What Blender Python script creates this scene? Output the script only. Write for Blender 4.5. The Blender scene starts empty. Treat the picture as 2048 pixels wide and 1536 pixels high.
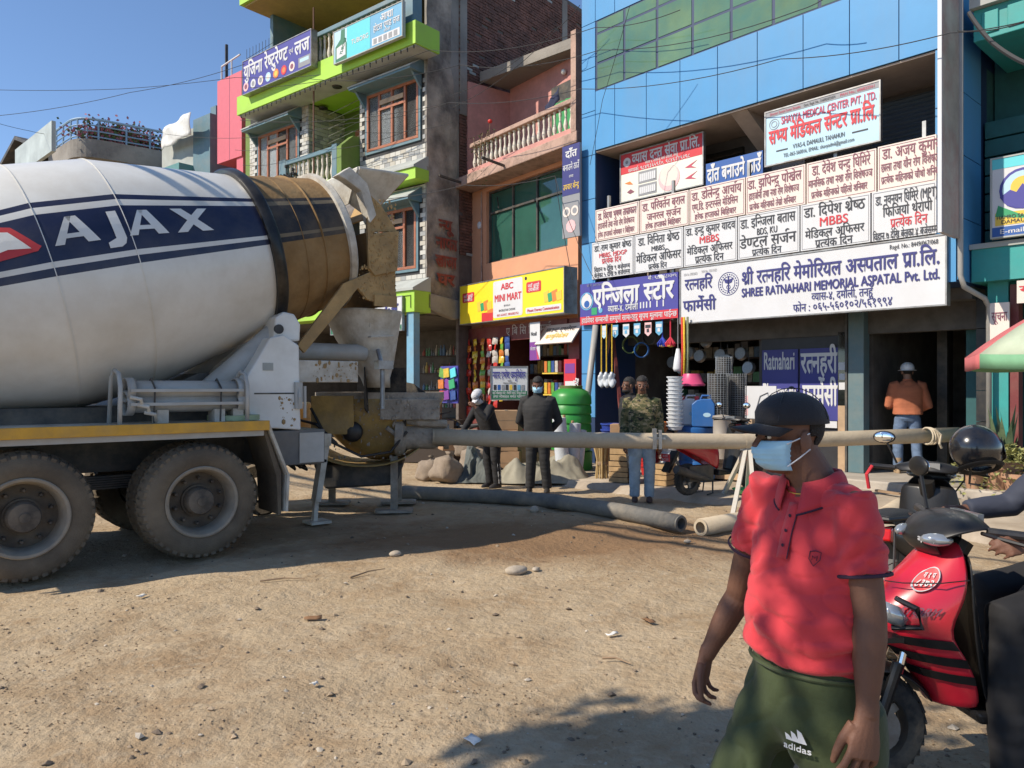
import bpy, bmesh, math, random
from mathutils import Vector, Matrix, noise as mnoise
R = math.radians
rnd = random.Random(7)
scene = bpy.context.scene
COL = scene.collection

# ------------------------------------------------------------ camera, sky, sun, exposure
FPX, CAM_H, HZ = 1540.0, 1.62, 772.0          # focal length in photo pixels, lens height, horizon row
cam_d = bpy.data.cameras.new('camera')
cam = bpy.data.objects.new('camera', cam_d); COL.objects.link(cam)
cam.location = (0, 0, CAM_H); cam.rotation_euler = (R(90), 0, 0)
cam_d.sensor_width = 36; cam_d.lens = 36 * FPX / 2048; cam_d.shift_y = (HZ - 768) / 2048
cam_d.clip_start = .05; cam_d.clip_end = 3000
scene.camera = cam
SUN_EL, SUN_AZ = R(41), math.atan2(-.94, -.34)   # azimuth as atan2(x, y)
world = bpy.data.worlds.new('World'); scene.world = world; world.use_nodes = True
wn = world.node_tree
sky = wn.nodes.new('ShaderNodeTexSky'); sky.sky_type = 'NISHITA'; sky.sun_disc = False
sky.sun_elevation = SUN_EL; sky.sun_rotation = SUN_AZ; sky.altitude = 1200; sky.air_density = .95; sky.dust_density = .1; sky.ozone_density = 4.0
wn.nodes['Background'].inputs[1].default_value = .15
wn.links.new(sky.outputs[0], wn.nodes['Background'].inputs[0])
sun_d = bpy.data.lights.new('sun', 'SUN'); sun_d.energy = 4.7; sun_d.angle = R(.55); sun_d.color = (1, .905, .76)
sun = bpy.data.objects.new('sun', sun_d); COL.objects.link(sun)
SUN_DIR = Vector((math.sin(SUN_AZ) * math.cos(SUN_EL), math.cos(SUN_AZ) * math.cos(SUN_EL), math.sin(SUN_EL)))
sun.rotation_euler = SUN_DIR.to_track_quat('Z', 'Y').to_euler()
scene.view_settings.view_transform = 'Standard'; scene.view_settings.look = 'None'
scene.view_settings.exposure = .30; scene.view_settings.gamma = 1
scene.cycles.max_bounces = 6

# ------------------------------------------------------------ placing: photo pixel -> point in the place
def gnd(px, py, z=0.0):
    """point on the level plane z seen at photo pixel"""
    Y = (CAM_H - z) * FPX / (py - HZ)
    return Vector(((px - 1024) / FPX * Y, Y, z))
def at(px, py, Y):
    return Vector(((px - 1024) / FPX * Y, Y, CAM_H + (HZ - py) / FPX * Y))

class Frame:
    """a facade or vehicle frame: local x to the right along it, y inwards, z up"""
    def __init__(s, P, e):
        l = math.hypot(*e); s.P = P; s.e = (e[0] / l, e[1] / l); s.n = (-s.e[1], s.e[0])
        s.rz = math.atan2(s.e[1], s.e[0])
    def pix(s, px, py, y=0.0):
        k = (px - 1024) / FPX; m = (HZ - py) / FPX
        d = (s.P[0] * s.n[0] + s.P[1] * s.n[1] + y) / (k * s.n[0] + s.n[1])
        return ((k * d - s.P[0]) * s.e[0] + (d - s.P[1]) * s.e[1], CAM_H + m * d)
    def w(s, x, y, z=0.0):
        return Vector((s.P[0] + s.e[0] * x + s.n[0] * y, s.P[1] + s.e[1] * x + s.n[1] * y, z))
HB = Frame((5.53, 12.28), (.677, -.736))      # blue hospital building
PK = Frame((1.35, 16.9), (.596, -.803))       # pink building with the small shop
GB = Frame((-2.14, 18.96), (.773, -.635))     # green building
TR = Frame((-2.898, 7.21), (.766, .642))      # mixer truck: x to its rear, y across

# ------------------------------------------------------------ materials
MATS = {}
def mat(name, col, rough=.7, metal=0.0, var=.0, vscale=6.0, bump=.0, bscale=40.0, dirt=None, damt=.0, dscale=2.0, spec=.5, coat=0.0, trans=0.0, sheen=0.0, alpha=1.0, emit=0.0, streak=0.0):
    """procedural surface: base colour with soft variation, patches of dirt and fine relief"""
    if name in MATS: return MATS[name]
    m = bpy.data.materials.new(name); m.use_nodes = True
    nt = m.node_tree; N = nt.nodes; L = nt.links; b = N['Principled BSDF']
    b.inputs['Base Color'].default_value = (*col, 1); b.inputs['Roughness'].default_value = rough; b.inputs['Metallic'].default_value = metal
    b.inputs['Specular IOR Level'].default_value = spec; b.inputs['Coat Weight'].default_value = coat
    b.inputs['Transmission Weight'].default_value = trans; b.inputs['Sheen Weight'].default_value = sheen; b.inputs['Alpha'].default_value = alpha
    if emit: b.inputs['Emission Color'].default_value = (*col, 1); b.inputs['Emission Strength'].default_value = emit
    if var or bump or damt:
        tc = N.new('ShaderNodeTexCoord')
        out = None
        if var:
            n = N.new('ShaderNodeTexNoise'); n.inputs['Scale'].default_value = vscale; n.inputs['Detail'].default_value = 6; n.inputs['Roughness'].default_value = .62
            L.new(tc.outputs['Object'], n.inputs['Vector'])
            mr = N.new('ShaderNodeMapRange'); mr.inputs['From Min'].default_value = .3; mr.inputs['From Max'].default_value = .7
            mr.inputs['To Min'].default_value = 1 - var; mr.inputs['To Max'].default_value = 1 + var * .6
            L.new(n.outputs['Fac'], mr.inputs['Value'])
            mx = N.new('ShaderNodeMix'); mx.data_type = 'RGBA'; mx.blend_type = 'MULTIPLY'; mx.inputs[0].default_value = 1
            mx.inputs[6].default_value = (*col, 1); L.new(mr.outputs[0], mx.inputs[7]); out = mx.outputs[2]
        if damt:
            n = N.new('ShaderNodeTexNoise'); n.inputs['Scale'].default_value = dscale; n.inputs['Detail'].default_value = 8; n.inputs['Roughness'].default_value = .68
            if streak:
                mp = N.new('ShaderNodeMapping'); mp.inputs['Scale'].default_value = (1, 1, streak); L.new(tc.outputs['Object'], mp.inputs['Vector']); L.new(mp.outputs[0], n.inputs['Vector'])
            else: L.new(tc.outputs['Object'], n.inputs['Vector'])
            mr = N.new('ShaderNodeMapRange'); mr.inputs['From Min'].default_value = .42; mr.inputs['From Max'].default_value = .68; mr.inputs['To Max'].default_value = damt
            L.new(n.outputs['Fac'], mr.inputs['Value'])
            mx = N.new('ShaderNodeMix'); mx.data_type = 'RGBA'; L.new(mr.outputs[0], mx.inputs[0])
            if out: L.new(out, mx.inputs[6])
            else: mx.inputs[6].default_value = (*col, 1)
            mx.inputs[7].default_value = (*dirt, 1); out = mx.outputs[2]
        if out: L.new(out, b.inputs['Base Color'])
        if bump:
            n = N.new('ShaderNodeTexNoise'); n.inputs['Scale'].default_value = bscale; n.inputs['Detail'].default_value = 5
            L.new(tc.outputs['Object'], n.inputs['Vector'])
            bp = N.new('ShaderNodeBump'); bp.inputs['Strength'].default_value = bump; bp.inputs['Distance'].default_value = .02
            L.new(n.outputs['Fac'], bp.inputs['Height']); L.new(bp.outputs[0], b.inputs['Normal'])
    MATS[name] = m
    return m
DUST = (.32, .25, .17)
M = {
 'black': mat('black_plastic', (.012, .012, .014), .45, var=.2, vscale=9, dirt=DUST, damt=.12, dscale=5),
 'gloss_black': mat('gloss_black', (.008, .009, .012), .22, coat=.5, dirt=DUST, damt=.12, dscale=3),
 'rubber': mat('dusty_rubber', (.12, .098, .074), .95, var=.18, vscale=2, bump=.3, bscale=70, dirt=(.23, .185, .13), damt=.8, dscale=1.1, spec=.2),
 'rubber_dark': mat('dark_rubber', (.02, .02, .02), .85, dirt=DUST, damt=.35, dscale=5, bump=.2),
 'steel': mat('bare_steel', (.35, .35, .34), .45, .7, var=.3, dirt=(.16, .1, .06), damt=.5, dscale=4),
 'chrome': mat('chrome', (.7, .7, .7), .15, 1.0),
 'dark_steel': mat('dark_steel', (.06, .06, .06), .6, .3, var=.3, dirt=DUST, damt=.3, dscale=4),
 'white_paint': mat('white_truck_paint', (.74, .73, .69), .38, var=.07, vscale=3, dirt=(.34, .27, .18), damt=.32, dscale=1.3, coat=.2),
 'grey_paint': mat('grey_truck_paint', (.42, .42, .4), .5, var=.12, dirt=DUST, damt=.4, dscale=2),
 'concrete': mat('stained_concrete', (.34, .31, .27), .9, var=.3, vscale=2.2, bump=.4, bscale=25, dirt=(.06, .05, .045), damt=.75, dscale=1.1),
 'white': mat('white_board', (.60, .60, .61), .5, var=.04, vscale=2, dirt=(.4, .36, .3), damt=.15, dscale=1.5),
 'ply': mat('pale_wood', (.45, .31, .19), .7, var=.25, vscale=5),
 'wood': mat('red_brown_wood', (.36, .125, .055), .45, var=.25, vscale=6, bump=.1),
 'glass_dark': mat('dark_glass', (.012, .016, .016), .06, spec=.8, dirt=DUST, damt=.05),
 'wire': mat('wire_rubber', (.03, .03, .032), .7),
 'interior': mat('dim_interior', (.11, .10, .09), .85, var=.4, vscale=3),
}

# ------------------------------------------------------------ mesh building
class MB:
    """collects shapes; obj() links them as one mesh object"""
    def __init__(s): s.v = []; s.f = []; s.m = []; s.mi = 0; s.X = None
    def add(s, vs, fs, mi=None):
        o = len(s.v)
        s.v += [tuple(s.X @ Vector(q)) for q in vs] if s.X else [tuple(q) for q in vs]
        s.f += [tuple(i + o for i in q) for q in fs]; s.m += [s.mi if mi is None else mi] * len(fs)
        return s
    def box(s, x0, x1, y0, y1, z0, z1, mi=None):
        return s.add([(x0, y0, z0), (x1, y0, z0), (x1, y1, z0), (x0, y1, z0), (x0, y0, z1), (x1, y0, z1), (x1, y1, z1), (x0, y1, z1)],
                     [(0, 3, 2, 1), (4, 5, 6, 7), (0, 1, 5, 4), (1, 2, 6, 5), (2, 3, 7, 6), (3, 0, 4, 7)], mi)
    def bar(s, a, b, w, h, up=(0, 0, 1), mi=None):
        """square bar from a to b, w across and h along up"""
        a = Vector(a); b = Vector(b); d = (b - a).normalized(); u = Vector(up)
        sd = d.cross(u)
        if sd.length < 1e-4: sd = d.cross(Vector((1, 0, 0)))
        sd.normalize(); u = sd.cross(d)
        q = [(p + sd * (i * w / 2) + u * (j * h / 2)) for p in (a, b) for i, j in ((-1, -1), (1, -1), (1, 1), (-1, 1))]
        return s.add(q, [(0, 1, 2, 3), (7, 6, 5, 4), (0, 4, 5, 1), (1, 5, 6, 2), (2, 6, 7, 3), (3, 7, 4, 0)], mi)
    def tube(s, pts, r, n=10, cap=True, mi=None, flat=None, up=(0, 0, 1)):
        """tube through pts; r one radius or one per point; flat = (scale along side, scale along up)"""
        P = [Vector(p) for p in pts]; rr = r if isinstance(r, (list, tuple)) else [r] * len(P)
        vs = []; fs = []; u = None
        for i, p in enumerate(P):
            d = (P[min(i + 1, len(P) - 1)] - P[max(i - 1, 0)]).normalized()
            if u is None:
                u = Vector(up) - d * d.dot(Vector(up))
                if u.length < .05: u = Vector((0, 1, 0)) - d * d.y
            else: u = u - d * d.dot(u)
            u.normalize(); sd = d.cross(u)
            ri = rr[i]; ra, rb = (ri if isinstance(ri, tuple) else (ri, ri))
            if flat: ra *= flat[0]; rb *= flat[1]
            for k in range(n):
                t = 2 * math.pi * k / n
                vs.append(p + sd * (ra * math.cos(t)) + u * (rb * math.sin(t)))
        for i in range(len(P) - 1):
            for k in range(n):
                a = i * n + k; b = i * n + (k + 1) % n
                fs.append((a, b, b + n, a + n))
        if cap:
            fs.append(tuple(range(n - 1, -1, -1))); o = (len(P) - 1) * n; fs.append(tuple(range(o, o + n)))
        return s.add(vs, fs, mi)
    def lathe(s, prof, n=24, X=None, mi=None, cap=False, a0=0, a1=None):
        """prof (r, z) turned round z; X places it"""
        full = a1 is None; a1 = 2 * math.pi if full else a1
        c = n if full else n + 1
        vs = []; fs = []
        for r_, z in prof:
            for k in range(c):
                t = a0 + (a1 - a0) * k / n
                q = Vector((r_ * math.cos(t), r_ * math.sin(t), z)); vs.append(X @ q if X else q)
        for i in range(len(prof) - 1):
            for k in range(n):
                a = i * c + k; b = i * c + (k + 1) % c
                fs.append((a, b, b + c, a + c))
        if cap:
            fs.append(tuple(range(c - 1, -1, -1))); o = (len(prof) - 1) * c; fs.append(tuple(range(o, o + c)))
        return s.add(vs, fs, mi)
    def prism(s, poly, a, b, axis='y', mi=None):
        """2-D outline pushed from a to b along axis"""
        def pt(p, t):
            return (p[0], t, p[1]) if axis == 'y' else ((t, p[0], p[1]) if axis == 'x' else (p[0], p[1], t))
        n = len(poly)
        vs = [pt(p, a) for p in poly] + [pt(p, b) for p in poly]
        fs = [tuple(range(n)), tuple(range(2 * n - 1, n - 1, -1))] + [(i, i + n, (i + 1) % n + n, (i + 1) % n) for i in range(n)]
        return s.add(vs, fs, mi)
    def ball(s, c, r, n=16, mi=None, X=None):
        """ellipsoid"""
        rx, ry, rz = r if isinstance(r, (tuple, list)) else (r, r, r)
        c = Vector(c); vs = []; fs = []; m = n // 2
        for i in range(m + 1):
            ph = math.pi * i / m - math.pi / 2
            for k in range(n):
                t = 2 * math.pi * k / n
                q = Vector((rx * math.cos(ph) * math.cos(t), ry * math.cos(ph) * math.sin(t), rz * math.sin(ph)))
                vs.append(c + (X @ q if X else q))
        for i in range(m):
            for k in range(n):
                a = i * n + k; b = i * n + (k + 1) % n
                fs.append((a, b, b + n, a + n))
        return s.add(vs, fs, mi)
    def loft(s, rings, cap=True, mi=None):
        n = len(rings[0]); vs = [q for r_ in rings for q in r_]; fs = []
        for i in range(len(rings) - 1):
            for k in range(n):
                a = i * n + k; b = i * n + (k + 1) % n
                fs.append((a, b, b + n, a + n))
        if cap: fs.append(tuple(range(n - 1, -1, -1))); o = (len(rings) - 1) * n; fs.append(tuple(range(o, o + n)))
        return s.add(vs, fs, mi)
    def grid(s, rows, mi=None):
        n = len(rows[0]); vs = [q for r_ in rows for q in r_]
        return s.add(vs, [(i * n + k, i * n + k + 1, (i + 1) * n + k + 1, (i + 1) * n + k) for i in range(len(rows) - 1) for k in range(n - 1)], mi)
    def mesh(s, name, mats, smooth=False):
        me = bpy.data.meshes.new(name); me.from_pydata(s.v, [], s.f)
        for m_ in (mats if isinstance(mats, (list, tuple)) else [mats]): me.materials.append(M[m_] if isinstance(m_, str) else m_)
        if any(s.m): me.polygons.foreach_set('material_index', s.m)
        bm = bmesh.new(); bm.from_mesh(me); bmesh.ops.recalc_face_normals(bm, faces=bm.faces); bm.to_mesh(me); bm.free()
        if smooth is True: me.polygons.foreach_set('use_smooth', [True] * len(me.polygons))
        elif smooth: me.set_sharp_from_angle(angle=R(smooth)) if False else None
        me.update(); return me
    def obj(s, name, mats, parent=None, smooth=False, bevel=0, label=None, solid=0, sub=0):
        o = link(name, s.mesh(name, mats, smooth is not False), parent)
        if smooth not in (False, True): o.data.set_sharp_from_angle(angle=R(smooth))
        if solid: md = o.modifiers.new('solid', 'SOLIDIFY'); md.thickness = solid
        if bevel:
            md = o.modifiers.new('bevel', 'BEVEL'); md.width = bevel; md.segments = 2; md.limit_method = 'ANGLE'; md.angle_limit = R(40)
        if sub: md = o.modifiers.new('sub', 'SUBSURF'); md.levels = sub; md.render_levels = sub
        if label: o['label'] = label
        return o
def link(name, me, parent=None):
    o = bpy.data.objects.new(name, me); COL.objects.link(o)
    if parent is not None: o.parent = parent
    return o
ORD = ('first', 'second', 'third', 'fourth', 'fifth', 'sixth', 'seventh', 'eighth', 'ninth', 'tenth', 'eleventh', 'twelfth', 'thirteenth')
def tag(o, label, cat, group=None):
    o['label'] = label; o['category'] = cat
    if group: o['group'] = group
    return o
def thing(name, label, cat, loc=(0, 0, 0), rz=0.0, group=None):
    o = bpy.data.objects.new(name, None); COL.objects.link(o); o.empty_display_size = .1
    o.location = loc; o.rotation_euler = (0, 0, rz)
    return tag(o, label, cat, group)
def struct(o): o['kind'] = 'structure'; return o
def stuff(o): o['kind'] = 'stuff'; return o
def share(o, parent, loc=(0, 0, 0), rot=None, scale=None, name=None):
    """another piece with the same mesh"""
    c = o.copy(); COL.objects.link(c); c.parent = parent; c.location = loc
    if rot: c.rotation_euler = rot
    if scale: c.scale = scale
    return c
def mtx(loc, rot=(0, 0, 0)):
    from mathutils import Euler
    return Matrix.Translation(loc) @ Euler(rot).to_matrix().to_4x4()
def axis_mtx(o, z, x=None):
    z = Vector(z).normalized(); x = Vector(x) if x else (Vector((1, 0, 0)) if abs(z.x) < .9 else Vector((0, 1, 0)))
    x = (x - z * z.dot(x)).normalized(); y = z.cross(x)
    m = Matrix((x, y, z)).transposed().to_4x4(); m.translation = Vector(o); return m
def arc(c, r, a0, a1, n):
    return [(c[0] + r * math.cos(a0 + (a1 - a0) * i / n), c[1] + r * math.sin(a0 + (a1 - a0) * i / n)) for i in range(n + 1)]
def rrect(x0, x1, z0, z1, r, n=4):
    return arc((x1 - r, z0 + r), r, -math.pi / 2, 0, n) + arc((x1 - r, z1 - r), r, 0, math.pi / 2, n) + arc((x0 + r, z1 - r), r, math.pi / 2, math.pi, n) + arc((x0 + r, z0 + r), r, math.pi, 1.5 * math.pi, n)
TMP = bpy.data.scenes.new('workbench')
def remesh(mb, voxel, smooth=6, fac=.6, post=None):
    """one continuous skin out of overlapping shapes"""
    me = mb.mesh('tmp', [])
    o = bpy.data.objects.new('tmp', me); TMP.collection.objects.link(o)
    md = o.modifiers.new('r', 'REMESH'); md.mode = 'VOXEL'; md.voxel_size = voxel
    if smooth: ms = o.modifiers.new('s', 'SMOOTH'); ms.factor = fac; ms.iterations = smooth
    TMP.view_layers[0].update(); dg = TMP.view_layers[0].depsgraph; dg.update(); ev = o.evaluated_get(dg)
    out = bpy.data.meshes.new_from_object(ev)
    bpy.data.objects.remove(o); bpy.data.meshes.remove(me)
    out.polygons.foreach_set('use_smooth', [True] * len(out.polygons))
    return out

def displace(me, fn):
    """move every vertex along its normal by fn(position)"""
    n = len(me.vertices); co = [0.0] * (3 * n); me.vertices.foreach_get('co', co); no = [0.0] * (3 * n); me.vertex_normals.foreach_get('vector', no)
    for i in range(n):
        w = fn(Vector(co[3 * i:3 * i + 3]))
        for k in range(3): co[3 * i + k] += no[3 * i + k] * w
    me.vertices.foreach_set('co', co); me.update()
# ------------------------------------------------------------ lettering (Latin and Devanagari, set letter by letter)
GL = {}
STEM = set('खगघचजझञणतथधनपबभमयलवशषस')
ZERO = set('ुूेैंँृॆॅ')
def glyph(ch):
    if ch in GL: return GL[ch]
    def body(t):
        c = bpy.data.curves.new('g', 'FONT'); c.body = t; c.size = 1; c.resolution_u = 3 if ord(ch) > 900 else 4
        o = bpy.data.objects.new('g', c); TMP.collection.objects.link(o)
        TMP.view_layers[0].update(); dg = TMP.view_layers[0].depsgraph; dg.update(); me = bpy.data.meshes.new_from_object(o.evaluated_get(dg))
        vs = [(v.co.x, v.co.y) for v in me.vertices]; fs = [tuple(p.vertices) for p in me.polygons]
        bpy.data.objects.remove(o); bpy.data.curves.remove(c); bpy.data.meshes.remove(me)
        return vs, fs
    if ch == ' ': GL[ch] = ([], [], .3); return GL[ch]
    v1, f1 = body(ch)
    if ch in ZERO: adv = 0
    else:
        v2, _ = body(ch + ch); w = lambda v: max(p[0] for p in v) - min(p[0] for p in v)
        adv = w(v2) - w(v1)
    GL[ch] = (v1, f1, adv); return GL[ch]
def half(ch):
    k = ch + '~'
    if k in GL: return GL[k]
    v, f, adv = glyph(ch)
    cut = adv - .155 if ch in STEM else adv * .74
    bm = bmesh.new(); bv = [bm.verts.new((x, y, 0)) for x, y in v]
    for q in f:
        try: bm.faces.new([bv[i] for i in q])
        except ValueError: pass
    bmesh.ops.bisect_plane(bm, geom=bm.verts[:] + bm.edges[:] + bm.faces[:], plane_co=(cut, 0, 0), plane_no=(1, 0, 0), clear_outer=True)
    bm.verts.index_update()
    GL[k] = ([(q.co.x, q.co.y) for q in bm.verts], [tuple(q.index for q in p.verts) for p in bm.faces], cut)
    bm.free(); return GL[k]
def isc(c): return 'क' <= c <= 'ह'
def shape(s):
    """list of (verts, faces, x) and the width"""
    out = []; x = 0.0; i = 0; n = len(s)
    def put(g): out.append((g[0], g[1], x))
    while i < n:
        c = s[i]
        if not isc(c):
            if i + 1 <= n: put(glyph(c)); x += glyph(c)[2]
            i += 1; continue
        cl = [c]; i += 1
        while i + 1 < n and s[i] == '्' and isc(s[i + 1]): cl.append(s[i + 1]); i += 2
        ms = []
        while i < n and not isc(s[i]) and s[i] in 'ािीुूेैोौंँृः्ॉ': ms.append(s[i]); i += 1
        reph = len(cl) > 1 and cl[0] == 'र'
        if reph: cl = cl[1:]
        rak = len(cl) > 1 and cl[-1] == 'र'
        if rak: cl = cl[:-1]
        if 'ि' in ms:
            ms.remove('ि'); put(glyph('ि')); x += glyph('ि')[2]
        for k, q in enumerate(cl):
            if k < len(cl) - 1:
                if q in STEM or q in 'कफ': g = half(q); put(g); x += g[2]
                else:
                    put(glyph(q)); x += glyph(q)[2]; put(glyph('्'))
            else:
                g = glyph(q); put(g); x0 = x; x += g[2]
        if rak:
            if cl[-1] in STEM or cl[-1] in 'क':
                sx = (x - .12) if cl[-1] in STEM else x0 + (x - x0) * .48
                out.append(([(sx, .16), (sx, .26), (sx - .3, .08), (sx - .3, -.02)], [(0, 1, 2, 3)], 0))
            else:
                sx = (x0 + x) / 2
                out.append(([(sx, -.02), (sx, -.1), (sx - .22, -.22), (sx - .22, -.14), (sx + .22, -.22), (sx + .22, -.14)], [(0, 1, 2, 3), (0, 5, 4, 1)], 0))
        for q in ms:
            g = glyph(q); put(g); x += g[2]
        if reph:
            pts = [(x - .1 + .17 * math.cos(t), .74 + .14 * math.sin(t)) for t in [R(200 - 40 * j) for j in range(5)]]
            pin = [(x - .1 + .09 * math.cos(t), .74 + .07 * math.sin(t)) for t in [R(200 - 40 * j) for j in range(5)]]
            out.append((pts + pin, [(j, j + 1, j + 6, j + 5) for j in range(4)], 0))
    return out, x
def text_into(mb, s, x0, x1, zc, h, y=0.0, bold=.02, mi=0, fit=True, slant=0.0):
    """set s between x0 and x1 (cap or letter height h, centred on zc) in the x-z plane at depth y, facing -y"""
    lay, w = shape(s)
    if not lay or w <= 0: return
    dev = any(ord(c) > 900 for c in s)
    sc = h / (.62 if dev else .70); base = zc - (.31 if dev else .35) * sc
    sx = (x1 - x0) / w if fit else sc
    if not fit: x0 = (x0 + x1) / 2 - w * sx / 2
    offs = [(0, 0)] if not bold else [(-bold / 2, 0), (bold / 2, .0)] if bold < .035 else [(-bold / 2, .35 * bold), (0, -.35 * bold), (bold / 2, .35 * bold)]
    for k, (ox, oz) in enumerate(offs):
        for v, f, gx in lay:
            mb.add([(x0 + (p[0] + gx + ox + slant * p[1]) * sx, y - .0006 * k, base + (p[1] + oz) * sc) for p in v], f, mi)
class Sign:
    """a board in a facade frame between two photo columns; text in fractions of the board, y from the top"""
    def __init__(s, name, label, fr, xl, xr, zb, zt, y, bg='white', thick=.05, edge=None, cat='sign', group=None, tilt=0.0, bevel=0, rz=None, loc=None):
        s.w = xr - xl; s.h = zt - zb
        s.root = thing(name, label, cat, loc if loc is not None else fr.w(xl, y, zb), fr.rz if rz is None else rz, group); s.root.rotation_euler.x = tilt
        MB().box(0, s.w, 0, thick, 0, s.h).obj('board', bg, s.root)
        if edge:
            e = .022; b = MB()
            b.box(-e, s.w + e, -.012, thick + .01, -e, -.001); b.box(-e, s.w + e, -.012, thick + .01, s.h + .001, s.h + e)
            b.box(-e, -.001, -.0125, thick + .009, -.001, s.h + .001); b.box(s.w + .001, s.w + e, -.0125, thick + .009, -.001, s.h + .001)
            b.obj('frame', edge, s.root)
        s.layer = {}; s.depth = .004
    def rect(s, m, x0, x1, y0, y1, name='printed_panel', r=0):
        b = MB(); X0, X1, Z0, Z1 = x0 * s.w, x1 * s.w, (1 - y1) * s.h, (1 - y0) * s.h
        if r: b.prism(rrect(X0, X1, Z0, Z1, r), -s.depth, -.0005)
        else: b.box(X0, X1, -s.depth, -.0005, Z0, Z1)
        s.depth += .0006; return b.obj(name, m, s.root)
    def text(s, m, t, x0, x1, yc, h, bold=.03, slant=0.0):
        b = MB(); s.layer[len(s.layer)] = (b, m)
        text_into(b, t, x0 * s.w, x1 * s.w, (1 - yc) * s.h, h * s.h, -.009, bold, slant=slant)
        return s
    def poly(s, m, pts, depth=.006, name='emblem'):
        b = MB(); b.prism([(x * s.w, (1 - y) * s.h) for x, y in pts], -depth, -.0004); return b.obj(name, m, s.root)
    def disc(s, m, cx, cy, r, depth=.0068, name='emblem', n=20):
        X, Z = cx * s.w, (1 - cy) * s.h
        return MB().prism([(X + r * math.cos(t), Z + r * math.sin(t)) for t in [2 * math.pi * k / n for k in range(n)]], -depth, -.0004).obj(name, m, s.root)
    def done(s):
        for k, (b, m) in s.layer.items():
            if b.v: b.obj('lettering', m, s.root)
        return s.root
# ------------------------------------------------------------ ground
def dirt_material():
    m = bpy.data.materials.new('dusty_dirt_road'); m.use_nodes = True
    nt = m.node_tree; N = nt.nodes; L = nt.links; b = N['Principled BSDF']; b.inputs['Roughness'].default_value = .95; b.inputs['Specular IOR Level'].default_value = .15
    tc = N.new('ShaderNodeTexCoord')
    def noise(sc, det=6, ro=.6):
        n = N.new('ShaderNodeTexNoise'); n.inputs['Scale'].default_value = sc; n.inputs['Detail'].default_value = det; n.inputs['Roughness'].default_value = ro
        L.new(tc.outputs['Object'], n.inputs['Vector']); return n.outputs['Fac']
    def ramp(s, a, b_):
        r = N.new('ShaderNodeMapRange'); r.inputs['From Min'].default_value = a; r.inputs['From Max'].default_value = b_; L.new(s, r.inputs['Value']); return r.outputs[0]
    def mix(f, a, c):
        x = N.new('ShaderNodeMix'); x.data_type = 'RGBA'; L.new(f, x.inputs[0])
        for i, q in ((6, a), (7, c)):
            if isinstance(q, tuple): x.inputs[i].default_value = (*q, 1)
            else: L.new(q, x.inputs[i])
        return x.outputs[2]
    c = mix(ramp(noise(.55, 5), .36, .66), (.365, .275, .175), (.46, .36, .24))
    c = mix(ramp(noise(.8, 8, .68), .48, .62), c, (.315, .22, .13))
    c = mix(ramp(noise(3.7, 8, .72), .5, .7), c, (.34, .24, .145))
    c = mix(ramp(noise(8, 7, .7), .5, .72), c, (.45, .36, .25))
    c = mix(ramp(noise(42, 5, .7), .58, .8), c, (.27, .19, .115))
    # damp, darker trodden soil between the truck and the pipes
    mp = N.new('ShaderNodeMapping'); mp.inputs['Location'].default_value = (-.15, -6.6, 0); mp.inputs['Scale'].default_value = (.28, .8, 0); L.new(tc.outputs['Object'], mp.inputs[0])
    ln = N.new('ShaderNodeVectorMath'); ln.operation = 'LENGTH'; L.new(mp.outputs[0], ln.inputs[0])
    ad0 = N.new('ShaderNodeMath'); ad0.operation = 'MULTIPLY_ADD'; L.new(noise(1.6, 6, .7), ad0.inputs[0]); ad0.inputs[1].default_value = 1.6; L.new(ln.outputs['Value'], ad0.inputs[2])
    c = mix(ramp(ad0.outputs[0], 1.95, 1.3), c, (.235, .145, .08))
    v = N.new('ShaderNodeTexVoronoi'); v.inputs['Scale'].default_value = 60; L.new(tc.outputs['Object'], v.inputs['Vector'])
    c = mix(ramp(v.outputs['Distance'], .11, .05), c, (.46, .37, .26))
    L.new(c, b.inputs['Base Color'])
    ad = N.new('ShaderNodeMath'); ad.operation = 'ADD'; L.new(noise(19, 7, .62), ad.inputs[0]); L.new(noise(7, 5), ad.inputs[1])
    bp = N.new('ShaderNodeBump'); bp.inputs['Strength'].default_value = .9; bp.inputs['Distance'].default_value = .026
    L.new(ad.outputs[0], bp.inputs['Height']); L.new(bp.outputs[0], b.inputs['Normal'])
    return m
M['dirt'] = dirt_material()
def hgt(x, y):
    p = Vector((x, y, 0))
    h = .03 * (mnoise.noise(p * .55)) + .018 * mnoise.noise(p * 1.7 + Vector((5, 1, 0))) + .011 * mnoise.noise(p * 5.1) + .006 * mnoise.noise(p * 13)
    for off, wd in ((-2.35, .26), (-.35, .26), (1.6, .2)):      # wheel ruts along the truck's line
        d_ = (x + 2.9) * .642 - (y - 7.21) * .766 - 1.6 + off + .12 * mnoise.noise(Vector((x * .5, y * .5, off)))
        h += -.022 * math.exp(-(d_ / wd) ** 2) + .012 * math.exp(-((abs(d_) - wd * 1.5) / .09) ** 2)
    return h * max(0.0, min(1.0, (17 - y) / 3)) * max(0, min(1, (12 - abs(x)) / 3)) - .012
def axis(lo, hi, step, far):
    a = []; q = lo
    while q <= hi: a.append(q); q += step
    k = step
    e = hi
    while e < far: k *= 1.7; e += k; a.append(e)
    k = step; e = lo; pre = []
    while e > -far: k *= 1.7; e -= k; pre.append(e)
    return pre[::-1] + a
gx, gy = axis(-6.5, 7.5, .07, 900), axis(2.2, 14.5, .07, 900)
ground = MB().grid([[(x, y, hgt(x, y)) for x in gx] for y in gy]).obj('ground', 'dirt', smooth=True); struct(ground)

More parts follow.
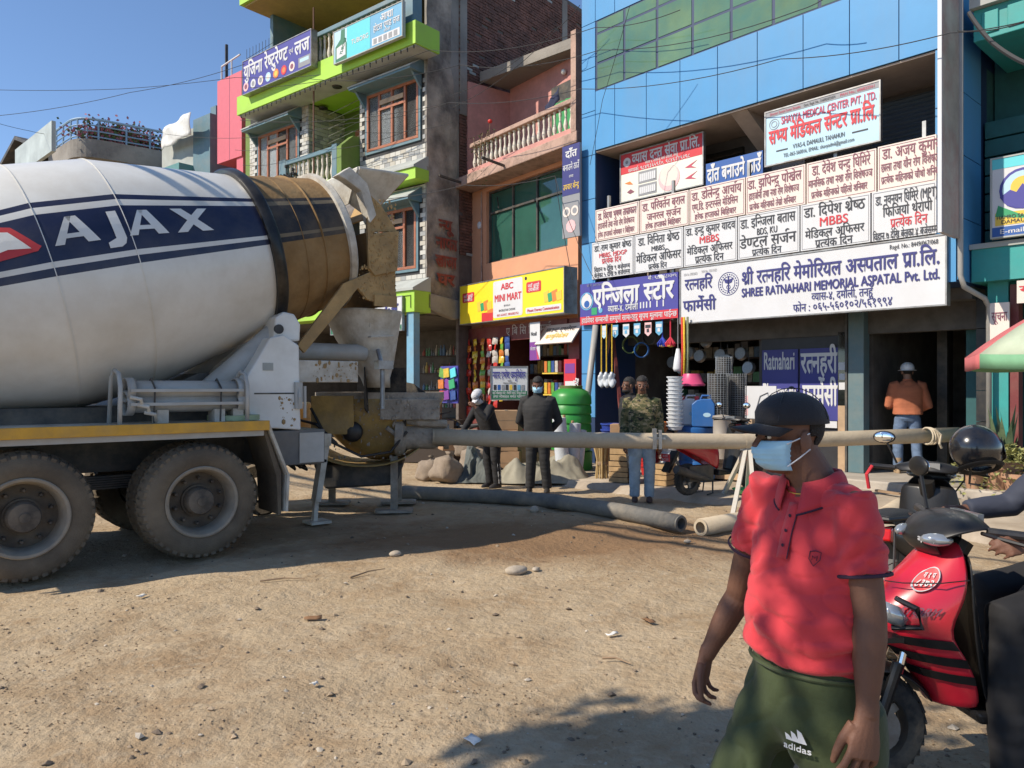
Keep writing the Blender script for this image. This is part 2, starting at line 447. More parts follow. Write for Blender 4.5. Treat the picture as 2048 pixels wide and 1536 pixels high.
M['slab'] = mat('dusty_pavement', (.40, .33, .25), .9, var=.25, vscale=2.5, bump=.5, bscale=14, dirt=(.24, .18, .12), damt=.6, dscale=1.6)
def strip(fr, x0, x1, ya, yb, z0, z1, seed, step=.35):
    """pavement slab with a worn, uneven outer edge"""
    r = random.Random(seed); b = MB(); xs = [x0 + (x1 - x0) * i / int((x1 - x0) / step) for i in range(int((x1 - x0) / step) + 1)]
    off = [r.uniform(-.14, .1) for _ in xs]
    rows = [[fr.w(x, ya - .16 + o, -.05) for x, o in zip(xs, off)], [fr.w(x, ya + o, z0) for x, o in zip(xs, off)],
            [fr.w(x, (ya + yb) / 2, (z0 + z1) / 2) for x in xs], [fr.w(x, yb, z1) for x in xs]]
    return b.grid(rows)
struct(strip(HB, -6.2, 7.0, -3.05, .0, .07, .12, 3).obj('pavement', 'slab', smooth=40))
M['plinth'] = mat('entrance_concrete', (.42, .37, .31), .85, var=.2, vscale=3, bump=.3, bscale=20, dirt=(.2, .16, .12), damt=.5)
b = MB(); b.X = Matrix.Translation((HB.P[0], HB.P[1], 0)) @ Matrix.Rotation(HB.rz, 4, 'Z')
b.box(-2.6, 2.3, -.95, 4.0, .02, .24); b.box(-5.0, -2.6, -.35, 4, .02, .235)
struct(b.obj('entrance_plinth', 'plinth', bevel=.02))
# loose stones: too many to count, one object; the few big ones are things
def stone(b, p, s, r):
    X = Matrix.Translation(p) @ Matrix.Rotation(r.uniform(0, 6.3), 4, 'Z') @ Matrix.Rotation(r.uniform(-.4, .4), 4, 'X')
    vs = [Vector((0, 0, -.6)), Vector((0, 0, .62))] + [Vector((math.cos(t) * r.uniform(.8, 1.25), math.sin(t) * r.uniform(.6, 1.0), r.uniform(-.25, .3))) for t in [k * math.pi / 3 + r.uniform(-.2, .2) for k in range(6)]]
    b.add([X @ (q * s) for q in vs], [(1, 2 + k, 2 + (k + 1) % 6) for k in range(6)] + [(0, 2 + (k + 1) % 6, 2 + k) for k in range(6)])
M['pebble'] = mat('pebble', (.36, .27, .18), .9, var=.5, vscale=1.7)
r = random.Random(11); b = MB()
for i in range(4500):
    y = 2.6 + 10.5 * r.random() ** 1.5; x = r.uniform(-.75, .72) * y
    k = r.random()
    if mnoise.noise(Vector((x * .7, y * .7, 3))) < .05 and k < .85: continue
    s = .005 + .010 * k * k + (.014 * r.random() if k > .95 else 0)
    stone(b, (x, y, hgt(x, y) + s * .2), s, r)
r2 = random.Random(5); b.m = [m_ for k in range(len(b.f) // 12) for m_ in [r2.choice((0, 0, 0, 1, 1, 1, 0, 2))] * 12]
M['pebble_dark'] = mat('pebble_dark', (.16, .12, .085), .9, var=.4, vscale=2); M['pebble_pale'] = mat('pebble_pale', (.46, .40, .32), .9, var=.3, vscale=2)
cl = MB()     # crumbs of trodden soil in drifts
for i in range(15000):
    y = 2.7 + 7.5 * r.random() ** 1.4; x = r.uniform(-.72, .6) * y
    if mnoise.noise(Vector((x * .9 + 9, y * .9, 1))) < .08 + .25 * r.random(): continue
    s = .0025 + .006 * r.random() ** 2; stone(cl, (x, y, hgt(x, y) + s * .3), s, r)
M['crumb'] = mat('soil_crumb', (.27, .185, .11), .95, var=.5, vscale=1.3)
stuff(tag(cl.obj('soil_crumbs', 'crumb'), 'brown crumbs of trodden soil lying in drifts on the road', 'soil'))
stuff(tag(b.obj('gravel', ['pebble', 'pebble_dark', 'pebble_pale']), 'loose small gravel scattered over the dirt road', 'gravel'))
M['riverstone'] = mat('river_stone', (.42, .35, .27), .85, var=.25, vscale=14, bump=.2)
def big_stone(px, py, s, label, seed):
    p = gnd(px, py); r = random.Random(seed); b = MB()
    b.ball((0, 0, s[2] * .55), s, 14)
    b.v = [tuple(Vector(q) * (1 + .13 * mnoise.noise(Vector(q) * 9 + Vector((seed, 0, 0))))) for q in b.v]
    o = b.obj('stone', 'riverstone', smooth=True); o.location = p; o.rotation_euler.z = r.uniform(0, 3)
    tag(o, label, 'stone')
big_stone(1033, 1146, (.105, .07, .045), 'flat brown river stone lying alone in the middle of the road', 1)
big_stone(1072, 1141, (.035, .05, .02), 'small grey stone just right of the flat brown river stone', 2)
big_stone(790, 1111, (.06, .05, .03), 'pale round stone on the road right of the rear truck wheel', 3)
big_stone(1069, 1023, (.07, .05, .05), 'pinkish stone just in front of the long grey pipe', 4)
big_stone(1375, 1085, (.03, .04, .02), 'small pale stone near the open end of the long pipe', 5)
# litter
M['paper'] = mat('scrap_paper', (.7, .68, .64), .8); M['leaf'] = mat('dry_leaf', (.25, .13, .06), .8, var=.3); M['stick'] = mat('dry_stick', (.3, .2, .12), .85, var=.3)
def scrap(px, py, sx, sy, m, label, rz):
    p = gnd(px, py); b = MB(); r = random.Random(px)
    b.grid([[((i - 1.5) * sx / 3, (j - 1.5) * sy / 3, r.uniform(0, .02) + .012) for i in range(4)] for j in range(4)])
    o = b.obj('litter', m, smooth=True, solid=.0015); o.location = (p.x, p.y, hgt(p.x, p.y)); o.rotation_euler.z = rz; tag(o, label, 'litter')
scrap(1225, 1268, .09, .035, 'paper', 'crumpled white paper scrap right of centre on the road', .4)
scrap(283, 1196, .08, .03, 'paper', 'white paper scrap on the road below the rear truck wheels', 1.2)
scrap(626, 1237, .12, .04, 'leaf', 'dry brown leaf lying on open road at centre left', .2)
scrap(628, 1372, .04, .03, 'paper', 'tiny white scrap in the lower centre of the road', .9)
scrap(1297, 1240, .11, .05, 'leaf', 'dark dry leaf to the right of the road centre', 2)
scrap(945, 1488, .07, .05, 'paper', 'grey scrap lying in the tree shadow at the bottom', 2.4)
scrap(935, 940, .16, .07, 'paper', 'white plastic scrap by the sacks near the man in the white cap', .5)
scrap(885, 958, .17, .06, 'paper', 'pale flat scrap on the ground below the pump outlet', .2)
for k, (a, c, lab) in enumerate([((700, 1158), (770, 1140), 'thin dry twig beside the truck shadow edge'), ((1205, 1320), (1262, 1332), 'short dry twig on the road right of centre'), ((520, 1165), (610, 1160), 'long thin twig in front of the rear tyre')]):
    A = gnd(*a); C = gnd(*c); mid = (A + C) / 2 + Vector((0, .03, .02))
    tag(MB().tube([A + Vector((0, 0, .012)), mid, C + Vector((0, 0, .012))], [.008, .006, .003], 6).obj('twig', 'stick'), lab, 'twig')
# ------------------------------------------------------------ shared building pieces
def window(parent, x0, x1, z0, z1, y, cols, frame='wood', pane='pane_pale', rail=None, fw=.07, deep=.1, curtain=None):
    """frame > pane for each light; cols are fractions where mullions stand, rail a transom fraction"""
    b = MB(); xs = [x0] + [x0 + (x1 - x0) * c for c in cols] + [x1]
    b.box(x0, x1, y - .02, y + deep, z0, z0 + fw); b.box(x0, x1, y - .02, y + deep, z1 - fw, z1)
    for i, x in enumerate(xs):
        a = x if i == 0 else (x - fw if i == len(xs) - 1 else x - fw / 2)
        b.box(a, a + fw, y - .022, y + deep, z0 + fw, z1 - fw)
    fr = b.obj('window', frame, parent, bevel=.006)
    for i in range(len(xs) - 1):
        zr = z0 + (z1 - z0) * rail if rail else z1 - fw
        spans = [(z0 + fw, zr)] + ([(zr + fw, z1 - fw)] if rail else [])
        if rail: MB().box(xs[i] + fw * .5, xs[i + 1] - fw * .5, y - .018, y + deep, zr, zr + fw).obj('transom', frame, fr)
        for a, c in spans:
            MB().box(xs[i] + fw * .5, xs[i + 1] - fw * .5, y + .03, y + .036, a, c).obj('pane', pane, fr)
    return fr
M['pane_pale'] = mat('curtained_glass', (.52, .57, .58), .3, var=.18, vscale=4, spec=.4)
M['pane_green'] = mat('green_tinted_glass', (.03, .10, .075), .05, spec=.9, var=.2, vscale=1.5)
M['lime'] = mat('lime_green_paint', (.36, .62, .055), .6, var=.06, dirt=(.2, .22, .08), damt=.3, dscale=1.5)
M['lime_dark'] = mat('shaded_lime_paint', (.14, .22, .035), .7, var=.1, dirt=(.1, .1, .05), damt=.3)  # lime paint with shade put into the colour for side and recess walls
M['teal_trim'] = mat('blue_grey_trim', (.10, .19, .23), .55, var=.1, dirt=DUST, damt=.25)
M['pale_trim'] = mat('weathered_ledge', (.42, .44, .41), .8, var=.2, dirt=(.15, .14, .12), damt=.4, dscale=3)
M['mortar'] = mat('dark_mortar', (.045, .045, .045), .9)
M['tile_a'] = mat('ivory_wall_tile', (.54, .52, .46), .45, var=.1, vscale=3)
M['tile_b'] = mat('cream_wall_tile', (.47, .43, .35), .45, var=.1, vscale=3)
M['tile_c'] = mat('grey_wall_tile', (.31, .31, .295), .5, var=.1, vscale=3)
M['yellow_wall'] = mat('ochre_wall', (.42, .29, .10), .8, var=.12, dirt=(.2, .15, .08), damt=.3)
M['baluster'] = mat('cream_baluster', (.66, .6, .5), .7, var=.1, dirt=(.25, .2, .15), damt=.35, dscale=6)
M['plaster'] = mat('stained_plaster', (.40, .34, .28), .95, var=.35, vscale=1.6, bump=1.0, bscale=9, dirt=(.05, .042, .038), damt=.9, dscale=.9)
M['brick'] = mat('old_brick', (.20, .095, .07), .95, var=.5, vscale=5, dirt=(.05, .04, .035), damt=.6, dscale=2)
M['brick_mortar'] = mat('brick_mortar', (.14, .115, .1), .95, var=.3)
BAL_PROF = [(.045, 0), (.045, .05), (.028, .06), (.034, .1), (.058, .2), (.06, .26), (.04, .38), (.026, .46), (.03, .5), (.024, .52), (.036, .6), (.04, .66), (.026, .74), (.046, .76), (.046, .8)]
def balustrade(parent, x0, x1, z0, z1, y, n, rail='teal_trim', baluster='baluster', rail_h=.12, base_h=.0, s=1.0):
    h = z1 - z0 - rail_h - base_h
    MB().box(x0, x1, y - .1, y + .1, z1 - rail_h, z1).obj('handrail', rail, parent, bevel=.015)
    me = MB().lathe([(r_ * s, z * h / .8) for r_, z in BAL_PROF], 10).mesh('baluster', baluster, True)
    for i in range(n):
        o = link('baluster', me, parent); o.location = (x0 + (x1 - x0) * (i + .5) / n, y, z0 + base_h)
# ------------------------------------------------------------ green building
gb = thing('lodge_building', 'lime green lodge building with ivory brick tiles, brown windows and balconies', 'building', (GB.P[0], GB.P[1], 0), GB.rz)
XL = -7.75
b = MB()
b.box(-4.75, -2.5, 1.3, 1.5, 3.9, 10)            # recess back wall
b.box(XL, -4.75, .02, 6, 3.9, 10.0); b.box(-2.5, -.02, .02, 6, 3.9, 10.0)
b.obj('wall', 'mortar', gb)
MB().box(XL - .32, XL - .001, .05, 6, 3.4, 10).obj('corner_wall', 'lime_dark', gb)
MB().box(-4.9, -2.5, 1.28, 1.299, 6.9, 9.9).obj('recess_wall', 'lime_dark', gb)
# fascias, slabs
b = MB(); b.box(-7.15, .5, -.8, -.0, 9.66, 10.2); b.box(-4.75, -2.5, -.0, 1.3, 9.7, 10.2); b.obj('fascia', 'lime', gb)
MB().box(-7.1, .45, -.75, -.03, 9.63, 9.659).obj('soffit', 'pale_trim', gb)
b = MB(); b.box(-6.6, -.1, -1.05, 1.6, 12.66, 13.1); b.obj('roof_slab', 'lime', gb)
MB().box(-6.5, -.15, -.95, 1.55, 12.6, 12.659).obj('ceiling', 'yellow_wall', gb)
MB().box(-6.3, -.03, 1.6, 6, 10.21, 13.3).obj('upper_wall', 'yellow_wall', gb)
MB().box(-5.55, -4.2, 1.57, 1.6, 10.6, 12.2).obj('upper_window', 'glass_dark', gb)
MB().box(-2.3, -.9, 1.57, 1.6, 10.4, 12.4).obj('upper_window', 'glass_dark', gb)
MB().box(-6.35, -6.2, -.2, 1.6, 10.21, 12.6).obj('post', 'teal_trim', gb)
MB().box(.02, .3, -.7, -.4, 10.21, 12.6).obj('post', 'teal_trim', gb)
balustrade(gb, -6.9, .0, 10.2, 11.05, -.62, 36, base_h=.0)
# window grille at the left of the top floor
b = MB()
for k in range(9):
    b.tube([(-7.6 + .0, -.2, 10.3 + .17 * k), (-6.2, -.2, 10.3 + .17 * k + .1)], .008, 4, False); b.tube([(-7.6 + .17 * k, -.2, 10.3), (-7.6 + .17 * k, -.2, 11.95)], .008, 4, False)
b.obj('grille', 'dark_steel', gb)
# bays: pieces of tile
TW, TH = .2, .116
def tiles(x0, x1, z0, z1, holes, y, single, seed, xplane=None):
    r = random.Random(seed); j = MB(); mats = ['tile_a', 'tile_b', 'tile_c']
    mesh = getattr(tiles, 'mesh', None)
    if mesh is None: mesh = tiles.mesh = [MB().box(.006, TW - .006, -.022, 0, .006, TH - .006).mesh('tile', k) for k in mats]
    row = 0; z = z0; n = 0
    while z < z1 - .05:
        x = x0 - (TW / 2 if row % 2 else 0)
        while x < x1 - .01:
            a, c = max(x, x0), min(x + TW, x1)
            if c - a > .03 and not any(a < h[1] and c > h[0] and z < h[3] and z + TH > h[2] for h in holes):
                k = r.choices((0, 1, 2), (.52, .26, .22))[0]; d = r.uniform(-.004, .004)
                if single:
                    o = link('tile', mesh[k], gb); o.location = (a, y + d, z); o.scale.x = (c - a) / TW
                elif xplane is None: j.box(a + .006, c - .006, y - .022 + d, y, z + .006, z + TH - .006, k)
                else: j.box(xplane - .0, xplane + .02 + d, a + .006, c - .006, z + .006, z + TH - .006, k)
            x += TW
        z += TH; row += 1
    if not single: stuff(j.obj('tile_field', mats, gb))
W2, W1, W3 = (-2.17, -.22, 7.78, 9.26), (-7.25, -5.25, 7.8, 9.24), (-2.05, -.3, 4.55, 6.1)
tiles(-2.48, .02, 7.25, 9.62, [(W2[0] - .08, W2[1] + .08, W2[2] - .08, W2[3] + .08)], .015, True, 1)
tiles(-2.48, .02, 4.28, 6.6, [(W3[0] - .08, W3[1] + .08, W3[2] - .08, W3[3] + .08)], .015, True, 2)
tiles(XL, -4.77, 7.0, 9.62, [(W1[0] - .08, W1[1] + .08, W1[2] - .08, W1[3] + .08)], .015, False, 3)
tiles(.0, 1.28, 7.0, 9.62, [], 0, False, 4, xplane=-4.76)
tiles(XL, -4.77, 4.3, 6.6, [], .015, False, 5)
for (x0, x1, z0, z1) in (W2, W1, W3):
    b = MB(); e = .07
    b.box(x0 - e, x1 + e, -.02, .04, z0 - e, z0 - .001); b.box(x0 - e, x1 + e, -.02, .04, z1 + .001, z1 + e); b.box(x0 - e, x0 - .001, -.021, .04, z0 - .001, z1 + .001); b.box(x1 + .001, x1 + e, -.021, .04, z0 - .001, z1 + .001)
    b.obj('window_surround', 'teal_trim', gb)
    w = x1 - x0
    fr = window(gb, x0, x1, z0, z1, -.01, [.25, .5, .75], deep=.06)
    MB().box(x0 + w * .27, x0 + w * .73, -.045, -.031, z1 - .36, z1 - .24).obj('transom', 'ply', fr)
    MB().box(x0 + w * .24, x0 + w * .76, -.04, -.03, z1 - .5, z1 - .44).obj('transom', 'wood', fr)
    # sloping hood
    b = MB(); b.prism([(-.48, z1 + .13), (-.48, z1 + .06), (0.0, z1 + .06), (0.0, z1 + .42), (-.06, z1 + .42)], x0 - .2, x1 + .2, 'x'); hd = b.obj('hood', 'teal_trim', gb, bevel=.01)
    b = MB(); b.prism([(-.5, z1 + .145), (-.5, z1 + .115), (-.06, z1 + .415), (-.04, z1 + .45)], x0 - .22, x1 + .22, 'x'); b.obj('hood_top', 'pale_trim', hd)
    for xx in (x0 - .12, x1 + .06):
        MB().prism([(-.34, z1 + .058), (-.02, z1 + .058), (-.02, z1 - .3)], xx, xx + .06, 'x').obj('bracket', 'teal_trim', hd)
# ledge under the upper right bay and green fascia
b = MB(); b.prism([(-.5, 6.95), (-.5, 6.9), (.0, 6.9), (.0, 7.24), (-.05, 7.24)], -2.55, .12, 'x'); b.obj('ledge', 'pale_trim', gb)
MB().box(-2.5, .14, -.46, .0, 6.62, 6.899).obj('fascia', 'lime', gb, bevel=.01)
MB().box(XL, -4.8, -.4, .0, 6.62, 6.98).obj('fascia', 'lime', gb, bevel=.01)
b = MB(); b.prism([(-.6, 3.98), (-.6, 3.92), (.0, 3.92), (.0, 4.27), (-.05, 4.27)], -4.7, .2, 'x'); b.obj('ledge', 'pale_trim', gb)
MB().box(-7.6, .2, -.55, .0, 3.4, 3.919).obj('fascia', 'lime', gb, bevel=.01)
b = MB(); b.tube([(-.2, -.56, 3.5), (-.2, -.56, 3.8), (.08, -.56, 3.8), (.08, -.56, 3.5)], .012, 6); b.obj('fascia_moulding', 'lime_dark', gb)
# balcony in the recess
MB().box(-5.3, -2.45, -.6, 1.3, 6.62, 7.1).obj('balcony_slab', 'lime', gb)
balustrade(gb, -4.98, -2.9, 7.1, 7.95, -.5, 10)
MB().box(-5.3, -4.98, -.6, -.4, 7.1, 8.0).obj('balcony_post', 'teal_trim', gb); MB().box(-2.9, -2.7, -.6, -.4, 7.1, 8.0).obj('balcony_post', 'teal_trim', gb)
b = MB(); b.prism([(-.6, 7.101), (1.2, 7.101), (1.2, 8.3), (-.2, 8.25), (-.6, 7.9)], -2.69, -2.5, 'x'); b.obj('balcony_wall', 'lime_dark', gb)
MB().box(-4.2, -3.2, 1.24, 1.279, 7.1, 9.1).obj('balcony_door', 'wood', gb)
MB().tube([(-3.75, -.55, 6.7), (-3.75, -.55, 11.9)], .022, 6).obj('pole', mat('rusty_pole', (.16, .08, .05), .8), gb)
b = MB()
for k in range(7): b.tube([(-3.7, -.1, 7.9 + .2 * k), (-2.6, .5, 8.4 + .2 * k)], .01, 4, False)
b.obj('clothes_line', 'steel', gb)
for k, (x, y) in enumerate([(-4.6, .4), (-3.0, -.35)]):
    MB().lathe([(0, 9.58), (.12, 9.6), (.14, 9.63)], 12, Matrix.Translation((x, y, 0))).obj('ceiling_light', 'black', gb)
b = MB()
r = random.Random(5)
for k in range(34):
    x = -7 + 7.4 * k / 33; b.tube([(x, -.76, 9.64), (x + .01, -.76, 9.55 + r.uniform(-.02, .02))], .016, 5)
b.obj('light_string', 'black', gb)
b = MB(); r = random.Random(6)
for k in range(60): b.ball((-4.75 + r.gauss(0, .12), -.66 + r.gauss(0, .06), 7.4 + r.gauss(0, .13)), r.uniform(.02, .06), 6)
b.obj('cable_tangle', 'wire', gb)
# right side wall: rough plaster pier in front, brickwork behind
rows = []
for i in range(70):
    z = 3.45 + 10 * i / 69
    e = 1.07 - (.0 if z < 8.6 else .22 * min(1, (z - 8.6)))
    rows.append([(.12 + .03 * mnoise.noise(Vector((0, y * 3, z * 3))) + .05 * max(0, mnoise.noise(Vector((7, y * 1.2, z * .9)))), y + .06 * mnoise.noise(Vector((3, 0, z * 2.3))) * (1 if k == 12 else 0), z) for k, y in enumerate([-.06 + e * q / 12 for q in range(13)])])
MB().grid(rows).obj('plaster_pier', 'plaster', gb, smooth=True)
b = MB(); b.box(-.019, .1, .0, 1.1, 3.4, 13.4); b.obj('pier_core', 'concrete', gb)
MB().box(-.0, .09, 1.1, 6.9, 0, 13.4).obj('side_wall', 'brick_mortar', gb)
j = MB(); r = random.Random(9); z = 5.0; row = 0
while z < 13.2:
    y = 1.12 - (.13 if row % 2 else 0)
    while y < 6.85:
        a = max(y, 1.1); d = r.uniform(-.006, .014); k = 1 if r.random() < .02 else 0
        if r.random() > .02: j.box(.085, .115 + d, a + .006, y + .244, z + .005, z + .068, k)
        y += .25
    z += .078; row += 1
stuff(j.obj('brickwork', ['brick', 'pale_trim'], gb))
for y in (1.12, 5.6): MB().box(.09, .14, y, y + .26, 8.6, 13.3).obj('concrete_column', 'concrete', gb, bevel=.01)
MB().prism([(-.1, 3.9), (1.5, 3.75), (1.45, 3.42), (.9, 3.3), (-.1, 3.5)], .0, .2, 'x').obj('concrete_beam', 'concrete', gb, bevel=.03)
# painted red wall lettering down the pier
M['red_letter'] = mat('faded_red_wall_paint', (.30, .055, .03), .9, var=.4, vscale=7, dirt=(.2, .15, .12), damt=.5, dscale=6)
for t, z, h, a, c in (('न्यू', 5.62, .26, .3, .75), ('नाफा', 5.17, .26, .2, .95), ('खाजा', 4.72, .27, .18, .92), ('घर', 4.27, .26, .25, .85)):
    t_ = MB(); text_into(t_, t, a, c, z, h, 0, .09)
    b = MB(); b.add([(.185 + q[1] * -2, q[0], q[2]) for q in t_.v], t_.f); b.obj('painted_lettering', 'red_letter', gb)
# ground floor: dark open shop
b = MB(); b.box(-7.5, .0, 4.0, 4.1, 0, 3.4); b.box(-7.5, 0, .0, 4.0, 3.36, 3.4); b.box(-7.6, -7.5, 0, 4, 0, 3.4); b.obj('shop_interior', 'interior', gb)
MB().box(-.12, .12, -.5, -.3, 0, 3.4).obj('shop_pillar', mat('sky_blue_paint', (.16, .36, .5), .6, var=.1, dirt=DUST, damt=.3), gb)
M['dark_shelf'] = mat('dark_shelf', (.05, .035, .025), .8)
r = random.Random(4)
for k in range(4):
    MB().box(-3.0, -.4, 3.6, 3.95, .6 + .55 * k, .64 + .55 * k).obj('shelf', 'dark_shelf', gb)
# ------------------------------------------------------------ pink building with the small shop
M['salmon'] = mat('salmon_wall', (.62, .30, .17), .8, var=.08, dirt=(.35, .2, .14), damt=.3, dscale=1.5)
M['pinkwall'] = mat('pink_wall', (.58, .27, .23), .85, var=.12, dirt=(.3, .16, .14), damt=.4)
M['ledge_stained'] = mat('stained_pink_ledge', (.50, .33, .26), .9, var=.2, vscale=4, bump=.4, bscale=14, dirt=(.12, .09, .07), damt=.8, dscale=4)
M['darkred'] = mat('dark_red_paint', (.16, .025, .025), .6, var=.15, dirt=DUST, damt=.2)
pk = thing('shop_building', 'narrow pink building with green glass window and balustraded balcony above a small shop', 'building', (PK.P[0], PK.P[1], 0), PK.rz)
WX0, WX1, WZ0, WZ1 = -3.36, -.2, 4.73, 6.56
b = MB(); b.box(-4.1, WX0, 0, .3, 3.1, 6.66); b.box(WX1, .15, 0, .3, 3.1, 6.66); b.box(WX0, WX1, 0, .3, 3.1, WZ0); b.box(WX0, WX1, 0, .3, WZ1, 6.66); b.obj('wall', 'salmon', pk)
MB().box(WX0 - .02, WX1, .5, .55, WZ0, WZ1).obj('window_backing', 'interior', pk)
fr = window(pk, WX0, WX1, WZ0, WZ1, .1, [.32, .62], frame='dark_steel', pane='pane_green', rail=.68, fw=.05, deep=.05)
MB().tube([(-2.95, .05, 6.35), (-2.85, .02, 6.05)], .015, 6).obj('window_stay', 'black', fr)
MB().box(-4.15, .8, -.62, .3, 6.66, 6.9).obj('balcony_slab', 'ledge_stained', pk, bevel=.02)
MB().box(-3.3, .72, -.6, -.45, 6.9, 7.0).obj('balcony_kerb', 'pinkwall', pk)
balustrade(pk, -3.2, .62, 6.98, 7.62, -.52, 21, rail='ledge_stained', rail_h=.1, s=.85, baluster='baluster')
b = MB(); b.box(.62, .78, -.62, -.42, 6.9, 9.0); b.obj('balcony_post', 'ledge_stained', pk)
b = MB(); b.box(-3.9, .15, 1.15, 1.3, 6.9, 9.6); b.obj('balcony_back_wall', 'pinkwall', pk); MB().box(-4.1, -3.9, -.2, 1.3, 6.9, 9.5).obj('balcony_side_wall', 'pinkwall', pk)
MB().box(-2.1, -.35, 1.1, 1.149, 7.0, 9.05).obj('balcony_door_frame', 'dark_steel', pk)
b = MB(); n = 40
b.grid([[(-2.0 + 1.6 * i / n, 1.06 + .02 * math.sin(i * 1.3), z) for i in range(n + 1)] for z in (7.05, 8.6)]); b.obj('curtain', mat('green_curtain', (.05, .3, .10), .8), pk, smooth=True)
MB().ball((-1.6, 1.08, 9.3), .07, 10).obj('wall_lamp', mat('lamp_glass', (.8, .78, .7), .3), pk)
b = MB(); A = PK; 
sl = [(-3.95, .2), (-.6, .9), (.15, .9), (.15, 5), (-4.1, 5)]
b.prism(sl, 9.6, 9.85, 'z'); b.obj('roof_slab', 'concrete', pk)
MB().bar((-1.1, .9, 9.5), (-.55, 1.14, 9.45), .08, .1).obj('beam', 'concrete', pk)
for x in (-3.6, -1.75):
    MB().bar((x, -.6, 6.75), (x + .15, -1.35, 6.78), .05, .05).obj('iron_bracket', 'dark_steel', pk)
b = MB(); b.box(-4.35, -3.6, -.12, .3, 0, 3.1); b.obj('shop_pillar', 'darkred', pk); MB().box(-.05, .3, -.1, .3, 0, 3.1).obj('shop_pillar', 'darkred', pk)
b = MB(); b.box(-3.6, -.05, 2.4, 2.5, 0, 3.1); b.box(-3.6, -.05, -.1, 2.4, 3.0, 3.1); b.box(-3.62, -3.6, .3, 2.4, 0, 3.1); b.obj('shop_interior', mat('shop_interior_red', (.12, .035, .03), .8, var=.3), pk)
MB().box(-3.6, -.05, -.14, -.1, 2.72, 3.1).obj('lintel', 'darkred', pk)
b = MB(); text_into(b, 'ए बि सि मिनिमार्ट', -2.3, -.6, 2.93, .17, -.15, .02); b.obj('lintel_lettering', mat('dull_white_paint', (.5, .42, .38), .7), pk)
MB().tube([(-3.55, -.02, 6.6), (-3.5, -.05, 3.1)], .02, 6).obj('pipe', 'ledge_stained', pk); MB().ball((-3.62, -.04, 5.75), (.08, .04, .1), 10).obj('wall_vent', 'white', pk)
# potted creeper on the balcony ledge
r = random.Random(21); pot = thing('balcony_plant', 'trailing green creeper with a red flower on the pink balcony rail', 'plant', PK.w(-2.7, -.62, 7.0), PK.rz)
b = MB()
for k in range(230):
    x = r.gauss(.1, .3); z = r.uniform(-.55, .75) if r.random() < .45 else r.uniform(.3, .75); x *= 1 if z > .2 else .5
    d = Vector((r.uniform(-1, 1), r.uniform(-1, .2), r.uniform(-.6, .8))).normalized() * r.uniform(.03, .055); s_ = d.cross(Vector((0, 0, 1))).normalized() * .02
    p = Vector((x, r.uniform(-.1, .15), z)); b.add([p, p + d * .5 + s_, p + d, p + d * .5 - s_], [(0, 1, 2, 3)])
M['foliage'] = mat('leaf_green', (.07, .12, .03), .6, var=.4, vscale=20)
b.obj('leaves', 'foliage', pot)
b = MB(); [b.tube([(0, 0, 0), (x, -.05, .4), (x * 1.6, 0, .75)], .008, 4) for x in (-.2, .05, .2)]; b.tube([(.25, .05, .5), (.32, .05, .95)], .006, 4); b.obj('stem', 'stick', pot)
MB().ball((.32, .05, .97), (.06, .06, .05), 8).obj('flower', mat('red_petal', (.6, .03, .02), .6), pot)
# laundry
o = MB(); o.grid([[(x * .16, .03 * math.sin(x * 2 + z), -.12 * z + .1 * x) for x in range(6)] for z in range(5)])
lc = o.obj('hanging_cloth', mat('navy_cloth', (.02, .025, .06), .9), smooth=True, solid=.01); lc.location = PK.w(-.3, -.56, 7.72); lc.scale = (.6, .6, .55); lc.rotation_euler.z = PK.rz
tag(lc, 'dark navy cloth drying over the pink balcony handrail', 'cloth')

# ------------------------------------------------------------ blue hospital building
M['bluepanel'] = mat('blue_clad_panel', (.075, .27, .52), .5, var=.07, vscale=1.2, dirt=(.13, .24, .38), damt=.35, dscale=1.2, spec=.3, streak=.3)
M['joint'] = mat('panel_joint', (.01, .03, .09), .6)
M['limeglass'] = mat('green_reflective_glass', (.13, .21, .095), .07, var=.4, vscale=.55, spec=1.0, dirt=(.05, .16, .13), damt=.7, dscale=.8)  # dirt colour here is teal shade and reflections painted into the glass
M['cream_soffit'] = mat('cream_soffit', (.42, .34, .28), .8, var=.1, dirt=(.2, .16, .13), damt=.3)
M['tealpillar'] = mat('grey_teal_paint', (.09, .16, .18), .6, var=.1, dirt=DUST, damt=.25)
hb = thing('hospital_building', 'blue panelled hospital building with green glass band and shops at street level', 'building', (HB.P[0], HB.P[1], 0), HB.rz)
XA, XB = -5.06, 1.72
GZ0, GZ1, ZT = 7.39, 8.76, 11.2
b = MB(); b.box(XA, XB, -.96, 5, 6.25, ZT); b.box(1.45, XB, -.96, .3, 3.02, 6.25); b.box(XA, -4.72, -.96, .3, .1, 6.25); b.obj('wall', 'joint', hb)
xs = [XA, -4.7, -4.21, -3.46, -2.72, -1.96, -1.22, -.44, .28, .98, XB]
def panel(x0, x1, z0, z1, y=-.975, name='panel', m='bluepanel'):
    g = .007; MB().box(x0 + g, x1 - g, y, y + .03, z0 + g, z1 - g).obj(name, m, hb)
for i in range(len(xs) - 1):
    a, c = xs[i], xs[i + 1]
    if i == 0:
        for k in range(8): panel(a, c, 1.0 + .86 * k, 1.86 + .86 * k)
        panel(a, c, 7.88, 8.76); panel(a, c, 8.76, ZT)
        continue
    panel(a, c, 6.23, GZ0)
    panel(a, c, GZ1, 9.9); panel(a, c, 9.9, ZT)
for k in range(4): panel(1.45, XB, 3.02 + .8 * k, 3.82 + .8 * k)
for k in range(9):       # right return of the block
    g = .006; MB().box(XB + .0, XB + .012, -.95, .0, 3.05 + .86 * k + g, 3.91 + .86 * k - g).obj('panel', 'bluepanel', hb)
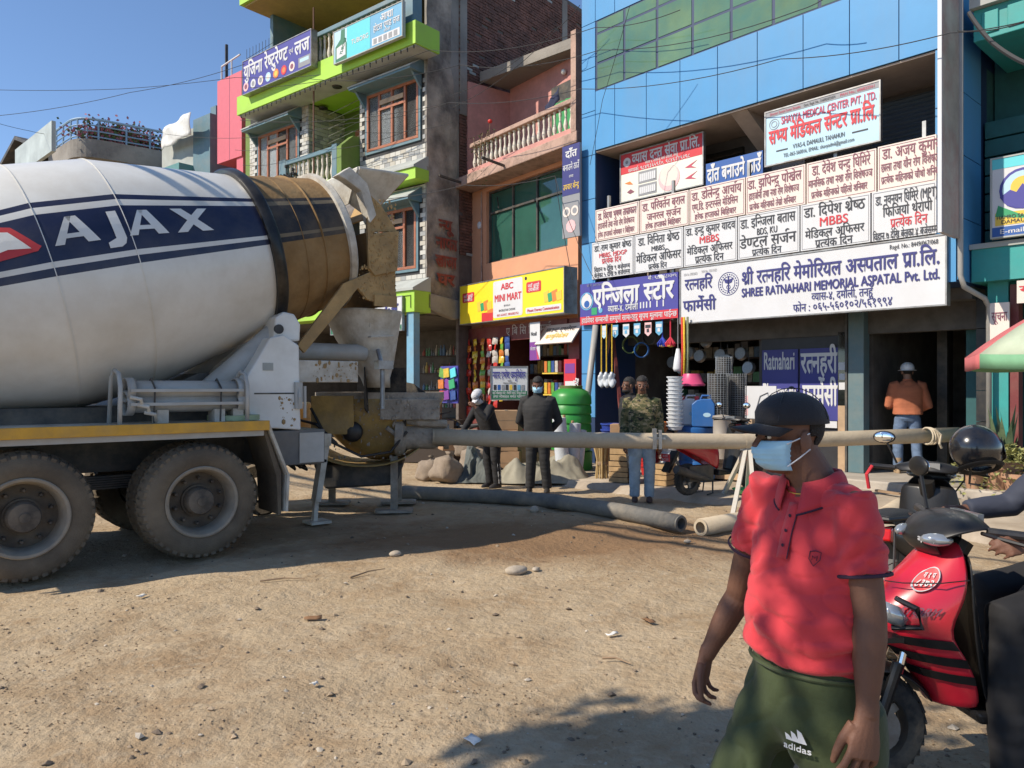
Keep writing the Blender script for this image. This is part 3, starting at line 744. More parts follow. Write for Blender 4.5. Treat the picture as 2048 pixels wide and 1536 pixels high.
gxs = [-4.68, -3.98, -3.22, -2.46, -1.7, -.94, -.18, .58, 1.3, XB]
for i in range(len(gxs) - 1):
    for z0, z1 in ((GZ0, 7.92), (7.92, 8.5), (8.5, GZ1)):
        y = -.968 + .004 * math.sin(i * 7 + z0 * 3)
        o = MB().box(gxs[i] + .028, gxs[i + 1] - .028, y, y + .01, z0 + .025, z1 - .025).obj('pane', 'limeglass', hb)
b = MB(); b.box(-5, 1.7, -.94, 0.3, 6.2, 6.228); b.obj('soffit', 'cream_soffit', hb)
MB().prism([(-.9, 6.199), (.3, 6.199), (.3, 5.6)], -1.75, -1.45, 'x').obj('bracket', 'cream_soffit', hb)
# first-floor recess
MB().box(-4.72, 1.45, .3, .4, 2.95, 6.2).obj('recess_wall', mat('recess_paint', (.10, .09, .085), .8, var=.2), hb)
MB().box(-4.72, -4.2, .1, .299, 3.0, 6.2).obj('recess_pier', 'cream_soffit', hb)
MB().box(-3.6, -2.2, .24, .299, 4.4, 6.0).obj('recess_window', 'glass_dark', hb); MB().box(-1.5, -.9, .0, .299, 3.0, 6.2).obj('recess_pier', 'cream_soffit', hb)
b = MB()
for k in range(26): b.prism([(.25, 4.3 + .07 * k), (.22, 4.33 + .07 * k), (.25, 4.368 + .07 * k), (.29, 4.368 + .07 * k), (.29, 4.3 + .07 * k)], .1, 1.42, 'x')
b.obj('shutter', mat('grey_shutter', (.12, .15, .18), .5, .3), hb)
MB().box(-4.72, 1.7, -.3, .3, 2.85, 3.05).obj('floor_slab', 'interior', hb)
# ground floor
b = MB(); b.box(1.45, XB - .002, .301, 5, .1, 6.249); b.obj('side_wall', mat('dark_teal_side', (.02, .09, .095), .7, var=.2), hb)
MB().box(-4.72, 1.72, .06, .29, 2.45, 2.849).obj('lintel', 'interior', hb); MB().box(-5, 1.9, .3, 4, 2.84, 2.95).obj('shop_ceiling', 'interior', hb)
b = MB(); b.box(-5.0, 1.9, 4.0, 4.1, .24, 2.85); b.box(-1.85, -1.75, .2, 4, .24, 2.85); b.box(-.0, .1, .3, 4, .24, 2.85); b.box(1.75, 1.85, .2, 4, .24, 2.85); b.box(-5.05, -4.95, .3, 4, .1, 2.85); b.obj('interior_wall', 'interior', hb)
MB().box(-.13, .12, -.1, .12, .24, 2.85).obj('pillar', 'tealpillar', hb, bevel=.01)
b = MB(); b.box(-.17, -.135, -.12, .1, .24, 2.85); b.obj('door_track', 'dark_steel', hb)
MB().box(-1.75, -.18, .1, .14, .24, 2.85).obj('shop_front', mat('dark_front', (.03, .03, .035), .5, var=.2), hb)
M['navy_vinyl'] = mat('blue_vinyl', (.045, .045, .22), .5, var=.05)
b = MB()
for x0, x1 in ((-1.72, -1.06), (-1.02, -.37)): MB().box(x0, x1, .07, .099, 1.05, 2.25).obj('shop_front_panel', 'navy_vinyl', hb)
b = MB(); text_into(b, 'Ratnahari', -1.69, -1.11, 2.06, .3, .063, .05); text_into(b, 'Pharmacy', -1.71, -1.09, 1.52, .3, .063, .05)
text_into(b, 'रत्नहरी', -1.0, -.38, 2.0, .32, .063, .06); text_into(b, 'फार्मेसी', -.97, -.38, 1.46, .32, .063, .06); b.obj('shop_front_lettering', 'white', hb)
MB().box(-1.0, -.38, .06, .099, .93, 1.04).obj('shop_front_strip', 'white', hb)
MB().box(-.36, -.18, .05, .099, .24, 1.3).obj('wood_panel', 'ply', hb)
b = MB(); r = random.Random(3); b.box(-.36, -.18, .06, .099, 1.31, 2.5); 
for k in range(6): b.box(-.35 + .02 * r.random(), -.2, .05 - .001 * k, .058, 1.4 + .16 * k, 1.5 + .16 * k + .03 * r.random(), 1 if k in (1, 2, 3) else 0)
b.obj('notice_panel', ['glass_dark', 'white'], hb)
b = MB()
for k in range(6): b.box(1.7, 1.95, -.1, .2, .24 + .44 * k, .67 + .44 * k)
b.obj('tiled_pier', 'black', hb)
MB().box(.75, .9, 1.2, 1.3, .24, 2.6).obj('inner_frame', 'dark_steel', hb)
# drain pipe and downpipe
M['pvc'] = mat('grey_pvc', (.34, .33, .31), .5, var=.1, dirt=DUST, damt=.3)
MB().tube([(1.77, -.98, 9.5), (1.77, -.98, 3.1), (1.80, -.93, 2.95), (1.92, -.5, 2.82), (1.95, -.42, 2.7), (1.95, -.42, .3)], .036, 10).obj('drain_pipe', 'pvc', hb, smooth=True)
MB().tube([(-4.62, -1.05, 2.8), (-4.7, -1.2, 1.4), (-4.75, -1.3, .12)], .06, 10).obj('drain_pipe', 'pvc', hb, smooth=True)

# ------------------------------------------------------------ teal building at the right edge
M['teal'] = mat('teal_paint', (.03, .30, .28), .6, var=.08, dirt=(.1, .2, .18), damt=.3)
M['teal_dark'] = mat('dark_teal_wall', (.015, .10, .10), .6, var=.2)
tb = thing('teal_building', 'teal building with moulded parapet at the right edge beside the hospital', 'building', (HB.P[0], HB.P[1], 0), HB.rz)
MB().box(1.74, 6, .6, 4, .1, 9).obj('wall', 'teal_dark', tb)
b = MB(); b.box(1.9, 6, -.9, .59, 6.2, 6.62); b.obj('parapet', 'teal', tb, bevel=.01)
MB().box(1.88, 6, -1.0, .59, 6.62, 6.8).obj('coping', 'pale_trim', tb)
for k in range(6): MB().box(2.0 + .3 * k, 2.2 + .3 * k, -.925, -.9, 6.27, 6.55).obj('moulding', 'teal', tb, bevel=.012)
MB().box(1.76, 6, -.5, .59, 3.05, 3.5).obj('canopy', 'teal', tb); MB().box(1.74, 6, -.53, .59, 3.5, 3.57).obj('canopy_edge', 'pale_trim', tb)
for k in range(7): MB().box(1.75, 2.3, .1, .59, 3.6 + .26 * k, 3.84 + .26 * k).obj('brick_course', 'teal_dark', tb, bevel=.01)
MB().box(1.9, 2.15, -.3, .0, .2, 3.05).obj('pillar', 'teal', tb); MB().box(2.17, 2.27, -.3, -.1, .2, 3.0).obj('post', 'darkred', tb)
# ------------------------------------------------------------ buildings beyond the truck at the left
M['coral'] = mat('coral_panel', (.60, .13, .16), .5, var=.05)
M['aqua'] = mat('aqua_wall', (.10, .25, .25), .6, var=.1)
M['bluesteel'] = mat('blue_rail', (.22, .34, .46), .5, var=.1)
def far(name, label, Y, px):
    p = at(px, HZ, Y); o = thing(name, label, 'building', (p.x, p.y, 0), GB.rz)
    return o, Frame((p.x, p.y), GB.e)
# coral panelled house
o, F_ = far('panelled_house', 'coral pink panelled house with roof terrace left of the green lodge', 24.3, 485)
z = lambda py, Y: CAM_H + (HZ - py) / FPX * Y
b = MB(); b.box(-1.5, -.05, 0.0, 4, 8.9, 11.6); b.obj('upper_storey', 'coral', o); MB().box(-.42, -.05, 0.05, 4, 0, 8.9).obj('wall', 'coral', o)
MB().box(-1.3, -.43, .8, 4, 0, 8.899).obj('recessed_wall', 'darkred', o)
b = MB(); b.box(-.76, -.75, -.004, .01, 8.9, 11.6); b.obj('panel_joint', 'joint', o)
b = MB(); b.tube([(-1.4, .1, 11.6), (-1.4, .1, 12.1), (-.3, .1, 12.2)], .03, 6); b.tube([(-.8, .1, 11.6), (-.8, .1, 12.15)], .025, 6); b.obj('terrace_rail', 'white', o)
MB().tube([(-1.45, .3, 11.6), (-1.45, .3, 12.9)], .05, 6).obj('post', 'black', o)
# aqua narrow house
o, F_ = far('aqua_house', 'aqua house with a large reflecting window beside the coral house', 26.5, 448)
MB().box(-1.4, 0, 0, 4, 0, 11.0).obj('wall', 'aqua', o); MB().box(-.35, 0, -.3, 0, 9.5, 11.2).obj('pier', 'teal_trim', o)
b = MB(); b.box(-1.15, -.15, -.02, .0, 6.4, 9.1); w = b.obj('window', 'black', o); MB().box(-1.08, -.2, -.03, -.021, 6.5, 8.95).obj('pane', mat('sky_glass', (.25, .38, .5), .08, spec=.8), w)
# grey house with torn white banner frame
o, F_ = far('corner_house', 'grey blue corner house with a slanting slab behind the drum', 25.6, 420)
MB().box(-1.1, 0, 0, 4, 0, 10.7).obj('wall', 'teal_trim', o); MB().box(-3.4, -1.1, .6, 4, 0, 9.2).obj('side_wall', 'pale_trim', o)
MB().box(-3.5, -1.1, -.5, .6, 8.7, 9.15).obj('slab', 'aqua', o)
MB().box(-3.5, -1.1, .1, .3, 9.15, 10.5).obj('frame_wall', 'pale_trim', o)
for k in range(3): MB().box(-3.1 + .6 * k, -2.75 + .6 * k, .58, .6, 7.2, 8.4).obj('window', 'glass_dark', o)
A_, C_ = at(325, 300, 27.3), at(381, 268, 25.4)
bn = MB(); bn.grid([[A_.lerp(C_, i / 10) + Vector((0, -.07 * math.sin(i * 1.1 + j * .9), .12 * j + .05 * mnoise.noise(Vector((i * .6, j * .8, 0))))) for i in range(11)] for j in range(7)])
c = bn.obj('banner', mat('white_banner', (.62, .62, .6), .7, var=.15, dirt=(.3, .3, .3), damt=.3), smooth=True, solid=.02)
tag(c, 'crumpled white cloth banner hanging above the slab of the corner house', 'banner')
# curved concrete terrace with blue railing and plants
C0 = at(152, HZ, 27.0); o = thing('terrace_house', 'old concrete house with a rounded roof terrace and blue railing behind the drum', 'building', (C0.x, C0.y, 0)); F_ = Frame((C0.x, C0.y), (.78, .62))
dR, dL = Vector((.78, .62, 0)), Vector((-.72, .69, 0)); a_, c_ = dL * .9, dR * .9
pts = [(dL * 3.2).to_tuple()[:2]] + [((a_ * (1 - u) ** 2 + Vector((0, 0, 0)) + c_ * u ** 2)).to_tuple()[:2] for u in [k / 8 for k in range(9)]] + [(dR * 3.4).to_tuple()[:2]]
back = [(.4, 5.5)]
b = MB(); b.prism(pts + back, 9.75, 10.4, 'z'); b.obj('terrace_slab', 'concrete', o)
b = MB(); b.prism([(x * .9, y * .9 + .45) for x, y in pts] + back, 3, 9.749, 'z'); b.obj('wall', 'concrete', o)
for k in range(4): p = dR * (.9 + .62 * k); q = MB().box(-.18, .18, -.05, .0, 8.1, 9.2).obj('window', 'glass_dark', o); q.location = (p.x * .9 + .01, p.y * .9 + .43, 0); q.rotation_euler.z = math.atan2(.62, .78)
b = MB()
for zz in (10.5, 10.7, 10.9): b.tube([(x, y + .05, zz) for x, y in pts], .026, 6)
b.tube([(x, y + .05, 11.12) for x, y in pts], .045, 6)
for x, y in pts[::2] + [tuple((dR * k)[:2]) for k in (1.6, 2.4, 3.1)] + [tuple((dL * k)[:2]) for k in (1.5, 2.3)]: b.tube([(x, y + .05, 10.4), (x, y + .05, 11.12)], .035, 6)
b.obj('railing', 'bluesteel', o)
r = random.Random(8); b = MB()
for k in range(1500):
    p = Vector((r.gauss(1.6, .7), r.uniform(.1, .4), 10.45 + abs(r.gauss(0, .3)))); d = Vector((r.uniform(-1, 1), r.uniform(-1, 1), r.uniform(-.3, 1))).normalized() * .14; s_ = d.cross(Vector((0, 1, .2))).normalized() * .045
    b.add([p, p + d * .5 + s_, p + d, p + d * .5 - s_], [(0, 1, 2, 3)], 1 if r.random() < .55 else 0)
pl = b.obj('terrace_plants', ['foliage', mat('pink_flower', (.35, .12, .15), .7)]); pl.parent = None; pl.location = F_.w(0, 0, 0); pl.rotation_euler.z = F_.rz
stuff(tag(pl, 'pink flowering pot plants crowding the blue railed terrace', 'plants'))
MB().prism([(-.6, 10.75), (1.0, 10.95), (1.0, 11.05), (-.5, 10.9)], .9, 2.4).obj('sun_shade', 'black', o)
# billboard seen at a slant and dark roof at the far left
A_, C_ = at(30, HZ, 27), at(103, HZ, 24); d = (C_ - A_); c = MB().box(0, math.hypot(d.x, d.y), 0, .12, 0, .95).obj('billboard', mat('pale_mint_board', (.40, .45, .44), .6, var=.3, vscale=1)); c.location = (A_.x, A_.y, 8.95); c.rotation_euler.z = math.atan2(d.y, d.x)
tag(c, 'faded mint green billboard seen at a slant beside the rounded terrace', 'billboard')
o, F_ = far('dark_roofed_house', 'dark house with corrugated sheet roof at the left edge', 29, 78)
MB().box(-4, -.2, .5, 4, 0, 10.2).obj('wall', 'interior', o)
b = MB(); b.prism([(-4.2, 10.1), (-1.6, 11.3), (.3, 10.6), (.3, 10.5), (-1.6, 11.15), (-4.2, 9.95)], -.3, 5); b.obj('roof', 'dark_steel', o)
MB().box(-3.6, -2.2, -.1, .5, 9.3, 9.4).obj('clothes_pole', 'steel', o); MB().ball((-2.0, -.1, 9.0), (.25, .1, .35), 8).obj('hung_cloth', mat('mixed_cloth', (.5, .2, .2), .9, var=.5, vscale=3), o)
# ------------------------------------------------------------ signs
def ink(n, c): M[n] = mat(n, c, .5, var=.04); return n
ink('navy', (.03, .03, .16)); ink('ink', (.03, .03, .035)); ink('red', (.55, .03, .04)); ink('crimson', (.48, .05, .10)); ink('yellow', (.85, .62, .02)); ink('beige', (.70, .60, .53)); ink('maroon', (.22, .07, .10))
ink('signblue', (.055, .05, .27)); ink('skyblue', (.12, .34, .52)); ink('paleblue', (.42, .60, .70)); ink('orange', (.7, .2, .04)); ink('gold', (.7, .48, .06)); ink('green', (.03, .3, .12)); ink('darkgreen', (.03, .16, .08)); ink('greyprint', (.25, .25, .26)); ink('purple', (.18, .04, .24)); ink('palepink', (.75, .45, .45)); ink('deepblue', (.02, .09, .32)); ink('cyan', (.1, .55, .6))
def x_(px, y=-1.0): return HB.pix(px, 600, y)[0]
# main hospital board
s = Sign('hospital_sign', 'long white hospital name board with navy lettering and round medical emblem', HB, -2.66, 1.6, 2.73, 3.66, -1.03, 'white', .12, 'steel')
s.text('navy', 'रत्नहरि', .02, .148, .30, .19, .05).text('navy', 'फार्मेसी', .012, .165, .70, .19, .05)
s.text('navy', 'श्री रत्नहरि मेमोरियल अस्पताल प्रा.लि.', .28, .985, .30, .21, .05)
s.text('navy', 'SHREE RATNAHARI MEMORIAL ASPATAL Pvt. Ltd.', .28, .985, .55, .15, .07)
s.text('navy', 'व्यास-४, दमौली, तनहुँ', .56, .775, .73, .12, .03).text('navy', 'फोन : ०६५-५६०१०२/५६१९९४', .49, .84, .895, .12, .03)
s.text('ink', 'Regd. No.: 8449/067/068', .83, .98, .075, .07, .02).text('greyprint', 'PAN No.: 302101023', .1, .17, .08, .045, .01).text('greyprint', 'DDA No.: 07002200/23', .015, .08, .1, .045, .01)
s.done()
def ring(s, m, cx, cy, r0, r1, n=28):
    X, Z = cx * s.w, (1 - cy) * s.h; b = MB()
    for k in range(n):
        a, c = 2 * math.pi * k / n, 2 * math.pi * (k + 1) / n
        b.add([(X + r_ * math.cos(t), -.0055, Z + r_ * math.sin(t)) for r_, t in ((r0, a), (r1, a), (r1, c), (r0, c))], [(0, 1, 2, 3)])
    b.obj('emblem', m, s.root)
ring(s, 'navy', .222, .36, .185, .195); ring(s, 'navy', .222, .36, .115, .125)
s.poly('navy', [(.219, .22), (.225, .22), (.2245, .52), (.2195, .52)]); s.poly('navy', [(.2, .26), (.222, .29), (.244, .26), (.236, .34), (.222, .36), (.208, .34)])
ring(s, 'navy', .222, .42, .03, .04, 12)
for k in range(22):
    t = 2 * math.pi * k / 22; s.disc('navy', .222 + .155 * math.cos(t) / s.w, .36 + .155 * math.sin(t) / s.h, .012, n=6)
# doctors' panels: two rows on one frame
def doctor(px0, px1, zb, zt, bg, label, lines, row, right=None):
    x0, x1 = x_(px0) + .012, (x_(px1) if right is None else right) - .012
    s = Sign('doctor_panel', label, HB, x0, x1, zb, zt, -1.0, bg, .05, None, 'sign', 'doctor name panels on the hospital front')
    e = 'greyprint' if row == 2 else 'maroon'
    b = MB(); W, H_ = s.w, s.h
    for a in ((.02, W - .02, .02, .026), (.02, W - .02, H_ - .026, H_ - .02), (.02, .026, .026, H_ - .026), (W - .026, W - .02, .026, H_ - .026)): b.box(a[0], a[1], -.004, -.0004, a[2], a[3])
    b.obj('border_line', e, s.root)
    for t, m, a, c, y, h in lines: s.text(m, t, a, c, y, h, .03)
    s.done()
mr = 'maroon'
doctor(1190, 1279, 4.44, 5.05, 'beige', 'leftmost beige panel in the upper row of doctor names', [('डा. विद्या भुषण ताम्राकार', mr, .06, .94, .24, .2), ('हाडजोर्नी तथा नशा रोग विशेषज्ञ', mr, .06, .9, .54, .17), ('हरेक हप्ताको सोमबार र बिहिबार', mr, .06, .9, .82, .15)], 1)
doctor(1279, 1378, 4.44, 5.05, 'beige', 'second beige panel from the left in the upper row of doctor names', [('डा. परिवर्तन बराल', mr, .05, .93, .25, .22), ('जनरल सर्जन', mr, .15, .85, .56, .19), ('हरेक हप्ताको बिहिबार', mr, .12, .85, .83, .15)], 1)
doctor(1378, 1491, 4.44, 5.05, 'beige', 'third beige panel from the left in the upper row of doctor names', [('डा. डोलेन्द्र आर्चाय', mr, .04, .94, .24, .22), ('एम.डि. इन्टरनल मेडिसिन', mr, .05, .88, .55, .18), ('हरेक हप्ताको बिहिबार', mr, .1, .85, .83, .15)], 1)
doctor(1491, 1612, 4.43, 5.05, 'beige', 'fourth beige panel from the left in the upper row of doctor names', [('डा. झपिन्द्र पोख्रेल', mr, .03, .94, .24, .22), ('हाडजोर्नी तथा नशा रोग विशेषज्ञ', mr, .05, .9, .55, .17), ('प्रत्येक महिनाको तेस्रो शनिबार', mr, .06, .85, .83, .15)], 1)
doctor(1612, 1754, 4.42, 5.05, 'beige', 'fifth beige panel from the left in the upper row of doctor names', [('डा. देवेश चन्द्र घिमिरे', mr, .08, .92, .22, .22), ('मानसिक तथा नशा रोग विशेषज्ञ', mr, .03, .95, .53, .17), ('प्रत्येक महिनाको पहिलो शनिबार', mr, .07, .88, .81, .15)], 1)
doctor(1754, 1880, 4.42, 5.06, 'beige', 'rightmost beige panel in the upper row of doctor names', [('डा. अजय कुमार', mr, .08, 1.05, .2, .22), ('छाला तथा यौन रोग विशेषज्ञ', mr, .06, 1.1, .5, .17), ('प्रत्येक महिनाको चौथो शनिबार', mr, .06, 1.1, .78, .15)], 1, 1.49)
nv = 'ink'
doctor(1183, 1268, 3.71, 4.42, 'white', 'leftmost white panel in the lower row of doctor names', [('डा. राम कुमार श्रेष्ठ', nv, .06, .95, .18, .15), ('MBBS, MDGP', 'red', .18, .85, .38, .12), ('प्रत्येक दिन', 'red', .25, .72, .55, .13), ('विहान ७ देखि ९ बजेसम्म', nv, .06, .92, .76, .11), ('बेलुका ५ देखि ७ बजेसम्म', nv, .06, .92, .91, .11)], 2)
doctor(1268, 1367, 3.71, 4.42, 'white', 'second white panel from the left in the lower row of doctor names', [('डा. विनिता श्रेष्ठ', nv, .08, .93, .2, .19), ('MBBS', nv, .36, .64, .42, .13), ('मेडिकल अफिसर', nv, .04, .96, .65, .19), ('प्रत्येक दिन', nv, .3, .68, .88, .13)], 2)
doctor(1367, 1475, 3.71, 4.42, 'white', 'third white panel from the left in the lower row of doctor names', [('डा. इन्द्र कुमार यादव', nv, .04, .97, .16, .17), ('MBBS', 'red', .3, .68, .4, .17), ('मेडिकल अफिसर', nv, .06, .92, .64, .16), ('प्रत्येक दिन', nv, .22, .76, .87, .16)], 2)
doctor(1475, 1600, 3.71, 4.42, 'white', 'fourth white panel from the left in the lower row of doctor names', [('डा. इन्जिला बतास', nv, .04, .94, .2, .2), ('BDS, KU', nv, .32, .66, .42, .15), ('डेण्टल सर्जन', nv, .03, .95, .65, .22), ('प्रत्येक दिन', nv, .24, .72, .89, .14)], 2)
doctor(1600, 1742, 3.71, 4.42, 'white', 'fifth white panel from the left in the lower row of doctor names', [('डा. दिपेश श्रेष्ठ', nv, .05, .93, .19, .2), ('MBBS', 'red', .28, .7, .43, .19), ('मेडिकल अफिसर', nv, .07, .92, .67, .16), ('प्रत्येक दिन', nv, .22, .76, .89, .16)], 2)
doctor(1742, 1880, 3.71, 4.42, 'white', 'rightmost white panel in the lower row of doctor names', [('डा. नवनयन घिमिरे (MPT)', nv, .06, 1.02, .2, .17), ('फिजियो थेरापी', nv, .18, .94, .45, .18), ('प्रत्येक दिन', 'red', .3, .87, .69, .17), ('विहान ७ देखि बेलुका ४ बजेसम्म', nv, .02, 1.02, .92, .14)], 2, 1.49)
fr_ = thing('sign_frame', 'steel posts holding the doctor name panels off the hospital wall', 'frame', (HB.P[0], HB.P[1], 0), HB.rz)
for x in (-4.4, -2.9, -1.4, .05, 1.3): MB().box(x - .025, x + .025, -.94, -.89, 2.8, 5.3).obj('post', 'steel', fr_)
for z in (3.8, 4.9): MB().box(-4.7, 1.45, -.888, -.84, z, z + .05).obj('rail', 'steel', fr_)
# medical centre board
s = Sign('medical_centre_sign', 'pale blue medical centre board with red lettering under the blue overhang', HB, -1.05, .72, 5.16, 6.0, -1.0, 'paleblue', .05, 'steel')
s.rect('greyprint', 0, 1, 0, .1); s.text('crimson', 'Director: Suresh Kumar Shrestha', .04, .33, .05, .05, .02).text('ink', 'Govt. Regd. No.: 316892/073/074', .36, .64, .05, .05, .02).text('crimson', 'PAN No.: 606832561', .68, .97, .05, .05, .02)
s.text('crimson', 'SHAVYA MEDICAL CENTER PVT. LTD.', .15, .98, .22, .14, .05).text('red', 'सभ्य मेडिकल सेन्टर प्रा.लि.', .03, .98, .5, .24, .07)
s.text('ink', 'VYAS-4, DAMAULI, TANAHUN', .26, .72, .755, .085, .025).text('ink', 'TEL-065-560016, EMAIL: shavyadml@gmail.com', .17, .8, .885, .07, .02); s.done()
s.rect('ink', .1, .21, .76, .785, 'emblem'); s.rect('ink', .78, .91, .755, .78, 'emblem'); ring(s, 'greyprint', .08, .25, .075, .085); ring(s, 'greyprint', .08, .25, .04, .05)
# dental board, red and white
s = Sign('dental_sign', 'red and cream dental clinic board with photographs of teeth', HB, -4.36, -2.5, 5.22, 6.13, -.6, mat('cream_board', (.72, .70, .60), .5, var=.06), .05, 'steel')
s.rect('red', 0, 1, 0, .42); s.text('white', 'व्यास दन्त सेवा प्रा.लि.', .15, .97, .15, .19, .06).text('white', 'व्यास ४, लोकेन्द्र मार्ग दमौली, तनहुँ', .32, .72, .29, .055, .02).text('white', 'सम्पर्क: ९८४९३६५९१०, ९८४६१३९२९८', .1, .86, .375, .07, .02); s.done()
s.disc('white', .08, .18, .09); ring(s, 'greyprint', .08, .18, .07, .08); s.disc('greyprint', .08, .18, .035, .0075)
s.rect('greyprint', .23, .46, .45, .7, 'photo_print'); s.rect('greyprint', .23, .46, .73, .96, 'photo_print')
for k in range(8): s.rect('white', .245 + .026 * k, .267 + .026 * k, .5, .66, 'tooth_print'); s.rect('white', .245 + .026 * k, .267 + .026 * k, .78, .92, 'tooth_print')
s.disc('palepink', .61, .72, .24); s.disc('beige', .61, .67, .2, .0075); s.poly('orange', [(.05, .62), (.12, .6), (.16, .68), (.1, .66)]); s.poly('maroon', [(.08, .82), (.13, .77), (.18, .84), (.12, .87)])
for y in (.5, .72): s.poly('crimson', [(.8, y + .1), (.94, y), (.87, y + .09), (.93, y + .15)])
s = Sign('denture_sign', 'small blue sign with white lettering half hidden behind the beige panels', HB, -2.42, -1.32, 4.95, 5.55, -.62, 'deepblue', .04)
s.text('white', 'दाँत बनाउने ठाउँ', .03, .97, .38, .36, .07); s.done()
# store board
s = Sign('store_sign', 'navy store board with big white lettering and a red strip along its foot', HB, -5.02, -2.7, 2.82, 3.63, -1.06, 'signblue', .05)
s.rect('red', 0, 1, .8, 1); s.text('white', 'एन्जिला स्टोर', .15, .96, .37, .36, .08).text('white', 'व्यास-४, दमौली', .31, .62, .67, .13, .04).text('white', 'मो : ९८१९६८०३०५', .72, .99, .06, .07, .02).text('greyprint', 'पान नं : ६०११२५०७०', .08, .26, .06, .06, .01)
s.text('white', 'हार्डवेयर सम्बन्धी सम्पूर्ण सामानहरु सुपथ मूल्यमा पाईन्छ', .02, .99, .9, .11, .03); s.done()
ring(s, 'skyblue', .075, .43, .15, .175); s.disc('white', .075, .43, .14); s.disc('deepblue', .078, .5, .07, .0075); s.disc('beige', .075, .3, .05, .0076)
s.rect('green', .13, .19, .6, .77, 'emblem'); s.disc('skyblue', .23, .68, .05)
for k, x in enumerate((.64, .67, .7, .735, .8, .86)): s.rect('white', x, x + .012, .58, .72, 'tool_print')
# vertical boards
b = MB(); p = HB.w(1.70, -1.6, 3.6); o = thing('projecting_sign', 'tall weathered sign box standing out from the hospital front, seen edge on', 'sign', p, HB.rz)
MB().box(0, .06, 0, .6, 0, 5.2).obj('board', mat('weathered_print', (.42, .38, .34), .7, var=.35, vscale=1.1, dirt=(.3, .05, .05), damt=.7, dscale=.9), o); MB().box(.002, .05, -.025, -.001, 0, 5.2).obj('edge', 'white', o)
s = Sign('dental_banner', 'tall dark blue denture sign hanging beside the pink building', HB, -5.42, -4.95, 4.58, 6.42, -1.15, 'greyprint', .05)
s.rect('navy', 0, 1, 0, .54); s.text('white', 'दाँत', .2, .85, .1, .07, .06).text('white', 'बनाउने ठाउँ', .05, .98, .24, .06, .03).text('white', 'तथा', .4, .65, .34, .025, .02).text('gold', 'उपचार केन्द्र', .06, .97, .45, .055, .03); s.done()
s.disc('beige', .25, .72, .1); s.disc('greyprint', .25, .72, .06, .0075); s.disc('beige', .72, .72, .1); s.disc('greyprint', .72, .72, .06, .0075); s.disc('palepink', .5, .88, .13, n=9)
# shop board
s = Sign('mini_mart_sign', 'yellow and white illuminated mini mart sign box with red lettering', PK, -3.66, .38, 3.18, 4.13, -.6, 'yellow', .35, 'steel')
s.rect('white', .36, .645, .04, .95, r=.06); s.text('red', 'ABC', .44, .56, .2, .15, .06).text('red', 'MINI MART', .375, .635, .47, .17, .06).text('ink', 'BYAS-4', .47, .53, .67, .045, .02).text('ink', 'BHORLETAR CHOWK', .42, .58, .78, .055, .02).text('red', '065-563437, 9856082752', .4, .61, .89, .055, .02); s.done()
s.rect('red', .24, .358, .78, .998, 'printed_panel'); s.rect('orange', .3, .358, .7, .8)
for a in (.03, .68):
    s.rect('red', a, a + .13, .2, .45, 'emblem', r=.04); s.text('white', 'मयोस', a, a + .1, .3, .1); 
for a in (.03, .68):
    s2 = MB(); text_into(s2, 'नयाँ आयो', (a + .015) * s.w, (a + .115) * s.w, .7 * s.h, .07 * s.h, -.0075, .05); s2.obj('lettering', 'white', s.root); s2 = MB(); text_into(s2, 'त्यसैले', (a + .02) * s.w, (a + .11) * s.w, .61 * s.h, .07 * s.h, -.0075, .05); s2.obj('lettering', 'white', s.root)
for a in (.19, .83):
    for k in range(4): s.poly(['gold', 'green', 'orange', 'gold'][k], [(a + .035 * k, .5 + .04 * (k % 2)), (a + .045 + .035 * k, .46 + .04 * (k % 2)), (a + .05 + .035 * k, .7), (a + .01 + .035 * k, .74)], .006 + .0007 * k)
s.rect('white', .675, .98, .8, .94, r=.03); b = MB(); text_into(b, 'Mount Everest Communication', .69 * s.w, .965 * s.w, .13 * s.h, .07 * s.h, -.012, .04); b.obj('lettering', 'red', s.root)
s.disc('ink', .675, .1, .04)
# slanting board under the mini mart sign
sb = Sign('slanting_board', 'weathered cream board slung at a slant under the mini mart sign', PK, -.75, .5, 2.55, 3.1, -.5, 'beige', .03, None, tilt=R(-38)); sb.text('ink', 'माउन्ट एभरेस्ट', .1, .9, .3, .2).text('gold', 'कम्युनिकेशन', .2, .8, .65, .2); sb.done()
sb = Sign('phone_banner', 'small white and purple phone company banner hanging at the mini mart', PK, -.98, -.62, 2.2, 3.05, -.45, 'white', .01); sb.poly('purple', [(0, .52), (.8, .52), (.65, .68), (1, 1), (0, 1)]); sb.poly('crimson', [(.66, .68), (.98, .98), (.75, .98)], .007); sb.text('ink', 'Ncell', .12, .7, .3, .1, .05).text('white', 'सधैं साथमा', .08, .6, .7, .08); sb.done()
sb = Sign('communication_board', 'white board with blue arched lettering and green foot standing before the mini mart', PK, 0, .70, 0, .63, 0, 'white', .03, 'steel', loc=at(983, 800, 15.2), rz=-.05)
sb.root.location.z = 1.36; sb.rect('darkgreen', 0, 1, .74, 1); sb.text('signblue', 'माउन्ट एभरेष्ट कम्युनिकेशन', .04, .96, .25, .2, .05).text('ink', 'भव्य', .45, .56, .43, .05).text('ink', 'मोबाइल एसेसरिज', .32, .7, .5, .04).text('white', 'यहाँ मोबाइल सेट, मेमोरी कार्ड, रिचार्ज कार्ड', .03, .97, .81, .07).text('white', 'तथा मोबाइल मर्मत गरिन्छ', .05, .95, .92, .07); sb.done()
for k in range(8): sb.rect(['ink', 'deepblue', 'greyprint', 'ink', 'gold', 'ink', 'skyblue', 'greyprint'][k], .06 + .112 * k, .14 + .112 * k, .55, .71, 'phone_print')
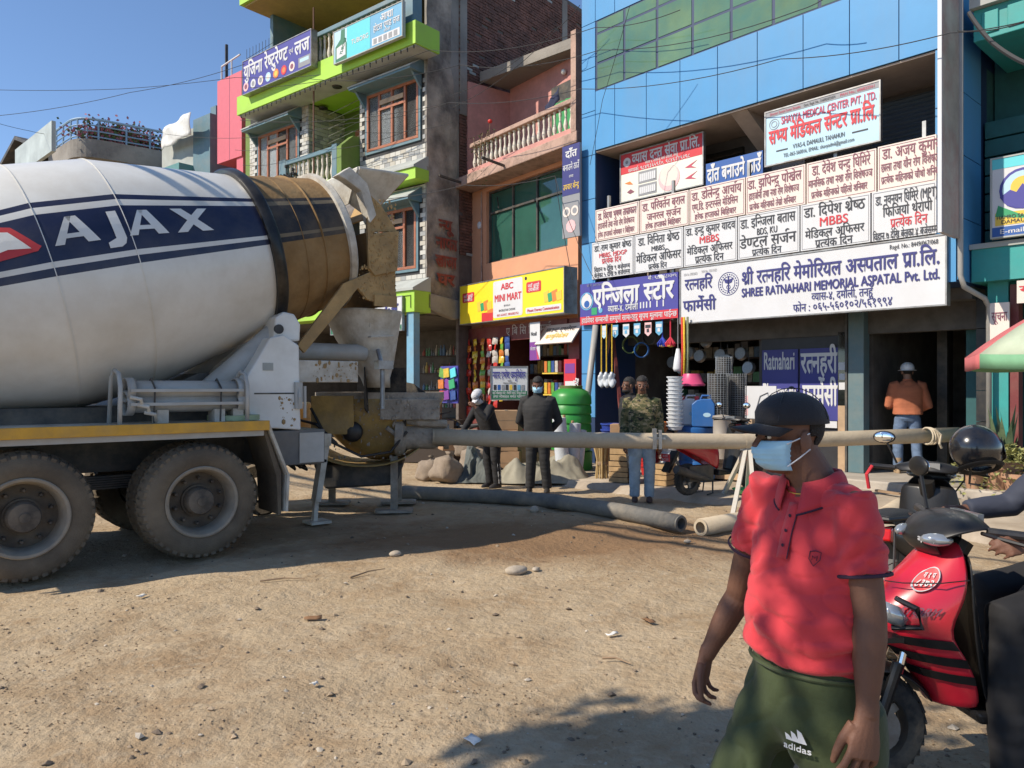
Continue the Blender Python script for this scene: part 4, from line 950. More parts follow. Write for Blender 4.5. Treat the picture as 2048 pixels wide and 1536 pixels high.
# lodge signs
s = Sign('restaurant_sign', 'dark blue restaurant and lodge sign with food pictures on the lime balcony', GB, -6.5, -3.25, 10.06, 11.0, -1.0, 'signblue', .18, 'steel')
s.text('white', 'युजिना रेष्टुरेण्ट', .02, .68, .36, .36, .06).text('white', 'एवं', .7, .76, .36, .12).text('white', 'लज', .78, .98, .36, .36, .06); s.done()
for k, c in enumerate(['palepink', 'white', 'beige', 'paleblue', 'orange', 'red', 'beige']): s.disc(c, .05 + .115 * k, .8, .13); s.disc(['maroon', 'greyprint', 'greyprint', 'beige', 'gold', 'orange', 'maroon'][k], .05 + .115 * k, .8, .075, .0075, n=9)
s.rect('greyprint', .83, .99, .66, .94); s.rect('paleblue', .85, .97, .7, .8)
s = Sign('hotel_sign', 'light blue hotel and lodge sign with a drink advertisement on the lime balcony', GB, -2.27, .26, 9.83, 10.62, -1.0, 'skyblue', .08, 'pale_trim')
s.rect('paleblue', 0, .5, .0, 1); s.rect('cyan', .2, .55, .01, .99); s.poly('darkgreen', [(.02, .99), (.02, .5), (.1, .3), (.11, .02), (.17, .02), (.17, .3), (.2, .5), (.2, .99)]); s.poly('white', [(.04, .9), (.04, .55), (.18, .45), (.18, .85)], .0075)
s.text('white', 'TUBORG', .27, .53, .55, .15, .04).text('white', 'आशा', .7, .88, .2, .2, .05).text('white', 'होटल एण्ड लज', .6, .97, .46, .17, .04).text('white', 'दमौली', .75, .84, .64, .07); s.done(); s.rect('white', .58, .97, .72, .95)
b = MB(); text_into(b, 'TUBORG', 0, .42, 0, .09, 0, .06); tb_ = b.obj('lettering', 'darkgreen', s.root); tb_.rotation_euler = (0, R(-65), 0); tb_.location = (.27, -.012, .16)
for k in range(5): s.rect('greyprint', .6 + .072 * k, .65 + .072 * k, .76, .92, 'photo_print')
s = Sign('lodge_sign', 'white lodge sign with blue lettering and green foot under the lodge canopy', GB, -2.9, -.16, 2.98, 3.78, -.62, 'white', .06, 'steel')
s.text('navy', 'युजिना रेष्टुरेण्ट', .02, .58, .4, .34, .05).text('navy', 'एवं', .6, .68, .4, .14).text('navy', 'लज', .7, .95, .4, .38, .06).text('ink', 'प्रो. सुमिता श्रेष्ठ आले', .5, .92, .1, .07); s.rect('darkgreen', 0, 1, .84, 1); s.text('white', 'व्यास नगरपालिका-४, दमौली, तनहुँ', .3, .98, .92, .08); s.done()
for k in range(5): s.disc(['orange', 'greyprint', 'maroon', 'beige', 'orange'][k], .2 + .17 * k, .7, .1)
# emblem board on the teal building and small boards
s = Sign('club_sign', 'white board with round mountain and sun emblem on the teal building', HB, 2.04, 3.8, 3.62, 4.66, -.6, 'white', .08, 'pale_trim')
s.rect('cyan', 0, 1, 0, .13); s.disc('signblue', .2, .42, .27, .005); s.disc('paleblue', .2, .42, .235, .0058); s.disc('gold', .2, .4, .14, .0064); s.poly('signblue', [(.05, .5), (.12, .42), (.16, .46), (.2, .36), (.25, .46), (.28, .42), (.35, .5), (.3, .62), (.2, .68), (.1, .62)], .0075); s.poly('green', [(.04, .6), (.2, .76), (.36, .6), (.4, .74), (.2, .8), (.02, .74)], .005)
s.rect('gold', .02, .3, .7, .86); s.rect('red', .33, .6, .69, .85); s.rect('deepblue', 0, 1, .88, 1); s.text('ink', 'HAMRO SAGAR', .03, .28, .76, .05).text('ink', 'DAMAULI', .06, .25, .82, .05).text('white', 'E-mail: hamrosagar@gmail.com', .05, .9, .94, .06); s.done()
s = Sign('small_notice', 'small white notice with red lettering under the teal canopy', HB, 2.3, 2.9, 2.72, 3.02, -.5, 'beige', .04); s.text('red', 'यहाँ', .05, .7, .4, .3).text('red', 'पाईन्छ', .2, .95, .75, .2); s.done()
s = Sign('faded_notice', 'faded cream notice hanging behind the drain pipe at the hospital corner', HB, 1.97, 2.2, 2.0, 2.75, -.45, 'beige', .03); s.text('maroon', 'सूचना', .1, .9, .25, .15).text('red', 'पाईन्छ', .1, .9, .75, .18); s.done()
# ------------------------------------------------------------ concrete mixer truck
M['drumwhite'] = mat('drum_white', (.70, .685, .635), .36, var=.06, vscale=2.5, dirt=(.42, .36, .27), damt=.42, dscale=1.0, coat=.2, bump=.06, bscale=3)
M['drumnavy'] = mat('drum_navy', (.012, .018, .055), .38, var=.12, dirt=(.16, .14, .12), damt=.2, dscale=2.5)
M['mud'] = mat('concrete_mud', (.23, .13, .045), .8, var=.35, vscale=3, bump=.35, bscale=22, dirt=(.34, .23, .11), damt=.5, dscale=2.2)
M['mudnavy'] = mat('muddy_navy', (.02, .019, .022), .7, var=.3, dirt=(.17, .12, .07), damt=.55, dscale=2.0, bump=.2, bscale=20)
M['mudpale'] = mat('muddy_stripe', (.20, .155, .095), .75, var=.25, dirt=(.12, .09, .06), damt=.5, dscale=3, bump=.2)
M['mudtan'] = mat('splashed_tan_plate', (.42, .27, .11), .75, var=.25, vscale=4, bump=.4, bscale=18, dirt=(.16, .11, .06), damt=.55, dscale=2.5)
M['splash'] = mat('splashed_white_paint', (.58, .55, .48), .6, var=.18, vscale=4, bump=.3, bscale=25, dirt=(.26, .2, .13), damt=.7, dscale=3.5)
M['orange_edge'] = mat('amber_edge_stripe', (.62, .33, .03), .5, var=.15, dirt=(.25, .18, .1), damt=.4, dscale=4)
tk = thing('mixer_truck', 'white concrete mixer truck with navy striped drum and muddy rear end', 'truck', (TR.P[0], TR.P[1], 0), TR.rz)
DA = .27
DX = axis_mtx((0, 1.16, 2.846), (math.cos(DA), 0, math.sin(DA)), (-math.sin(DA), 0, math.cos(DA)))   # drum z along the axis, x = up
DS = [(-3.5, .55), (-3.2, .74), (-1.23, 1.168), (-.555, 1.166), (.836, .888), (1.45, .80), (1.81, .755)]
def dr(s):
    for (a, ra), (c, rc) in zip(DS, DS[1:]):
        if s <= c: return ra + (rc - ra) * (s - a) / (c - a)
    return DS[-1][1]
# angle measured from the top; positive towards the near side: local y of DX frame points to -? (checked: z x x)
NEAR = -1 if (DX.to_3x3() @ Vector((0, 1, 0))).y > 0 else 1
def dpt(s, deg, lift=0.0):
    t = R(deg) * NEAR; r_ = dr(s) + lift
    return DX @ Vector((r_ * math.cos(t), r_ * math.sin(t), s))
BANDS = [(55, 58, 1), (58, 61.5, 0), (61.5, 83, 1), (83, 85.5, 0), (85.5, 89, 1)]
def degs():
    d = [float(a) for a in range(0, 360, 4)] + [55, 58, 61.5, 83, 85.5, 89] + [360 - q for q in (55, 58, 61.5, 83, 85.5, 89)]
    return sorted(set(q for q in d))
DG = degs()
def band(mid):
    m_ = mid if mid < 180 else 360 - mid
    for a, c, k in BANDS:
        if a <= m_ <= c: return k
    return 2
def shell(ss, mats, name, parent):
    b = MB(); n = len(DG)
    b.v = [tuple(dpt(s, d)) for s in ss for d in DG]
    for i in range(len(ss) - 1):
        for k in range(n):
            mid = (DG[k] + (DG[k + 1] if k + 1 < n else 360)) / 2; q = (k + 1) % n
            b.f.append((i * n + k, i * n + q, (i + 1) * n + q, (i + 1) * n + k)); b.m.append(band(mid))
    return b.obj(name, mats, parent, smooth=25)
drum = shell([-3.5, -3.2, -2.2, -1.23, -.555, .0, .4, .80], ['drumwhite', 'drumnavy', 'drumwhite'], 'drum', tk)
shell([.9, 1.15, 1.45, 1.81], ['mudpale', 'mudnavy', 'mud'], 'drum_throat', tk)
def hoop(s0, s1, lift, m, name, parent=drum):
    b = MB(); b.lathe([(dr(s0) - .01, s0), (dr(s0) + lift, s0 + .01), (dr(s1) + lift, s1 - .01), (dr(s1) - .01, s1)], 90, DX); return b.obj(name, m, parent, smooth=40)
for s_ in (-1.23, -.555): hoop(s_ - .006, s_ + .006, .006, 'drumwhite', 'weld_seam')
MB().lathe([(.80, .79), (.94, .79), (.955, .81), (.955, .89), (.94, .91), (.80, .91)], 90, DX).obj('roller_track', mat('track_black', (.015, .015, .016), .3, .4, dirt=(.3, .26, .2), damt=.2), tk, smooth=40)
hoop(1.44, 1.47, .02, 'mud', 'weld_seam'); hoop(1.2, 1.215, .008, 'mud', 'weld_seam')
MB().lathe([(.745, 1.76), (.80, 1.77), (.81, 1.83), (.78, 1.86), (.7, 1.86)], 80, DX).obj('mouth_ring', 'splash', tk, smooth=40)
MB().lathe([(.7, 1.855), (.55, 1.4), (.0, 1.2)], 40, DX).obj('mouth_inside', 'dark_steel', tk, smooth=True)
# lettering and emblem laid on the drum skin
def on_drum(polys2d, m, name, lift):
    bm = bmesh.new()
    for vs, fs in polys2d:
        bv = [bm.verts.new((p[0], p[1], 0)) for p in vs]
        for q in fs:
            try: bm.faces.new([bv[i] for i in q])
            except ValueError: pass
    bmesh.ops.triangulate(bm, faces=bm.faces[:])
    for _ in range(4):
        es = [e for e in bm.edges if e.calc_length() > .06]
        if not es: break
        bmesh.ops.subdivide_edges(bm, edges=es, cuts=1); bmesh.ops.triangulate(bm, faces=bm.faces[:])
    bm.verts.index_update(); b = MB()
    b.v = [tuple(dpt(q.co.x, q.co.y * 100, lift)) for q in bm.verts]; b.f = [tuple(v.index for v in q.verts) for q in bm.faces]; b.m = [0] * len(b.f); bm.free()
    return b.obj(name, m, drum)
def quadpoly(*p): return ([(a, d / 100) for a, d in p], [tuple(range(len(p)))])
def letter_A(s):   # bottom-left at s, leaning like the photo
    return [quadpoly((s, 76.8), (s + .075, 76.8), (s + .2, 64.3), (s + .15, 64.3)), quadpoly((s + .15, 64.3), (s + .235, 64.3), (s + .36, 76.8), (s + .26, 76.8)), quadpoly((s + .1, 74.2), (s + .095, 72.2), (s + .25, 72.2), (s + .27, 74.2))]
L_ = letter_A(-1.17) + letter_A(-.57)
on_drum(L_, 'white_paint', 'lettering', .007)
on_drum([quadpoly((-.69, 64.3), (-.61, 64.3), (-.60, 77.5), (-.62, 79.8), (-.66, 81), (-.76, 81), (-.76, 78.6), (-.70, 78.3), (-.685, 77))], 'white_paint', 'lettering', .009)
on_drum([quadpoly((-.12, 63.8), (-.01, 63.8), (.235, 77), (.12, 77)), quadpoly((.15, 63.8), (.245, 63.8), (-.03, 77), (-.13, 77))], 'white_paint', 'lettering', .009)
on_drum([quadpoly((-1.92, 78.5), (-1.86, 80), (-1.30, 77.5), (-1.265, 75.8), (-1.29, 74.5), (-1.43, 65), (-1.50, 63.8), (-1.57, 64.5), (-1.9, 76))], mat('logo_red', (.5, .04, .04), .4), 'emblem', .006)
on_drum([quadpoly((-1.72, 78.3), (-1.56, 67.5), (-1.51, 66.3), (-1.46, 67), (-1.34, 76), (-1.5, 74.6), (-1.56, 75.2))], 'white_paint', 'emblem', .010)
# chassis
b = MB(); b.box(-6.2, 1.3, .95, 1.2, .78, 1.1); b.box(-6.2, 1.3, 1.5, 1.75, .78, 1.1); b.obj('chassis_rail', 'dark_steel', tk)
for x in (-5.5, -3.5, -1.9, -.7, .7): MB().box(x, x + .15, 1.2, 1.5, .82, 1.0).obj('cross_member', 'dark_steel', tk)
MB().box(-5.0, .45, .6, 2.1, 1.1, 1.42).obj('sub_frame', 'dark_steel', tk)
MB().prism([(-.5, 1.42), (.9, 1.42), (.75, 1.75), (.2, 1.75)], .75, 1.95).obj('drum_cradle', 'dark_steel', tk)
# fender deck
b = MB(); b.box(-2.6, .64, -.0, .62, 1.255, 1.275); b.obj('fender_deck', 'splash', tk)
MB().box(-2.6, .64, -.03, -.001, 1.185, 1.28).obj('fender_edge', 'orange_edge', tk, bevel=.006)
MB().box(-2.6, .6, .02, .03, 1.13, 1.184).obj('fender_skirt', 'grey_paint', tk)
b = MB(); b.prism([(.62, 1.27), (.65, 1.25), (.86, .72), (.84, .36), (.815, .36), (.835, .72), (.63, 1.22)], .0, .6); b.obj('mud_guard', 'splash', tk)
MB().prism([(.60, 1.2), (.63, 1.2), (.79, .75), (.79, .33), (.76, .33), (.74, .72)], .05, .56).obj('mud_flap', 'rubber', tk)
b = MB(); b.lathe([(0, 0), (.25, 0), (.25, .05), (0, .05)], 20, Matrix.Translation((.42, .35, 1.28))); b.obj('deck_hatch', mat('pale_green_cover', (.35, .42, .25), .6, var=.2), tk)
# wheels
def tyre_mesh():
    b = MB(); n = 72; X = axis_mtx((0, 0, 0), (0, 1, 0))
    prof = [(.30, .03), (.335, .0), (.42, -.015), (.475, .0), (.515, .03), (.53, .07), (.53, .21), (.515, .25), (.475, .28), (.42, .295), (.335, .28), (.30, .25)]
    b.lathe(prof, n, X)
    for k in range(44):     # tread lugs
        t = 2 * math.pi * k / 44; c, s_ = math.cos(t), math.sin(t); c2, s2 = math.cos(t + .085), math.sin(t + .085)
        for ya, yb in ((.012, .13), (.15, .268)):
            tt = 0.07 if ya > .1 else 0
            c, s_ = math.cos(t + tt), math.sin(t + tt); c2, s2 = math.cos(t + tt + .085), math.sin(t + tt + .085)
            r0, ra, rb = .49, (.519 if ya < .1 else .548), (.548 if ya < .1 else .519)
            b.add([(r0 * c, ya, r0 * s_), (r0 * c2, ya, r0 * s2), (r0 * c2, yb, r0 * s2), (r0 * c, yb, r0 * s_), (ra * c, ya, ra * s_), (ra * c2, ya, ra * s2), (rb * c2, yb, rb * s2), (rb * c, yb, rb * s_)],
                  [(4, 5, 6, 7), (0, 1, 5, 4), (1, 2, 6, 5), (2, 3, 7, 6), (3, 0, 4, 7)])
    return b
M['rim_disc'] = mat('muddy_recess_disc', (.095, .078, .06), .85, var=.3, dirt=(.2, .16, .11), damt=.5, dscale=5)  # base colour darkened for the deep hub recess, tan dirt patches over it
M['rim'] = mat('dusty_wheel_rim', (.27, .235, .19), .8, var=.25, dirt=(.36, .29, .2), damt=.6, dscale=4)
M['hub'] = mat('wheel_hub', (.085, .072, .06), .8, var=.3, dirt=(.25, .2, .14), damt=.5, dscale=6)
tm = tyre_mesh().mesh('tyre', 'rubber', True); tm.set_sharp_from_angle(angle=R(35))
X = axis_mtx((0, 0, 0), (0, 1, 0))
rm = MB().lathe([(.335, -.008), (.325, -.016), (.305, -.01), (.29, .02), (.275, .1), (.265, .17)], 48, X).lathe([(.265, .171), (.15, .175), (.15, .14), (.0, .14)], 48, X, 1).mesh('rim', ['rim', 'rim_disc'], True); rm.set_sharp_from_angle(angle=R(35))
b = MB().lathe([(.135, .17), (.13, .06), (.115, .03), (.04, .02), (.04, .01), (.0, .01)], 32, X)
for k in range(10):
    t = 2 * math.pi * k / 10; b.lathe([(.018, .17), (.018, .12), (.012, .11), (0, .11)], 6, axis_mtx((.215 * math.cos(t), 0, .215 * math.sin(t)), (0, 1, 0)))
hm = b.mesh('hub', 'hub', True); hm.set_sharp_from_angle(angle=R(35))
for x in (0, -1.417):
    for y, fl in ((0, 0), (.33, 0), (2.11, 1), (2.44, 1)):
        w = link('wheel', rm, tk); w.location = (x, y if not fl else y - .0, .535)
        if fl: w.rotation_euler.z = math.pi
        w.rotation_euler.y = rnd.uniform(0, 3)
        link('tyre', tm, w); link('hub', hm, w)
    MB().tube([(x, .3, .53), (x, 2.1, .53)], .09, 12).obj('axle', 'dark_steel', tk); MB().ball((x, 1.22, .53), (.26, .28, .27), 16).obj('differential', 'dark_steel', tk, smooth=True)
b = MB()
for k in range(6): b.box(-1.3 + .03 * k, -.1 - .03 * k, .78, .9, .74 - .022 * k, .757 - .022 * k)
b.obj('leaf_spring', 'dark_steel', tk)
# pedestal with roller, beam, tubes
b = MB(); b.prism([(.62, 1.20), (1.14, 1.15), (1.12, 2.05), (.95, 2.16), (.80, 2.12), (.50, 1.62)], .35, .75); ped = b.obj('pedestal', 'white_paint', tk, bevel=.015)
MB().prism([(.62, 1.20), (1.14, 1.15), (1.12, 2.05), (.95, 2.16), (.80, 2.12), (.50, 1.62)], 1.6, 2.0).obj('pedestal', 'white_paint', tk, bevel=.015)
MB().box(.63, 1.15, .345, .349, 1.535, 1.55).obj('seam', 'dark_steel', ped); MB().box(.72, .83, .343, .349, 1.78, 1.86).obj('data_plate', 'pale_trim', ped)
b = MB(); b.prism([(.86, 2.1), (1.16, 2.1), (1.17, 2.28), (1.1, 2.39), (.98, 2.41), (.89, 2.34)], .42, .72); rh = b.obj('roller_housing', 'white_paint', tk, bevel=.02)
MB().lathe([(0, 0), (.05, 0), (.05, .03), (0, .03)], 14, axis_mtx((.92, .40, 2.22), (0, 1, 0))).obj('roller_pin', 'dark_steel', rh)
b = MB(); b.tube([(1.1, .33, 1.62), (1.1, .3, 1.5), (1.1, .33, 1.38)], .02, 6); b.box(1.06, 1.14, .31, .35, 1.38, 1.66); b.tube([(1.17, .32, 1.62), (1.17, .32, 1.28)], .018, 6); b.obj('latch', 'grey_paint', ped)
MB().tube([(.2, .62, 1.52), (.98, .66, 2.2)], .115, 18).obj('brace_tube', 'grey_paint', tk, smooth=40)
MB().tube([(.2, 1.7, 1.52), (.98, 1.7, 2.2)], .115, 18).obj('brace_tube', 'grey_paint', tk, smooth=40)
b = MB(); b.box(1.1, 1.86, .42, .5, 1.66, 1.9); b.box(1.1, 1.3, .5, 1.8, 1.7, 1.88); b.obj('rear_beam', 'splash', tk, bevel=.01)
MB().tube([(1.2, .9, 2.02), (2.2, .9, 2.02)], .1, 14).obj('water_tube', 'grey_paint', tk, smooth=40)
MB().box(.75, 1.42, .36, 1.9, .78, 1.15).obj('tail_box', mat('tail_grey', (.13, .13, .13), .6, var=.2, dirt=DUST, damt=.3), tk, bevel=.01)
MB().box(1.12, 1.4, .34, .358, .8, 1.12).obj('tail_plate', 'grey_paint', tk)
b = MB(); b.bar((1.42, .8, 1.0), (1.75, .95, .99), .1, .14); b.bar((1.72, .95, 1.0), (1.60, .95, .28), .12, .07); b.box(1.5, 1.75, .85, 1.1, .02, .05); b.bar((1.6, .95, .32), (1.58, .95, .04), .06, .05); b.obj('jack_leg', 'splash', tk)
r = random.Random(2); b = MB()
for k in range(12): b.tube([(1.0 + r.random() * .5, .5 + r.random(), .85), (1.1 + r.random() * .5, .5 + r.random(), .62 + r.random() * .2), (1.0 + r.random() * .6, .5 + r.random(), .8)], .018, 6)
b.obj('hydraulic_hose', 'black', tk)
MB().lathe([(.0, -.1), (.26, -.1), (.3, -.05), (.3, .05), (.26, .1), (0, .1)], 26, axis_mtx((.95, 1.7, .36), (.95, .3, 0))).obj('spare_wheel', 'rubber', tk, smooth=40)
# charging hopper and discharge chutes at the rear
def plate(poly, y0, y1, m, name, parent=tk): return MB().prism(poly, y0, y1).obj(name, m, parent, bevel=.004)
b = MB()     # scoop: open-topped hopper
top = [Vector(q) for q in ((1.92, .52, 4.12), (2.62, .6, 4.18), (2.62, 1.72, 4.18), (1.92, 1.8, 4.12))]; bot = [Vector(q) for q in ((1.98, .85, 3.78), (2.25, .9, 3.66), (2.25, 1.42, 3.66), (1.98, 1.47, 3.78))]
for i in range(4):
    j = (i + 1) % 4; n = 5
    b.grid([[top[i].lerp(top[j], q / n).lerp(bot[i].lerp(bot[j], q / n), w / 4) for q in range(n + 1)] for w in range(5)], 1 if i == 1 else 0)
hp = b.obj('charging_hopper', ['splash', 'mudtan'], tk, solid=.02)
b = MB(); b.tube(top + [top[0]], .022, 8); b.obj('hopper_rim', 'splash', hp)
MB().prism([(1.62, 3.98), (1.78, 4.1), (2.0, 3.95), (2.12, 3.6), (2.04, 3.5), (1.92, 3.85), (1.72, 3.95)], .46, .6).obj('mouth_arch', 'splash', tk, bevel=.01)
plate([(2.02, 3.86), (2.2, 3.74), (2.42, 3.46), (2.02, 3.40)], .5, .54, 'mudtan', 'chute_cheek')
b = MB(); b.prism([(2.0, 3.48), (2.08, 3.38), (2.42, 3.46), (2.4, 2.98), (2.1, 2.9), (2.02, 2.98)], .46, .5); b.obj('chute_plate', 'mudtan', tk, bevel=.006)
b = MB(); b.prism([(2.40, 3.10), (2.40, 2.55), (2.02, 2.62), (1.9, 2.74), (1.25, 1.98), (1.17, 2.06), (1.72, 2.78)], .5, .55); b.obj('support_plate', 'mudtan', tk, bevel=.006)
b = MB(); b.prism([(2.40, 3.10), (2.40, 2.55), (2.02, 2.62), (1.9, 2.74), (1.25, 1.98), (1.17, 2.06), (1.72, 2.78)], 1.78, 1.83); b.obj('support_plate', 'mudtan', tk, bevel=.006)
b = MB(); b.prism([(2.02, 3.4), (2.42, 3.44), (2.42, 2.6), (2.3, 2.56)], .56, 1.77); b.obj('collector', 'mud', tk)
MB().box(2.1, 2.4, .47, .495, 2.55, 2.68).obj('stiffener', 'mudtan', tk)
# swivel funnel
rings = []
for z, cx, rx, ry in ((2.54, 2.3, .46, .44), (2.5, 2.3, .455, .43), (2.2, 2.35, .36, .36), (1.9, 2.43, .24, .27), (1.72, 2.47, .16, .2), (1.6, 2.5, .14, .18)):
    rings.append([(cx + rx * math.copysign(abs(math.cos(t)) ** .8, math.cos(t)), 1.1 + ry * math.copysign(abs(math.sin(t)) ** .8, math.sin(t)), z) for t in [2 * math.pi * k / 28 for k in range(28)]])
fn = MB().loft(rings, False).obj('discharge_funnel', 'splash', tk, smooth=40, solid=.012)
b = MB(); b.tube([(2.15, .70, 2.2), (2.15, .65, 2.2), (2.45, .65, 2.22), (2.45, .70, 2.22)], .014, 6); b.tube([(2.18, .72, 2.32), (2.18, .72, 2.42), (2.42, .72, 2.43), (2.43, .73, 2.33)], .012, 6); b.obj('handle', 'splash', fn)
b = MB(); b.tube([(2.3, .74, 2.05), (2.28, .6, 1.85), (2.25, .55, 1.35)], .03, 8); b.box(2.18, 2.38, .52, .62, 1.82, 1.92); b.obj('chute_jack', 'steel', tk)
b = MB(); b.grid([[(2.2 + .6 * i / 8, .9 + .5 * math.sin(math.pi * i / 8) * .6, 1.85 - .07 * j - .35 * j * i / 80) for i in range(9)] for j in range(8)]); b.obj('rubber_skirt', 'rubber_dark', tk, solid=.01)
# rack of spare chutes with hoop rails on the deck
for x in (-.70, .44):
    b = MB(); b.tube([(x, .04, 1.27), (x + .01, .06, 1.62), (x + .01, .12, 1.73), (x, .22, 1.76), (x - .01, .3, 1.7), (x - .02, .34, 1.27)], .02, 10); b.obj('rack_hoop', 'grey_paint', tk, smooth=True)
def trough(z, y, m, name):
    b = MB(); 
    for x0, x1, r_ in ((-.55, .38, .115), (-.62, -.55, .15), (.38, .45, .15)):
        b.grid([[(x, y + r_ * math.cos(t), z + r_ * .75 * math.sin(t)) for t in [math.pi * 2 * k / 20 for k in range(21)]] for x in (x0, x1)])
    o = b.obj(name, m, tk, smooth=40, solid=.012)
    MB().box(-.6, .42, y - .17, y - .11, z - .02, z + .008).obj('trough_flange', m, o)
    return o
trough(1.585, .24, 'grey_paint', 'chute_trough'); trough(1.46, .25, 'grey_paint', 'chute_trough')
for x in (-.36, .16, .34): MB().box(x, x + .1, .14, .32, 1.276, 1.4).obj('rack_foot', 'splash', tk)
for x in (-.4, .2):
    b = MB(); b.tube([(x, .10, 1.28), (x + .01, .10, 1.6), (x, .2, 1.69), (x, .34, 1.6)], .009, 5)
    b.obj('chain', 'dark_steel', tk)
for k in range(3): MB().tube([(-.6 + .06 * k, .1, 1.52 - .07 * k), (-.52 + .06 * k, .06, 1.5 - .07 * k), (-.5 + .06 * k, .1, 1.44 - .07 * k)], .018, 8).obj('clamp_handle', 'splash', tk)

# ------------------------------------------------------------ concrete pump behind it
PU = Frame((-1.82, 10.15), (1, .1))
M['pumpyellow'] = mat('worn_yellow_paint', (.42, .27, .08), .6, var=.35, vscale=5, bump=.3, bscale=20, dirt=(.26, .19, .12), damt=.6, dscale=3.2)
M['slurry'] = mat('dried_slurry', (.36, .31, .25), .9, var=.3, bump=.6, bscale=25, dirt=(.1, .08, .06), damt=.5, dscale=4)
pu = thing('concrete_pump', 'mud caked yellow concrete pump with open hopper behind the mixer truck', 'pump', (PU.P[0], PU.P[1], 0), PU.rz)
rings = []
for z, x0, x1, y0, y1, p in ((1.54, -.72, .92, -.55, .6, .35), (1.46, -.72, .92, -.55, .6, .35), (1.2, -.66, .8, -.5, .55, .45), (.95, -.5, .62, -.42, .5, .7), (.75, -.3, .42, -.3, .4, .95), (.66, -.05, .2, -.12, .2, 1)):
    cx, cy, rx, ry = (x0 + x1) / 2, (y0 + y1) / 2, (x1 - x0) / 2, (y1 - y0) / 2
    rings.append([(cx + rx * math.copysign(abs(math.cos(t)) ** p, math.cos(t)), cy + ry * math.copysign(abs(math.sin(t)) ** p, math.sin(t)), z) for t in [2 * math.pi * (k + .5) / 32 for k in range(32)]])
MB().loft(rings[1:], False).obj('hopper', 'pumpyellow', pu, smooth=50, solid=.02)
MB().loft(rings[:2] + [[(q[0] * .93, q[1] * .9, 1.5) for q in rings[1]], [(q[0] * .8, q[1] * .8, 1.2) for q in rings[1]]], False).obj('hopper_rim', 'slurry', pu, smooth=50)
MB().loft([[(q[0] * .93, q[1] * .9, z) for q in rings[1]] for z in (1.36, 1.37)]).obj('wet_concrete', 'slurry', pu)
b = MB(); b.box(.12, .86, -.6, -.53, 1.2, 1.46); b.obj('splash_bracket', 'slurry', pu, bevel=.01)
b = MB(); b.box(-.72, -.2, -.6, -.57, 1.02, 1.5); b.obj('side_plate', 'pumpyellow', pu, bevel=.01)
b = MB(); b.grid([[(-.7 + 1.2 * i / 10, -.45 - .1 * math.sin(math.pi * i / 10), .78 - .22 * math.sin(math.pi * j / 6)) if False else (-.75 + 1.35 * i / 10, -.5 + 1.0 * j / 6, .62 + .22 * (abs(i - 5) / 5) ** 2.5) for i in range(11)] for j in range(7)]); b.obj('drip_tray', 'pumpyellow', pu, solid=.015, smooth=True)
MB().lathe([(.24, 0), (.24, .1), (.17, .14), (.15, .5), (.125, .55), (.125, .62), (.16, .62), (.16, .68), (0, .68)], 24, axis_mtx((.3, -.35, .98), (1, 0.0, -.02))).obj('outlet', 'slurry', pu, smooth=40)
b = MB(); b.tube([(.35, -.4, 1.2), (.6, -.5, 1.16), (.95, -.45, 1.14)], .05, 10); b.tube([(.2, -.55, 1.1), (.35, -.5, .98), (.6, -.42, .86)], .03, 8); b.obj('cylinder_rod', 'slurry', pu)
b = MB(); b.tube([(-.72, -.6, 1.35), (-.5, -.66, .95), (-.1, -.64, .75), (.25, -.6, .8), (.45, -.55, 1.05)], .018, 8); b.tube([(-.95, -.5, 1.0), (-.85, -.6, 1.2), (-.65, -.62, 1.15), (-.4, -.62, .9)], .02, 8); b.obj('hose', 'black', pu)
MB().ball((-.22, -.55, 1.05), (.13, .06, .13), 14).obj('cover_cap', 'black', pu, smooth=True)
for x, y in ((.28, -.3), (.3, .45), (-.6, .45)):
    b = MB(); b.box(x - .045, x + .045, y - .04, y + .04, .04, .72); b.prism(rrect(x - .24, x + .24, y - .14, y + .14, .05), .01, .04, 'z'); b.obj('leg', 'slurry', pu)
MB().prism([(-.75, .62), (.4, .62), (.3, .34), (-.6, .3)], -.25, .5).obj('under_shade_block', 'dark_steel', pu, bevel=.03); MB().box(-2.6, -.7, -.3, .6, .62, .8).obj('trailer_frame', 'dark_steel', pu); MB().box(-2.5, -.9, -.3, .6, .8, 1.4).obj('engine_cover', 'pumpyellow', pu, bevel=.03)  # first block is added as the dark mass of shade under the hopper
MB().lathe([(.16, -.08), (.3, -.09), (.33, 0), (.3, .09), (.16, .08)], 26, axis_mtx((-1.35, -.45, .34), (0, 1, 0))).obj('wheel', 'rubber', pu, smooth=40)
b = MB(); b.grid([[(.05 + .75 * i / 8, .45 - .04 * i, 1.5 + (.38 - .05 * i) * j / 4 + .02 * math.sin(i * 2 + j)) for i in range(9)] for j in range(5)]); b.obj('splash_guard', 'rubber_dark', pu, solid=.012)

